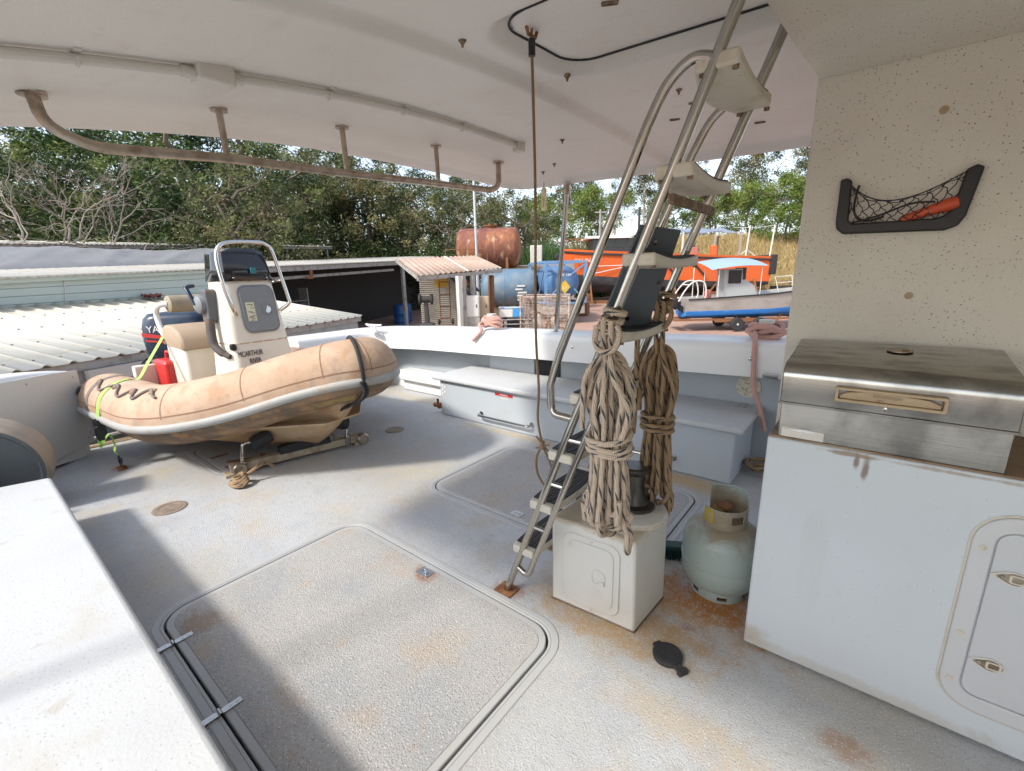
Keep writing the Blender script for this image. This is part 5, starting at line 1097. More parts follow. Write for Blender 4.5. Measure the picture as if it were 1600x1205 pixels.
# things in the dark
for (u, v, lab) in ((-12.6, 6.2, 'blue plastic drum beside the blue footed post of the workshop'), (-13.6, 6.6, 'blue plastic drum deeper in the workshop next to the striped wall')):
    t = thing('plastic_drum', lab, 'drum', tuple(W(u, v, G0)), group='blue drums in the workshop')
    q = MB(); q.lathe([(.44, 0), (.47, .03), (.47, .35), (.485, .38), (.47, .41), (.47, .8), (.485, .83), (.47, .86), (.47, 1.28), (.43, 1.34), (0, 1.34)], n=28); q.build('shell', mat('blue plastic', (.015, .09, .26), .45), t)
    q = MB(); q.lathe([(.08, 1.34), (.08, 1.38), (0, 1.38)], (.2, .1, 0), n=12); q.build('bung', m_black, t)
t = thing('tool_shelf', 'cluttered shelf against the dark back of the workshop', 'shelf', tuple(W(-4.5, 7.6, G0)), R(-69))
q = MB()
for z in (.6, 1.3, 2.0): q.box(-1.6, 1.6, -.25, .25, z, z + .04)
put_ = q.build('shelf_board', m_beam, t)
for x in (-1.6, 1.6): q = MB(); q.box(x - .04, x + .04, -.25, .25, 0, 2.6); q.build('upright', m_beam, t)
rnd = random.Random(12)
for k in range(9):
    h = rnd.uniform(.2, .45); wx = rnd.uniform(.12, .3); x = -1.4 + k * .34
    tt = thing('storage_tub', 'grey tub on the dark workshop shelf', 'tub', tuple(Vector(W(-4.5, 7.6, G0)) + Matrix.Rotation(R(-69), 3, 'Z') @ Vector((x, -.02, (.64, 1.34)[k % 2]))), R(-69), group='tubs on the workshop shelf')
    q = MB(); q.loft([[Vector((a, b, 0)) for a, b in rrect(-wx * .42, wx * .42, -.14, .14, .02, 2)], [Vector((a, b, h)) for a, b in rrect(-wx * .5, wx * .5, -.17, .17, .03, 2)], [Vector((a, b, h)) for a, b in rrect(-wx * .53, wx * .53, -.18, .18, .03, 2)], [Vector((a, b, h + .03)) for a, b in rrect(-wx * .53, wx * .53, -.18, .18, .03, 2)]], closed=True, caps=True); q.build('tub', (m_greydoor, m_chalk, m_navy, m_handle)[k % 4], tt)
t = thing('parked_van', 'front of a grey vehicle in the shade of the workshop', 'vehicle', tuple(W(-5.2, 6.9, G0)), R(-69))
q = MB(); q.loft([[Vector((x * w_, y, z)) for x, z in ((-.95, .35), (-.98, .8), (-.8, 1.45), (.8, 1.45), (.98, .8), (.95, .35))] for y, w_ in ((-.9, .92), (-.8, 1.0), (1.4, 1.0))], closed=True, caps=True); q.build('body', mat('faded grey body', (.22, .22, .22), .5), t, bevel=.05)
q = MB(); q.box(.38, .80, -.935, -.92, .50, .64); q.build('number_plate', m_whiteprint, t)
text('lettering', '524·457', .12, frame((.59, -.937, .57), (1, 0, 0), (0, 0, 1)), m_print, t, .002, .8)
for x in (-.7, .7): q = MB(); q.lathe([(.30, -.1), (.33, -.06), (.33, .06), (.30, .1)], (x * 1.1, -.3, .33), (1, 0, 0), 20); q.build('tyre', m_rubber, t)
for x in (-.72, .72): q = MB(); q.prism(rrect(x - .14, x + .14, .72, .86, .03), -.935, -.915, lambda u, v, d: (u, d, v)); q.build('headlight', m_chalk, t)
t = thing('tarpaulin', 'crumpled grey tarpaulin spread over the roof behind the pale cladding', 'tarpaulin', tuple(W(6, 11, 2.0)))
rnd = random.Random(7); ph = [rnd.uniform(0, 6) for _ in range(8)]
def tp(u, v):
    uu = 17 - u * 23.5; vv = 9.2 + v * 3.2
    z = 1.80 - .045 * uu + .20 + .74 * sstep(0, .75, v) * (.9 + .1 * math.sin(uu * .7)) - .3 * (1 - sstep(0, .25, v))
    a_ = uu * .9 + 5 * v + .8 * math.sin(uu * .5); z += .05 * math.sin(uu * .45 + ph[0]) + .045 * (1 - abs(math.sin(a_ * 1.1 + ph[1]))) ** 3 - .04 * (1 - abs(math.sin(uu * 1.7 - 9 * v + ph[2]))) ** 4 + .03 * (1 - abs(math.sin(uu * 2.3 + 13 * v + ph[3]))) ** 4
    return W(uu, vv, z)
q = MB(); q.grid(tp, 160, 24); put(q.build('sheet', m_tarp, t, fix=False, smooth=80), t)
t = thing('rear_shed', 'low shed with a thin pale roof edge behind the workshop', 'shed', tuple(W(-13, 18, G0)))
q = MB(); sheet(q, W(4, 15, 2.85), W(-18.2, 15, 3.8), W(4, 20, 3.2), W(-18.6, 20, 4.15), 120, .022, 5); r_ = put(q.build('roof', m_corr2, t, fix=False, smooth=60), t); md = r_.modifiers.new('thick', 'SOLIDIFY'); md.thickness = .02
q = MB(); q.bar(W(4, 15.1, 2.75), W(-18.1, 15.1, 3.68), .06, .14); put(q.build('beam', m_beam, t), t)
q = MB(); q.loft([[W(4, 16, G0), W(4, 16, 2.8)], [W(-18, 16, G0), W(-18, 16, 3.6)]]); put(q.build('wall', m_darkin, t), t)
for u in (-4, -9, -13.5, -17.5): q = MB(); q.bar(W(u, 15.1, G0), W(u, 15.1, fz(u) + 1.3), .1, .1); put(q.build('post', m_beam, t), t)

# brown awning shed with a striped wall
aw = thing('awning_shed', 'lean-to with a rust brown ribbed roof and a striped pale wall', 'lean-to', tuple(Vector((-14.287, 13.638, 1.442)).to_2d()) + (G0,))
A_, B_, C_, D_ = Vector((-13.288, 11.137, 1.439)), Vector((-13.207, 15.907, 1.694)), Vector((-16.096, 12.416, 2.174)), Vector((-16.705, 17.948, 2.411))
q = MB(); sheet(q, A_, B_, C_, D_, 17, .03, 6); r_ = put(q.build('roof', m_brownroof, aw, fix=False, smooth=50), aw); md = r_.modifiers.new('thick', 'SOLIDIFY'); md.thickness = .012
q = MB(); sheet(q, A_.lerp(B_, .52) + Vector((0, 0, .012)), A_.lerp(B_, .56) + Vector((0, 0, .012)), C_.lerp(D_, .52) + Vector((0, 0, .012)), C_.lerp(D_, .56) + Vector((0, 0, .012)), 1, .03, 6); put(q.build('clear_sheet', m_corr, aw, fix=False), aw)
q = MB(); q.bar(A_ - Vector((0, 0, .12)), B_ - Vector((0, 0, .12)), .08, .14); q.bar(A_ - Vector((0, 0, .08)), C_ - Vector((0, 0, .10)), .06, .12); put(q.build('beam', m_beam, aw), aw)
w0, w1 = Vector((-16.406, 13.839, 1.191)), Vector((-15.456, 15.904, 1.13))
q = MB(); n = 34; rows = []
for k in range(n * 2 + 1):
    z = -1.6 + k * 3.1 / (n * 2); off = Vector((.02, -.025, 0)) * (k % 2)
    rows.append([Vector((w0.x, w0.y, z)) + off, Vector((w1.x, w1.y, z)) + off])
q.loft(rows); put(q.build('striped_wall', mat('striped pale wall', (.44, .42, .36), .7, layers=(('n', 1.5, .45, .7, (.30, .27, .22), .7),)), aw, smooth=10), aw)
for (x, D, m_) in ((722, 17.6, m_beam), (716, 17.3, m_chalk), (737, 18.3, m_beam), (775, 20, m_rust), (668, 17, m_beam)):
    pass
for p, m_ in (((-12.93, 13.14), m_beam), ((-12.85, 12.81), m_chalk), ((-13.2, 13.98), m_beam), ((-13.46, 15.48), m_rust)):
    q = MB(); q.box(-.08, .08, -.08, .08, 0, 3.0); o_ = q.build('post', m_, aw); o_.location = Vector((p[0], p[1], G0)) - aw.location
q = MB(); 
for a, b in ((Vector((-13.535, 12.92, 1.439)), Vector((-13.191, 14.177, 0.363))), (Vector((-13.396, 13.689, 1.426)), Vector((-13.32, 14.46, 0.749)))): q.bar(a, b, .06, .09)
put(q.build('brace', mat('dark blue brace', (.02, .03, .06), .6), aw), aw)
t = thing('yellow_sign', 'faded ochre board hanging on the striped wall', 'sign', (-15.705, 14.527, 1.168), R(41))
q = MB(); q.prism(rrect(-.28, .28, -.26, .26, .02), -.015, .015, lambda u, v, d: (u, d, v)); q.build('board', mat('ochre board', (.42, .25, .03), .7, layers=(('n', 6, .5, .7, (.3, .19, .05), .7),)), t)
t = thing('hand_trolley', 'rusty two-wheeled hand trolley leaning on the striped wall', 'hand trolley', (-14.665, 13.717, -0.69), R(41))
q = MB()
for x in (-.22, .22): q.tube([(x, 0, .1), (x, .25, 1.9)], .025, 6)
for z in (.3, .8, 1.3, 1.85): q.tube([(-.22, .13 * z, z), (.22, .13 * z, z)], .02, 6)
q.box(-.28, .28, -.35, 0, .02, .04); q.build('frame', m_rust, t)
for x in (-.3, .3): q = MB(); q.lathe([(.12, -.04), (.14, 0), (.12, .04)], (x, .06, .14), (1, 0, 0), 16); q.build('wheel', m_rubber, t)
t = thing('machine_stand', 'dark bench grinder on a stand in front of the striped wall', 'machine', (-14.378, 12.408, -0.546), R(41))
q = MB(); q.loft([[Vector((x, y, z)) for x, y in rrect(-s_, s_, -s_, s_, .03, 2)] for z, s_ in ((0, .3), (.05, .28), (.1, .1), (.9, .08))], closed=True, caps=True); q.build('pedestal', m_darkin, t)
q = MB(); q.lathe([(.1, -.3), (.22, -.28), (.22, -.2), (.14, -.18), (.14, .18), (.22, .2), (.22, .28), (.1, .3)], (0, 0, 1.05), (1, 0, 0), 20); q.build('motor', m_darkin, t)
for (p, w_, h, m_, lab) in (((-12.832, 13.484, -0.236), .62, .85, m_chalk, 'pale metal locker box under the lean-to'), ((-12.843, 14.118, -0.29), .58, .85, mat('tan locker', (.46, .36, .24), .6), 'tan locker box standing beside the pale one')):
    t = thing('locker_box', lab, 'locker', (p[0], p[1], p[2] - .0), R(38), group='locker boxes under the lean-to')
    q = MB(); q.box(-w_ / 2, w_ / 2, -.2, .2, 0, h); q.build('case', m_, t, bevel=.02)
    q = MB(); q.box(-w_ / 2 + .04, w_ / 2 - .04, -.212, -.2, .04, h - .04); d_ = q.build('door', m_, t, bevel=.004)
    q = MB(); q.box(w_ / 2 - .12, w_ / 2 - .09, -.235, -.212, h * .45, h * .6); q.build('handle', m_black, d_)
    q = MB(); q.box(-w_ / 2, w_ / 2, -.18, .18, -.95, 0); q.build('stand', m_beam, t)
t = thing('cool_box', 'blue and white cool box beyond the pink rope on the gunwale', 'cool box', (-12.251, 15.361, -0.373), R(38))
q = MB(); q.box(-.55, .05, -.25, .25, 0, .36); q.build('body', m_chalk, t, bevel=.03)
q = MB(); q.box(.05, .55, -.25, .25, 0, .36); q.build('blue_half', mat('sky blue plastic', (.04, .27, .60), .45), t, bevel=.03)
q = MB(); q.box(-.57, .57, -.27, .27, .36, .42); q.build('lid', mat('pale blue lid', (.35, .48, .6), .5), t, bevel=.02)
t = thing('cardboard_box', 'brown carton beside the blue and white cool box', 'box', (-12.729, 15.11, -0.37), R(30))
q = MB(); q.box(-.22, .22, -.2, .2, 0, .36); q.build('carton', m_handle, t, bevel=.01)
q = MB(); q.add([(-.22, -.2, .36), (.22, -.2, .36), (.26, -.38, .42), (-.26, -.38, .42)], [(0, 1, 2, 3)]); q.build('flap', m_handle, t)
t = thing('timber_stack', 'dark stack of old timber and pallets carrying the cool box', 'timber stack', tuple(Vector((-12.525, 15.255, -0.429))), R(38))
q = MB()
for k in range(6): q.box(-1.1 + .06 * (k % 2), 1.1, -.5, .5, -.05 - k * .19, .0 - .02 - k * .19 + .0); 
for x in (-.9, 0, .9): q.box(x - .06, x + .06, -.45, .45, -1.2, -.02)
q.build('planks', m_beam, t)
# tall white pole
t = thing('flag_pole', 'tall slim white metal pole rising behind the brown lean-to roof', 'pole', (-17.17, 18.58) + (G0,))
q = MB(); q.tube([(0, 0, 0), (0, 0, 3.4)], .085, 12); q.tube([(0, 0, 3.4), (0, 0, 11)], .065, 12); q.build('shaft', mat('galvanised pole', (.50, .52, .55), .45, .3), t)
for z in (3.4, 5.6, 8.0): q = MB(); q.lathe([(.075, -.05), (.09, -.04), (.09, .04), (.075, .05)], (0, 0, z), n=14); q.build('collar', m_chalk, t)

# ---- rusty tank on its stand
tk = thing('rusty_tank', 'big rusty horizontal tank with flaking cream paint', 'tank', (-20.654, 23.595, 3.146), R(33))
r = 1.28; Lh = 1.75
prof = [(0, -Lh - .42)] + [(r * math.sin(R(a)), -Lh - .42 * math.cos(R(a))) for a in (15, 30, 45, 60, 75)] + [(r, -Lh), (r, -.55), (r + .012, -.54), (r + .012, -.48), (r, -.47), (r, .55), (r + .012, .56), (r + .012, .62), (r, .63), (r, Lh)] + [(r * math.sin(R(a)), Lh + .42 * math.cos(R(a))) for a in (75, 60, 45, 30, 15)] + [(0, Lh + .42)]
q = MB(); q.lathe(prof, (0, 0, 0), (1, 0, 0), 48); q.build('shell', m_rustytank, tk)
q = MB(); q.lathe([(.42, 1.2), (.42, 1.36), (.50, 1.36), (.50, 1.42), (.1, 1.46), (.1, 1.55), (0, 1.55)], (.1, 0, 0), (0, 0, 1), 24); q.tube([(.45, 0, 1.4), (.55, .1, 1.5), (.3, .2, 1.52)], .03, 6); q.build('manhole', m_rust, tk)
q = MB()
for x in (-1.3, 1.3): q.prism([(-1.1, -1.55), (1.1, -1.55), (1.1, -.6), (.75, -1.05), (0, -1.3), (-.75, -1.05), (-1.1, -.6)], x - .08, x + .08, lambda u, v, d: (d, u, v))
q.build('saddle', m_rust, tk)
st = thing('tank_stand', 'dark rusty braced steel stand carrying the rusty tank', 'stand', tuple(tk.location.xy) + (G0,), R(33))
H = tk.location.z - 1.55 - G0
q = MB()
for x in (-1.9, .1, 1.9):
    for y in (-1.2, 1.2): q.box(x - .09, x + .09, y - .09, y + .09, 0, H)
for y in (-1.2, 1.2): q.box(-2.1, 2.1, y - .08, y + .08, H - .16, H)
for x in (-1.9, .1, 1.9): q.box(x - .07, x + .07, -1.1, 1.1, H - .15, H - .01)
q.build('frame', m_rust, st)
q = MB()
for a, b in ((-1.9, .1), (.1, 1.9)): q.bar((a, -1.3, .2), (b, -1.3, H - .2), .05, .10); q.bar((a, -1.36, H - .2), (b, -1.36, .2), .05, .10)
q.build('brace', mat('black steel brace', (.03, .03, .035), .7), st)
t = thing('rusty_rail', 'thin rusty guard rail in front of the rusty tank', 'railing', tuple(Vector((-19.561, 20.205, 2.181))), R(38))
q = MB()
for z in (0, .75): q.tube([(-1.2, 0, z), (1.3, 0, z)], .025, 6)
for x in (-1.2, -.3, .5, 1.3): q.tube([(x, 0, -.6), (x, 0, .78)], .025, 6)
q.build('rail', m_rust, t)
for x in (-1.2, 1.3): MB().tube([(x, 0, -.6), (x, 0, -3.2)], .03, 6).build('post', m_rust, t)
# blue tanks
m_bluet = mat('faded blue tank paint', (.12, .195, .27), .6, layers=(('n', 1.5, .42, .66, (.21, .25, .27), .8), ('n', 6, .58, .75, (.25, .14, .08), .6)))
m_bluef = mat('faded blue frame paint', (.12, .26, .45), .55, layers=(('n', 3, .5, .7, (.25, .28, .3), .6), ('n', 9, .6, .75, (.25, .12, .06), .6)))
t = thing('blue_tank', 'pale blue horizontal tank with white lettering under the rusty stand', 'tank', (-18.151, 22.826, 0.622), R(36))
q = MB(); q.lathe([(0, -2.0), (.6, -1.93), (1.0, -1.75), (1.14, -1.5), (1.14, -.5), (1.155, -.48), (1.155, -.40), (1.14, -.38), (1.14, 1.1), (1.0, 1.4), (.6, 1.56), (0, 1.62)], (0, 0, 0), (1, 0, 0), 40); q.build('shell', m_bluet, t)
q = MB()
for k, (a, b, z) in enumerate(((.35, .85, .05), (.25, .8, -.15), (.4, .95, -.35), (.35, .9, -.55))): q.box(a, b - .1 * (k % 2), -1.2, -1.10, z, z + .1)
q.box(.38, .95, -1.16, -1.05, -.78, -.42); q.build('label_plate', m_chalk, t)
text('lettering', 'DIESEL', .26, frame((.66, -1.21, -.60), (1, 0, 0), (0, 0, 1)), m_print, t, .004, .7)
q = MB()
for x in (-1.3, .9): q.box(x - .1, x + .1, -1.0, 1.0, -1.62, -.75)
q.build('cradle', m_rust, t)
t = thing('tank_container', 'blue framed tank container showing its round end with a yellow diamond label', 'tank container', (-15.47, 23.744, 0.893), R(48))
q = MB(); hx, hy, hz = 1.15, 2.2, 1.15
for x in (-hx, hx):
    for y in (-hy, hy): q.box(x - .07, x + .07, y - .07, y + .07, -hz, hz)
for z in (-hz, hz):
    for x in (-hx, hx): q.box(x - .06, x + .06, -hy + .07, hy - .07, z - .06, z + .06)
    for y in (-hy, hy): q.box(-hx + .07, hx - .07, y - .06, y + .06, z - .06, z + .06)
for s_ in (-1, 1): q.bar((s_ * hx, -hy, hz * .9), (s_ * .35, -hy, hz * .1 + .35), .05, .08); q.bar((s_ * hx, -hy, -hz * .9), (s_ * .5, -hy, -hz * .3), .05, .08)
q.bar((-hx, -hy, hz), (-hx, 0, -hz), .05, .08); q.bar((-hx, 0, -hz), (-hx, hy, hz), .05, .08); q.build('frame', m_bluef, t)
q = MB(); q.lathe([(0, -2.02), (.45, -1.98), (.80, -1.84), (.97, -1.6), (.97, 1.6), (.7, 1.9), (0, 2.0)], (0, 0, 0), (0, 1, 0), 40); q.build('vessel', mat('dull blue vessel', (.065, .16, .32), .6, layers=(('n', 2, .45, .7, (.13, .2, .3), .7), ('n', 5, .56, .7, (.18, .12, .09), .6))), t)
q = MB(); q.add([(0, -2.04, -.62), (.33, -2.04, -.25), (0, -2.04, .15), (-.33, -2.04, -.25), (0, -2.05, -.62), (.33, -2.05, -.25), (0, -2.05, .15), (-.33, -2.05, -.25)], [(4, 5, 6, 7), (0, 1, 5, 4), (1, 2, 6, 5), (2, 3, 7, 6), (3, 0, 4, 7)]); q.build('hazard_label', mat('yellow label', (.62, .42, .04), .5), t)
text('lettering', '5.1', .22, frame((0, -2.056, -.3), (1, 0, 0), (0, 0, 1)), m_whiteprint, t, .003)
text('lettering', 'TK 184', .22, frame((.05, -2.04, .42), (1, 0, 0), (0, 0, 1)), m_whiteprint, t, .003)
q = MB(); q.box(-hx, hx, -hy, hy, -1.75, -hz - .06); q.build('base', m_slab, t)
# concrete blocks and pump house behind
t = thing('concrete_block', 'long grey concrete block behind the blue tanks', 'block', tuple(Vector((-19, 28.3))) + (.3,), R(38))
q = MB(); q.box(-2.4, 1.8, -.6, .6, -2.6, 1.75); q.build('block', m_slab, t, bevel=.05)
q = MB(); q.box(-2.5, -1.4, -.62, -.58, -1.0, 1.6); q.build('side_plate', mat('ochre plate', (.40, .27, .08), .7), t)
t = thing('white_cabinet', 'small white box cabinet standing on the grey concrete block', 'cabinet', tuple(Vector((-19.74, 27.72))) + (2.055,), R(38))
q = MB(); q.box(-.42, .42, -.3, .3, 0, 1.35); q.build('case', m_chalk, t, bevel=.03)
q = MB(); q.box(-.35, .35, -.315, -.30, .08, 1.25); q.build('door', m_chalk, t, bevel=.005)
# wire cage
cg = thing('wire_cage', 'rusty white wire mesh cage beyond the far gunwale', 'cage', tuple(Vector((-11.34, 16.64))) + (G0,), R(30))
cw_, cd_, cz0, cz1 = 1.02, .95, .55, 2.08
q = MB()
for x in (-cw_, cw_):
    for y in (-cd_, cd_): q.box(x - .03, x + .03, y - .03, y + .03, 0, cz1)
for z in (cz0, cz1):
    for y in (-cd_, cd_): q.box(-cw_ + .03, cw_ - .03, y - .025, y + .025, z - .025, z + .025)
    for x in (-cw_, cw_): q.box(x - .025, x + .025, -cd_ + .03, cd_ - .03, z - .025, z + .025)
m_cage = mat('flaking white steel', (.48, .42, .36), .7, layers=(('n', 9, .42, .6, (.28, .15, .09), .85),))
q.build('frame', m_cage, cg)
q = MB()
for y in (-cd_, cd_):
    for k in range(24): z = cz0 + (cz1 - cz0) * k / 24; q.tube([(-cw_, y, z), (cw_, y, z)], .009, 4, caps=False)
    for k in range(12): x = -cw_ + 2 * cw_ * k / 12; q.tube([(x, y, cz0), (x, y, cz1)], .007, 4, caps=False)
for x in (-cw_, cw_):
    for k in range(24): z = cz0 + (cz1 - cz0) * k / 24; q.tube([(x, -cd_, z), (x, cd_, z)], .009, 4, caps=False)
    for k in range(12): y = -cd_ + 2 * cd_ * k / 12; q.tube([(x, y, cz0), (x, y, cz1)], .007, 4, caps=False)
q.build('mesh', m_cage, cg)
q = MB(); q.box(-cw_, cw_, -cd_, cd_, cz0 - .02, cz0 + .02); q.build('floor_plate', m_rust, cg)
rnd = random.Random(21)
for k, (x, y, h, m_) in enumerate(((-.5, -.4, .55, m_chalk), (-.3, -.2, .75, m_tread), (.1, .1, .35, m_rust), (.5, -.3, .5, m_rubber), (.3, .4, .6, m_handle))):
    p = cg.matrix_basis @ Vector((x, y, cz0 + .02)) if k < 0 else Vector(cg.location) + Matrix.Rotation(R(30), 3, 'Z') @ Vector((x, y, cz0 + .02))
    t = thing('plastic_bottle', ('white canister in the wire cage', 'tall cream canister in the wire cage', 'short rusty tin in the wire cage', 'black canister in the wire cage', 'tan canister in the wire cage')[k], 'canister', tuple(p), group='canisters in the wire cage')
    q = MB(); q.lathe([(.10, 0), (.12, .02), (.12, h * .75), (.05, h * .9), (.05, h), (0, h)], n=14); q.build('bottle', m_, t)
    q = MB(); q.lathe([(.055, h), (.055, h + .05), (0, h + .05)], n=12); q.build('stopper', m_black, t)

# clutter between the lean-to and the tanks, coloured dark for the shade there
for k, (p, rz, kind, lab) in enumerate((((-14.63, 16.65), 0, 'd', 'dark oil drum under the end of the brown lean-to roof'), ((-15.3, 18.1), 0, 'd', 'dark oil drum in front of the blue tank'), ((-15.61, 17.19), 0, 'd', 'dark oil drum behind the locker boxes'), ((-13.8, 17.97), 20, 'c', 'dark crate of scrap right of the cool box'), ((-13.84, 16.1), 50, 'c', 'dark crate of scrap below the cool box'))):
    z = G0
    if kind == 'd':
        t = thing('oil_drum', lab, 'drum', (p[0], p[1], z), group='dark oil drums by the lean-to')
        q = MB(); q.lathe([(.28, 0), (.30, .02), (.29, .04), (.29, .30), (.305, .32), (.29, .34), (.29, .60), (.305, .62), (.29, .64), (.29, .88), (.30, .9), (.27, .89), (0, .89)], n=24); q.build('shell', (m_rust, m_navy, m_blk_)[k % 3], t)
        q = MB(); q.lathe([(.04, .89), (.04, .92), (0, .92)], (.15, 0, 0), n=10); q.build('bung', m_steeldirty, t)
    else:
        t = thing('scrap_crate', lab, 'crate', (p[0], p[1], z), R(rz), group='scrap crates by the lean-to')
        q = MB()
        for i in range(5): q.box(-.6, .6, -.42, -.39, .1 + i * .19, .24 + i * .19); q.box(-.6, .6, .39, .42, .1 + i * .19, .24 + i * .19); q.box(-.6, -.57, -.39, .39, .1 + i * .19, .24 + i * .19); q.box(.57, .6, -.39, .39, .1 + i * .19, .24 + i * .19)
        q.box(-.6, .6, -.42, .42, .02, .08); q.build('slats', m_blk_, t)
        q = MB(); rr = random.Random(k)
        for i in range(9): a = Vector((rr.uniform(-.45, .45), rr.uniform(-.3, .3), .8)); q.tube([a, a + Vector((rr.uniform(-.4, .4), rr.uniform(-.3, .3), rr.uniform(.1, .5)))], .035, 6)
        o_ = q.build('scrap', m_rust, t); o_['kind'] = 'stuff'

# ================================================================== ORANGE WORKBOAT ON BLOCKS
ob = thing('orange_workboat', 'big orange workboat with black bottom standing on a cradle', 'boat', tuple(Vector((-13.14, 36.9))) + (0.0,), R(38.5))
m_or = mat('orange hull paint', (.62, .115, .022), .45, layers=(('n', .5, .45, .75, (.55, .12, .04), .7), ('n', 3, .6, .8, (.4, .12, .06), .5, (1, 1, 3))))
m_blk = mat('black bottom paint', (.035, .035, .04), .7, layers=(('n', 1, .45, .7, (.08, .075, .075), .7),))
OS = [(-8.62, 3.40, .10, .06, 1.6, 1.35), (-8.2, 3.36, .70, .35, 1.45, .6), (-7.4, 3.27, 1.35, .85, 1.3, .05), (-6.0, 3.13, 1.95, 1.45, 1.15, -.2), (-3.5, 2.97, 2.25, 1.9, .95, -.3), (0, 2.78, 2.35, 2.05, .7, -.35), (4.5, 2.5, 2.35, 2.1, .48, -.3), (8.3, 2.35, 2.2, 1.95, .4, -.05)]
CY = 2.5
def rows(pf):
    sec = [[Vector((x, CY + s_ * y, z)) for s_ in (1,) for y, z in pf(x, zs, hb, hc, zb, zk)] for x, zs, hb, hc, zb, zk in OS]
    return sec
def mirrored(pf):
    out = []
    for a in OS:
        st = pf(*a); out.append([Vector((a[0], CY - y, z)) for y, z in st] + [Vector((a[0], CY + y, z)) for y, z in st[::-1]])
    return out
q = MB(); q.loft(mirrored(lambda x, zs, hb, hc, zb, zk: [(hb, zs), (hb * .97, zs - .3), (hb * .6 + hc * .4, (zs + zb) / 2), (hc, zb)])); 
q.add([(8.3, CY - 2.2, 2.35), (8.3, CY + 2.2, 2.35), (8.3, CY + 1.95, .4), (8.3, CY - 1.95, .4)], [(0, 1, 2, 3)])
hull = q.build('hull', m_or, ob, smooth=40)
q = MB(); q.loft(mirrored(lambda x, zs, hb, hc, zb, zk: [(hc, zb), (hc * .92, zb * .5 + zk * .5), (hc * .25, zk), (.0, zk - .05)])); q.add([(8.3, CY - 1.95, .4), (8.3, CY + 1.95, .4), (8.3, CY + 1.8, .15), (8.3, CY, -.1), (8.3, CY - 1.8, .15)], [(0, 1, 2, 3, 4)]); q.build('bottom', m_blk, hull, smooth=40)
q = MB(); q.loft([[Vector((x, CY - hb - .0 + dy, zs + dz)) for dy, dz in ((0.02, -.18), (-.07, -.17), (-.07, -.32), (.03, -.33))] for x, zs, hb, hc, zb, zk in OS], closed=True, caps=True); q.build('rubbing_band', m_black, hull)
q = MB(); q.loft([[Vector((x, CY - hb, zs)) , Vector((x, CY - hb + .25, zs + .02)), Vector((x, CY, zs - .05)), Vector((x, CY + hb, zs))] for x, zs, hb, hc, zb, zk in OS]); q.build('deck', mat('orange deck', (.60, .17, .07), .6), hull)
for x in (-2.6, .1, 2.35, 3.9):
    q = MB(); q.bar((x - .35, CY - 2.38, 1.85), (x + .55, CY - 2.32, .95), .08, .12); q.build('fender_bar', m_black, hull)
q = MB(); q.box(8.1, 8.62, CY - 2.28, CY + 2.2, .95, 2.5); q.build('stern_fender', m_rubber, hull, bevel=.06)
q = MB(); q.lathe([(.22, -.4), (.34, -.2), (.34, .2), (.22, .4)], (-8.75, CY, 2.7), (0, 1, 0), 16); q.build('bow_fender', m_rubber, hull)
text('lettering', 'PAUNA', .50, frame((-6.75, CY - 1.79, 2.35), (1, -.30, 0), (0, .22, 1)), mat('faded white lettering', (.55, .42, .36), .6), hull, .02, 1.0)
# wheelhouse
q = MB(); q.box(-6.1, -2.0, CY - 1.5, CY + 1.5, 2.9, 4.05); wh = q.build('wheelhouse', mat('dark wheelhouse panels', (.03, .03, .032), .3), ob, bevel=.05)
q = MB(); q.prism([(-6.6, 4.05), (-3.2, 4.05), (-2.0, 4.6), (-.9, 4.62), (-.9, 4.78), (-2.1, 4.78), (-3.3, 4.28), (-6.6, 4.25)], CY - 1.75, CY + 1.75, lambda u, v, d: (u, d, v)); q.build('wheelhouse_roof', m_whiteclean, wh, bevel=.03)
q = MB(); q.box(-2.0, -.3, CY - 1.45, CY + 1.45, 2.8, 4.6); q.build('aft_cabin', mat('faded pink cabin', (.55, .36, .30), .6, layers=(('n', 2, .5, .7, (.5, .42, .36), .6),)), wh)
for x in (-1.65, -1.0): q = MB(); q.prism(rrect(x - .22, x + .22, 3.35, 4.15, .06), CY - 1.47, CY - 1.44, lambda u, v, d: (u, d, v)); q.build('window', m_glass, wh)
for x in (-5.6, -4.7, -3.8, -2.9):
    q = MB(); q.box(x - .38, x + .38, CY - 1.515, CY - 1.495, 3.35, 3.95); q.build('window', m_glass, wh)
q = MB(); q.prism([(-2.6, 3.1), (-2.35, 3.1), (-1.95, 4.5), (-2.25, 4.5)], CY - 1.62, CY - 1.5, lambda u, v, d: (u, d, v)); q.build('door_pillar', m_whiteclean, wh)
q = MB(); q.box(-3.9, -2.5, CY - .8, CY + .8, 4.25, 4.95); q.build('roof_hatch', m_whiteclean, wh, bevel=.08)
q = MB(); q.tube([(-4.4, CY, 4.2), (-4.4, CY, 5.3)], .28, 14); q.lathe([(.5, 5.25), (.55, 5.4), (.5, 5.55), (.2, 5.65), (0, 5.66)], (-4.4, CY, 0), n=20); q.build('vent_funnel', mat('cream funnel', (.55, .47, .36), .6), wh)
q = MB(); q.tube([(-6.5, CY - 1.0, 4.2), (-6.5, CY - 1.0, 4.55)], .1, 8); q.build('lamp', m_chalk, wh)
# foredeck rails
q = MB()
for y in (-1.0, 1.0):
    q.tube([(-8.0, CY + y * .5, 4.15), (-6.3, CY + y, 4.15)], .03, 6)
    for k in range(5): x = -8.0 + k * .42; q.tube([(x, CY + y * (.5 + .12 * k), 4.15), (x + .35, CY + y * (.55 + .12 * k), 3.3)], .028, 6)
q.build('bow_rail', m_rust, ob)
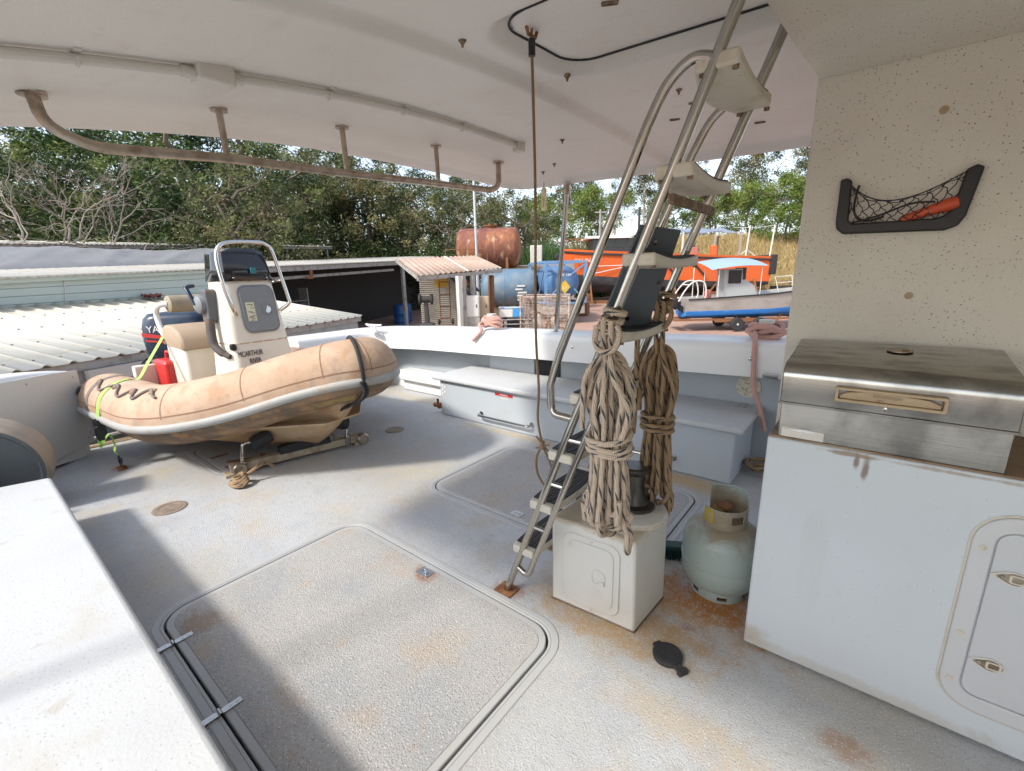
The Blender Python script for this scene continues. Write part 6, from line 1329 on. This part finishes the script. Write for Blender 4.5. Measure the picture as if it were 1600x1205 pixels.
# shade cloth and its posts
q = MB(); rnd = random.Random(4)
q.grid(lambda u, v: (-1.0 + 7.0 * u, CY - 2.1 + 4.2 * v, 4.28 + .68 * v + .10 * math.sin(u * 9) * math.sin(v * 3.1) - .18 * math.sin(math.pi * v) - .12 * math.sin(u * math.pi * 3) ** 2 + .22 * u * (1 - u) * 2), 40, 12)
q.build('shade_cloth', leaf_mat('blue grey shade cloth', (.30, .36, .46), (.30, .36, .46)), ob, fix=False)
for x, z1, m_ in ((1.0, 4.35, m_chalk), (3.55, 4.35, m_beam), (5.6, 4.3, m_beam)):
    for y in (-2.05, 2.05): q = MB(); q.box(x - .06, x + .06, CY + y - .06, CY + y + .06, 2.5, z1); q.build('awning_post', m_, ob)
q = MB(); q.box(3.3, 3.75, CY - 2.2, CY - 1.8, 2.45, 3.3); q.build('bollard', m_or, hull, bevel=.05)
q = MB(); q.box(1.6, 2.3, CY - 2.1, CY - 1.4, 2.5, 3.2); q.build('capstan', m_pink if False else mat('faded red machine', (.42, .14, .10), .7), hull, bevel=.08)
for x, z1 in ((6.3, 4.75), (8.25, 4.75)):
    q = MB(); q.tube([(x - .15, CY - 2.0, 2.4), (x, CY - 2.0, z1)], .06, 8); q.build('davit_post', m_chalk, ob)
q = MB(); q.tube(catmull([(5.0, CY - 2, 4.62), (6.3, CY - 2, 4.6), (7.3, CY - 2, 4.62), (8.25, CY - 2, 4.75)], 5), .022, 6); q.build('davit_line', m_chalk, ob)
q = MB(); q.tube([(5.6, CY - 2.0, 2.45), (6.2, CY - 2.0, 2.9), (6.9, CY - 2.0, 2.45)], .04, 6); q.build('stern_brace', m_chalk, ob)
q = MB()
for a, b in (((-6, CY - 2.15, 1.9), (-2.9, CY - 2.3, 1.95)), ((-6.2, CY - 2.1, 1.3), (-3.4, CY - 2.3, 1.85))): q.tube([a, b], .025, 5)
q.build('mooring_line', m_whiteprint, hull)
q = MB()
gzl = gz(ob.location.x, ob.location.y)
for x in (-6.3, -3.0, .5, 4.0, 7.0):
    q.box(x - .25, x + .25, CY - 1.8, CY + 1.8, gzl - .3, -.32)
    q.bar((x, CY - 3.0, gzl + .1), (x, CY - 1.9, .8), .12, .12); q.bar((x - 1.2, CY - 2.4, gzl), (x - .1, CY - 2.1, .3), .10, .10)
q.box(-7, 8, CY - 2.4, CY - 2.2, gzl - .2, gzl + .25); q.build('cradle', m_rust, ob)

# ================================================================== BOAT ON A ROAD TRAILER
tb = thing('trailer_boat', 'grey aluminium boat with a bright blue bottom on a road trailer', 'boat', tuple(Vector((-5.23, 24.64))) + (0.0,), R(38.5))
m_alu = mat('dull aluminium', (.40, .385, .36), .5, .3, layers=(('n', 1.2, .45, .7, (.31, .28, .25), .7, (1, 1, 3)), ('n', 8, .6, .75, (.24, .19, .15), .5)))
TS = [(-2.45, .02, .95, .82, -.62, -.98), (-1, .08, 1.05, .92, -.60, -1.0), (1.5, .22, 1.12, .95, -.56, -1.0), (3.6, .40, .95, .72, -.45, -.9), (5.0, .55, .45, .28, -.2, -.6), (5.6, .62, .04, .02, .1, -.1)]
CT = 1.15
def mir(pf):
    out = []
    for a in TS:
        st = pf(*a); out.append([Vector((a[0], CT - y, z)) for y, z in st] + [Vector((a[0], CT + y, z)) for y, z in st[::-1]])
    return out
q = MB(); q.loft(mir(lambda x, zs, hb, hc, zb, zk: [(hb, zs), (hb * .99, zs - .1), (hc, zb)])); q.add([(-2.45, CT - .95, .02), (-2.45, CT + .95, .02), (-2.45, CT + .82, -.62), (-2.45, CT - .82, -.62)], [(0, 1, 2, 3)]); th = q.build('hull', m_alu, tb, smooth=40)
q = MB(); q.loft(mir(lambda x, zs, hb, hc, zb, zk: [(hc + .004, zb + .06), (hc + .004, zb - .03), (hc * .9, zb - .22), (hc * .3, zk), (0, zk - .03)])); q.add([(-2.45, CT - .82, -.62), (-2.45, CT + .82, -.62), (-2.45, CT + .7, -.85), (-2.45, CT, -.98), (-2.45, CT - .7, -.85)], [(0, 1, 2, 3, 4)]); q.build('bottom', mat('bright blue bottom paint', (.02, .17, .50), .5, layers=(('n', 3, .55, .7, (.12, .28, .5), .6),)), th, smooth=40)
q = MB(); q.loft([[Vector((x, CT - hb + dy, zs + dz)) for dy, dz in ((.05, 0), (-.05, .0), (-.05, -.07), (.03, -.08))] for x, zs, hb, hc, zb, zk in TS], closed=True, caps=True); q.build('gunwale', m_rubber, th)
q = MB(); q.loft([[Vector((x, CT - hb, zs - .12)), Vector((x, CT + hb, zs - .12))] for x, zs, hb, hc, zb, zk in TS]); q.build('deck', m_alu, th)
q = MB(); q.loft([[Vector((x, CT - .45 * s_, z)), Vector((x, CT + .45 * s_, z))] for x, z, s_ in ((-.5, .05, 1), (-.55, 1.40, .9), (.45, 1.45, .9), (.55, .9, 1), (1.0, .6, 1), (1.2, .1, 1))], closed=False)
q.add([(-.5, CT - .45, .05), (-.55, CT - .405, 1.40), (.45, CT - .405, 1.45), (.55, CT - .45, .9), (1.0, CT - .45, .6), (1.2, CT - .45, .1)], [(0, 1, 2, 3, 4, 5)]); cbn = q.build('console', mat('grey console', (.33, .335, .33), .55), tb)
q = MB(); q.box(-.33, .30, CT - .47, CT - .42, .72, 1.36); q.build('window', m_glass, cbn)
q = MB(); q.box(.38, .52, CT - .47, CT + .42, .9, 1.48); q.build('window', m_glass, cbn)
q = MB(); q.grid(lambda u, v: (-1.45 + 2.75 * u, CT - 1.05 + 2.1 * v, 1.40 + .14 * u + .10 * math.sin(math.pi * u) + .05 * math.sin(math.pi * v) + .42 * v), 14, 8); q.build('canopy', mat('pale blue canopy', (.27, .37, .48), .8), tb, fix=False)
for x, y in ((-1.0, -.85), (1.1, -.85), (-1.0, .85), (1.1, .85)): q = MB(); q.tube([(x, CT + y, .0), (x, CT + y, 1.58)], .02, 8); q.build('canopy_post', m_chalk, tb)
q = MB(); q.tube([(-2.2, CT - .7, .1), (-2.2, CT - .7, 1.9)], .018, 6); q.build('aerial', m_whiteprint, tb)
q = MB()
for y in (-.8, .2): q.tube(catmull([(-2.9, CT + y, -.1), (-2.6, CT + y, .45), (-2.2, CT + y, .85), (-1.7, CT + y, .82), (-1.55, CT + y, .3), (-1.6, CT + y, .02)], 5), .035, 8)
q.tube([(-2.9, CT - .8, .1), (-3.2, CT - .4, .05), (-2.9, CT + .2, .1)], .03, 8); q.tube([(-2.4, CT - .8, .7), (-2.4, CT + .2, .7)], .03, 8); q.build('stern_rail', m_chalk, tb)
q = MB(); q.lathe([(.16, 0), (.18, .05), (.18, .35), (.1, .45), (0, .45)], (-1.35, CT - .5, .0), n=14); q.build('rope_bin', mat('faded red bin', (.40, .12, .09), .7), tb)
q = MB(); q.tube([(2.0, CT - .9, .25), (1.75, CT - .9, 1.0), (2.6, CT - .85, 1.05), (2.75, CT - .85, .3)], .025, 8); q.tube([(1.85, CT - .9, .7), (2.65, CT - .85, .75)], .02, 6); q.build('side_ladder', m_chalk, tb)
M = Matrix.Translation((-2.75, CT - .25, -.35)) @ Matrix.Rotation(R(-52), 4, 'Y')
q = MB(); q.loft([[M @ Vector((x, y, z)) for x, y in rrect(-a, a, -b, b, .07, 4)] for z, a, b in ((-.05, .18, .15), (.0, .24, .19), (.35, .26, .2), (.48, .2, .16), (.52, .1, .08))], closed=True, caps=True); om = q.build('outboard_motor', m_black, tb, smooth=50)
q = MB(); q.loft([[M @ Vector((x, y, z)) for x, y in rrect(-a, a, -b, b, .03, 3)] for z, a, b in ((-.05, .13, .1), (-.7, .1, .06), (-.75, .25, .1), (-.8, .2, .05))], closed=True, caps=True); q.build('engine_leg', m_black, om)
for k in range(3): q = MB(); a = k * 2.094; q.loft([[M @ Vector((-.27, .02 * math.cos(a), -.75 + .02 * math.sin(a))), M @ Vector((-.29, .2 * math.cos(a + .3), -.75 + .2 * math.sin(a + .3))), M @ Vector((-.25, .2 * math.cos(a + .8), -.75 + .2 * math.sin(a + .8)))], [M @ Vector((-.28, .02 * math.cos(a), -.75 + .02 * math.sin(a))), M @ Vector((-.30, .2 * math.cos(a + .3), -.75 + .2 * math.sin(a + .3))), M @ Vector((-.26, .2 * math.cos(a + .8), -.75 + .2 * math.sin(a + .8)))]]); q.build('propeller_blade', m_greydoor, om)
tl = thing('boat_trailer', 'rusty tandem axle road trailer under the grey and blue boat', 'trailer', tuple(Vector((-5.23, 24.64))) + (G0,), R(38.5))
q = MB()
for y in (.45, 1.85): q.box(-2.6, 6.0, y - .05, y + .05, .50, .60)
for x in (-2.3, -.6, 1.4, 3.4, 5.6): q.box(x - .05, x + .05, .5, 1.8, .51, .59)
q.box(-1.0, 2.2, .30, .40, .42, .52); q.box(-3.0, -2.6, .4, 1.9, .5, .58); q.build('chassis', m_rust, tl)
q = MB()
for x in (-2.2, 0.2, 2.4):
    for y in (.65, 1.65): q.box(x - .06, x + .06, y - .05, y + .05, .6, .78)
q.build('bunk_post', m_rust, tl)
for x in (.02, 1.16):
    for y in (.12, 2.15):
        q = MB(); c = (x, y, .325); q.lathe([(.20, -.10), (.29, -.105), (.325, -.07), (.325, .07), (.29, .105), (.20, .10)], c, (0, 1, 0), 32); wl = q.build('tyre', m_rubber, tl)
        q = MB(); sg = -1 if y < 1 else 1
        q.lathe([(.20, -.08), (.205, .09), (.17, .085), (.165, .05), (0, .05)], c, (0, sg, 0), 28)
        for k in range(5):
            a = k * 1.2566; q.bar(Vector(c) + Vector((.05 * math.cos(a), sg * .075, .05 * math.sin(a))), Vector(c) + Vector((.18 * math.cos(a), sg * .08, .18 * math.sin(a))), .06, .03, up=(0, 1, 0))
        q.lathe([(.055, .05), (.055, .10), (.03, .11), (0, .11)], c, (0, sg, 0), 14); q.build('rim', mat('dull alloy rim', (.55, .54, .50), .5, .1) if 'dull alloy rim' not in bpy.data.materials else bpy.data.materials['dull alloy rim'], wl)
q = MB()
for x in (.02, 1.16): q.box(x - .04, x + .04, .2, 2.1, .29, .36)
q.build('axle', m_rust, tl)
# a red timber baulk and scrap lying in the yard
for k, (p, rz, w_, m_, lab) in enumerate((((-6.52, 47.42), 40, 2.0, m_darkin, 'dark scrap crate on the dirt behind the trailer boat'), ((-15.18, 26.08), 20, 1.2, m_rust, 'rusty scrap box on the dirt left of the orange workboat'))):
    t = thing('scrap_box', lab, 'crate', (p[0], p[1], gz(*p)), R(rz), group='scrap boxes in the yard')
    q = MB(); q.box(-w_ / 2, w_ / 2, -.5, .5, .0, .08); 
    for x in (-w_ / 2, w_ / 2): q.box(x - .04, x + .04, -.5, .5, .08, .8)
    for y in (-.5, .5): q.box(-w_ / 2 + .04, w_ / 2 - .04, y - .03, y + .03, .08, .78)
    q.build('box', m_, t)

# ================================================================== POLES AND WIRES
pl = []
for k, (p, h, r, m_, lab) in enumerate((((-24.44, 46.34), 7.8, .16, m_slab, 'grey concrete power pole left of the ladder'), ((-22.69, 50.36), 6.4, .11, m_chalk, 'pale thin pole left of the dark pole'), ((-22.84, 52.87), 7.0, .17, m_darkin, 'dark timber power pole between two pale ones'), ((-20.87, 49.18), 6.8, .09, m_chalk, 'slim pale pole right of the dark pole'))):
    t = thing('utility_pole', lab, 'power pole', (p[0], p[1], gz(*p) - .3), R(38), group='poles behind the workboat')
    q = MB(); q.tube([(0, 0, 0), (0, 0, h)], [r, r * .75], 10); q.build('shaft', m_, t)
    q = MB(); q.box(-.6 if k in (0, 2) else -.2, .6 if k in (0, 2) else .2, -.06, .06, h - .35, h - .22); q.build('cross_arm', m_beam, t)
    pl.append(Vector((p[0], p[1], gz(*p) - .3 + h - .2)))
t = thing('power_line', 'thin overhead wires sagging toward the grey pole', 'wire', tuple(pl[0]), group=None)
q = MB(); far = Vector((-32.912, 37.599, 11.716))
for dz in (0, .35, .7):
    a = pl[0] + Vector((0, 0, dz - .3)); b = far + Vector((0, 0, dz)); q.tube([a.lerp(b, i / 12) - pl[0] - Vector((0, 0, 1.2 * 4 * (i / 12) * (1 - i / 12) * .5)) for i in range(13)], .018, 5)
q.build('wire', m_black, t)

# ================================================================== TREES AND GRASS
m_bark = mat('grey brown bark', (.16, .125, .10), .9, layers=(('n', 4, .45, .7, (.10, .075, .06), .7, (4, 4, 1)),))
m_gum = mat('pale gum bark', (.42, .37, .31), .8, layers=(('n', 2, .45, .7, (.28, .22, .18), .7),))
m_dead = mat('bleached dead wood', (.31, .265, .22), .8)
LEAF = {'dark': (leaf_mat('dark leaf', (.013, .036, .008), (.034, .068, .014)), leaf_mat('mid leaf', (.038, .08, .014), (.072, .125, .024)), leaf_mat('light leaf', (.13, .18, .04), (.20, .23, .07))),
        'olive': (leaf_mat('olive dark leaf', (.05, .07, .025), (.08, .10, .035)), leaf_mat('olive leaf', (.12, .14, .05), (.18, .19, .07)), leaf_mat('dry olive leaf', (.22, .21, .08), (.30, .26, .12))),
        'lime': (leaf_mat('green leaf', (.055, .11, .016), (.09, .15, .025)), leaf_mat('fresh leaf', (.12, .20, .028), (.18, .25, .045)), leaf_mat('yellow green leaf', (.20, .25, .05), (.27, .29, .08)))}
def limb(q, a, b, r0, r1, rnd, wob=.12, n=5, sides=6):
    a = Vector(a); b = Vector(b); L_ = (b - a).length
    pts = [a.lerp(b, i / n) + Vector((rnd.uniform(-1, 1), rnd.uniform(-1, 1), rnd.uniform(-.5, .5))) * (wob * L_ * .25 if 0 < i < n else 0) for i in range(n + 1)]
    q.tube(pts, [r0 + (r1 - r0) * i / n for i in range(n + 1)], sides, caps=False); return pts
def leaves(q, c, rad, n, size, rnd, mi, droop=0.0, flat=.8):
    for _ in range(n):
        d = Vector((rnd.gauss(0, 1), rnd.gauss(0, 1), rnd.gauss(0, flat))); d.normalize(); d *= rad * (rnd.random() ** .5)
        p = c + d; a = Vector((rnd.gauss(0, 1), rnd.gauss(0, 1), rnd.gauss(0, .7) - droop)).normalized()
        b = a.cross(Vector((rnd.gauss(0, 1), rnd.gauss(0, 1), rnd.gauss(0, 1)))).normalized(); s_ = size * rnd.uniform(.6, 1.35)
        a *= s_; b *= s_ * .36
        q.add([p - a * .5, p + b * .5, p + a * .5, p - b * .5], [(0, 1, 2, 3)], mi)
def tree(name, label, cat, seed, h, spread, base, nclump, nleaf, size, pal, bark, droop=0.0, crad=.9, trunk_r=.22, stems=1, group=None, top=.75, mixw=(5, 4, 2)):
    rnd = random.Random(seed); t = thing(name, label, cat, (0, 0, 0), group=group); tq = MB(); lq = MB()
    tips = []
    for s_ in range(stems):
        lean = Vector((rnd.uniform(-1, 1), rnd.uniform(-1, 1), 0)) * (.12 * h if stems == 1 else .22 * h)
        tr = limb(tq, (rnd.uniform(-.2, .2) * (stems - 1), rnd.uniform(-.2, .2) * (stems - 1), -.2), lean + Vector((0, 0, h * top)), trunk_r, trunk_r * .3, rnd, .25, 8, 8)
        for k in range(max(5, 11 // stems)):
            i = rnd.randint(3, 8); a = tr[i]; ang = rnd.uniform(0, 6.28); ln = spread * rnd.uniform(.45, .95)
            b = a + Vector((math.cos(ang) * ln, math.sin(ang) * ln, rnd.uniform(.05, .4) * h * .5))
            mid = limb(tq, a, b, trunk_r * .4, trunk_r * .12, rnd, .35, 5, 5)
            for j in range(3):
                c = mid[rnd.randint(2, 5)]; e = c + Vector((rnd.uniform(-1, 1), rnd.uniform(-1, 1), rnd.uniform(-.2, .9))) * spread * .35; limb(tq, c, e, trunk_r * .13, trunk_r * .04, rnd, .3, 3, 4); tips += [e]
            tips += [b, mid[3]]
    for k in range(nclump):
        if rnd.random() < .45 and tips: c = rnd.choice(tips) + Vector((rnd.gauss(0, .3), rnd.gauss(0, .3), rnd.gauss(0, .3)))
        else:
            a = rnd.uniform(0, 6.28); z = base + (h - base) * rnd.random(); f = (z - base) / (h - base); prof = (math.sin(math.pi * min(1, f * .85 + .18))) ** .6
            rr = spread * prof * (rnd.random() ** .4); c = Vector((math.cos(a) * rr, math.sin(a) * rr, z))
        if c.z < base * .8: c.z = base + rnd.random() * (h - base) * .4
        mi = rnd.choices((0, 1, 2), mixw)[0]
        leaves(lq, c, crad * rnd.uniform(.55, 1.25), int(nleaf * rnd.uniform(.6, 1.4)), size, rnd, mi, droop)
    tq.build('trunk', bark, t, smooth=60); lq.build('crown', LEAF[pal], t, smooth=None, fix=False); return t
P_ = {}
P_['ever'] = tree('evergreen_tree', 'x', 'tree', 1, 12, 4.0, 1.2, 150, 100, .26, 'dark', m_bark, crad=.85, trunk_r=.34, stems=2)
P_['ever2'] = tree('evergreen_tree', 'x', 'tree', 2, 11, 4.4, .6, 155, 95, .24, 'dark', m_bark, crad=.82, trunk_r=.32, stems=3, mixw=(4, 5, 3))
P_['olive'] = tree('olive_tree', 'x', 'tree', 3, 9.5, 4.0, .5, 160, 85, .22, 'olive', m_bark, droop=.5, crad=.78, trunk_r=.22, stems=3, mixw=(4, 5, 3))
P_['gum'] = tree('gum_tree', 'x', 'tree', 4, 16, 3.6, 5.5, 105, 75, .34, 'olive', m_gum, droop=.9, crad=1.15, trunk_r=.24, top=.9)
P_['gum2'] = tree('gum_tree', 'x', 'tree', 5, 18, 3.4, 7, 80, 80, .34, 'olive', m_gum, droop=.9, crad=1.1, trunk_r=.22, top=.92, mixw=(5, 4, 1))
P_['bush'] = tree('bushy_tree', 'x', 'tree', 6, 9, 4.2, 1.6, 180, 85, .30, 'lime', m_bark, crad=1.0, trunk_r=.18, stems=2, mixw=(4, 6, 4))
KIND = {'ever': 'dense dark evergreen tree', 'ever2': 'spreading dark green tree', 'olive': 'dry olive green tree with drooping leaves', 'gum': 'tall sparse gum tree', 'gum2': 'slender gum tree with a bare lower trunk', 'bush': 'bright yellow green bushy tree'}
CAT = {'ever': 'evergreens behind the sheds', 'ever2': 'evergreens behind the sheds', 'olive': 'olive green trees behind the yard', 'gum': 'gum trees on the skyline', 'gum2': 'gum trees on the skyline', 'bush': 'bright bushy trees beyond the workboat'}
TREES = [
 ('ever2', (-44.49, -1.14), 1.0, 'far left beyond the tarpaulin'), ('olive', (-38.39, 1.07), 1.0, 'left of the bare branches'), ('ever2', (-46.13, 4.13), 1.05, 'behind the bare branched tree'), ('ever', (-37.47, 5.75), .95, 'over the tarpaulin, near the frame edge'), ('ever', (-44.9, 9.05), 1.15, 'deep behind the tarpaulin'),
 ('ever2', (-34.95, 9.06), 1.0, 'over the tarpaulin left of the console hoop'), ('ever', (-31.74, 10.29), 1.05, 'right behind the console hoop'), ('olive', (-27.3, 11.19), .98, 'right of the console hoop with sunlit leaves'), ('ever', (-38.81, 15.2), 1.2, 'deep behind the console hoop'), ('ever2', (-39.98, 19.53), 1.25, 'above the rear shed roof'),
 ('olive', (-37.05, 20.54), 1.3, 'above the end of the rear shed roof'), ('ever', (-40.49, 24.39), 1.2, 'behind the workshop middle'), ('olive', (-35.2, 23.33), 1.25, 'above the workshop left of the pole'), ('olive', (-33.42, 26.05), 1.2, 'above the brown lean-to roof'), ('ever2', (-33.46, 28.66), 1.05, 'behind the lean-to left of the rusty tank'), ('olive', (-29, 26.94), .95, 'left of the rusty tank'), ('olive', (-30.88, 33.34), 1.15, 'straight behind the rusty tank'), ('olive', (-30.74, 38.7), 1.1, 'right of the rusty tank'),
 ('gum', (-45.24, 45.6), .95, 'beyond the white pole'), ('gum', (-40.43, 46.79), .7, 'above the rusty tank'), ('bush', (-34.24, 49.08), 1.0, 'behind the hanging cord'), ('gum2', (-39.37, 60.78), .8, 'between cord and roof post'), ('gum', (-34.54, 59.36), .85, 'right of the roof post'), ('bush', (-30.06, 55.02), .9, 'left of the grey power pole'), ('gum', (-29.22, 68.84), .85, 'behind the dark power pole'), ('gum2', (-34.69, 72.39), .78, 'left of the pale poles'), ('bush', (-25.72, 70.31), .95, 'behind the workboat wheelhouse'), ('gum2', (-25.37, 79.79), .75, 'between the ladder rails'),
 ('bush', (-20.04, 73.5), .95, 'over the blue shade cloth'), ('gum', (-17.27, 83.59), 1.1, 'tall and leafy right of the ladder'), ('gum2', (-20.9, 88.6), .75, 'behind the right ladder rail'), ('bush', (-10.86, 70.28), 1.0, 'over the stern of the workboat'), ('bush', (-16.34, 79.08), .95, 'left of the workboat stern posts'), ('gum', (-9.55, 84.47), 1.0, 'beside the cabin wall'), ('bush', (-8.25, 74.98), .85, 'partly hidden by the cabin wall'), ('gum2', (-13.98, 99.35), .66, 'thin, on the skyline by the cabin wall'), ('gum', (-49, 66.28), .72, 'far off on the skyline left of the cord'), ('gum', (-27.53, 96.49), .66, 'far off between the ladder stringers'), ('gum2', (-44.59, 82.94), .66, 'far off behind the grey pole'), ('gum', (-3.87, 81.08), 1.1, 'behind the cabin wall'),
 ('ever', (-62.53, 8.2), 1.25, 'in the second row at the left'), ('ever', (-55.62, 16.31), 1.25, 'in the second row behind the hoop'), ('ever2', (-48.94, 24.25), 1.2, 'in the second row behind the rear shed'), ('ever', (-67.18, 1.88), 1.2, 'in the second row at the left edge'), ('ever2', (-43.73, 31.02), 1.15, 'in the second row behind the workshop'),
]
rnd = random.Random(77); used = set()
for k, p, s_, where in TREES:
    x, y = p; rz = rnd.uniform(0, 6.28)
    t = P_[k]
    lab = KIND[k] + ' ' + where
    if k in used: t = dup(P_[k], (x, y, gz(x, y) - .2), rz, lab, CAT[k], s_)
    else: t.location = (x, y, gz(x, y) - .2); t.rotation_euler.z = rz; t.scale = (s_,) * 3; tag(t, lab, None, CAT[k]); used.add(k)
# low scrub along the foot of the trees, shrubs of its own kind
sh = tree('scrub_bush', 'x', 'bush', 11, 3.4, 2.2, .1, 70, 75, .22, 'dark', m_bark, crad=.7, trunk_r=.07, stems=3, mixw=(6, 4, 1)); first = True
for i, (p, s_) in enumerate((((-35.93, 0.4), 1.1), ((-33.73, 2.8), 1.2), ((-31.66, 5.1), 1.2), ((-30.36, 7.45), 1.2), ((-27.82, 9.47), 1.25), ((-34.75, 15.8), 1.3), ((-37.16, 21.78), 1.3), ((-33.24, 23.57), 1.4), ((-28.88, 24.4), 1.2), ((-27.07, 25.84), 1.2))):
    lab = 'low dark scrub bush ' + ('at the far left behind the tarpaulin', 'under the bare branches', 'behind the middle of the tarpaulin', 'left of the console hoop', 'behind the console hoop', 'over the rear shed roof', 'behind the end of the rear shed', 'behind the workshop roof', 'left of the white pole', 'beside the rusty tank')[i]
    if first: t = sh; t.location = (p[0], p[1], gz(*p) - .1); t.scale = (s_,) * 3; tag(t, lab, None, 'scrub bushes behind the sheds'); first = False
    else: dup(sh, (p[0], p[1], gz(*p) - .1), i * 1.3, lab, 'scrub bushes behind the sheds', s_)
# bleached, leafless tree at the left
rnd = random.Random(31); dt = thing('dead_tree', 'bleached leafless tree with fine pale branches over the tarpaulin', 'tree', (-28.51, 3.13) + (G0,)); dt.scale = (1.45, 1.45, 1.55)
q = MB()
def grow(a, d, l, r, lev):
    b = a + d * l; pts = limb(q, a, b, r, r * .55, rnd, .3, 4, 5)
    if lev == 0: return
    for k in range(rnd.choice((2, 3, 3)) if lev > 1 else 3):
        nd = (d + Vector((rnd.gauss(0, .55), rnd.gauss(0, .55), rnd.gauss(.02, .38)))).normalized(); grow(pts[rnd.choice((2, 3, 4))], nd, l * rnd.uniform(.58, .85), r * .55, lev - 1)
for d in ((.25, .35, .9), (-.5, -.1, .8), (.55, .55, .55), (-.2, -.7, .65), (.1, .8, .5)): grow(Vector((0, 0, 1.6)), Vector(d).normalized(), 2.1, .06, 5)
q.tube([(0, 0, -.2), (.05, .02, .8), (0, 0, 1.7)], [.2, .16, .14], 8); q.build('branches', m_dead, dt)
# tall green reeds and dry bank grass
def blades(name, pts, h, wd, m_, seed, lean=.25):
    rnd = random.Random(seed); q = MB()
    for (x, y) in pts:
        z = gz(x, y) - .05; hh = h * rnd.uniform(.55, 1.15); a = rnd.uniform(0, 6.28); w_ = wd * rnd.uniform(.6, 1.3); dx, dy = math.cos(a) * w_, math.sin(a) * w_; lx, ly = rnd.gauss(0, lean) * hh, rnd.gauss(0, lean) * hh
        q.add([(x - dx, y - dy, z), (x + dx, y + dy, z), (x + dx * .7 + lx * .4, y + dy * .7 + ly * .4, z + hh * .6), (x + lx, y + ly, z + hh), (x - dx * .7 + lx * .4, y - dy * .7 + ly * .4, z + hh * .6)], [(0, 1, 2, 3, 4)])
    o = q.build(name, m_, None, smooth=None, fix=False); return tag(o, None, None, None, 'stuff')
rnd = random.Random(5)
def area(px0, px1, d0, d1, n, rnd):
    """scatter over a patch of ground given by bearing and depth"""
    out = []
    for _ in range(n):
        d = d0 + (d1 - d0) * rnd.random(); s_ = (px0 + (px1 - px0) * rnd.random() - 800) / 702 * d
        fx, fy = -.6262, .7796; rx, ry = .7831, .6219
        out.append((fx * d + rx * s_, fy * d + ry * s_))
    return out
blades('reeds', area(825, 945, 42, 48, 3800, rnd), 4.6, .07, leaf_mat('reed green', (.05, .12, .03), (.11, .19, .06)), 1, .12)
blades('dry_grass', area(930, 1300, 43, 68, 30000, rnd), 1.5, .05, leaf_mat('dry straw', (.40, .30, .13), (.55, .42, .20)), 2)
blades('yard_weeds', area(640, 860, 36, 46, 5000, rnd), 1.3, .05, leaf_mat('weed green', (.12, .14, .05), (.3, .26, .11)), 3)
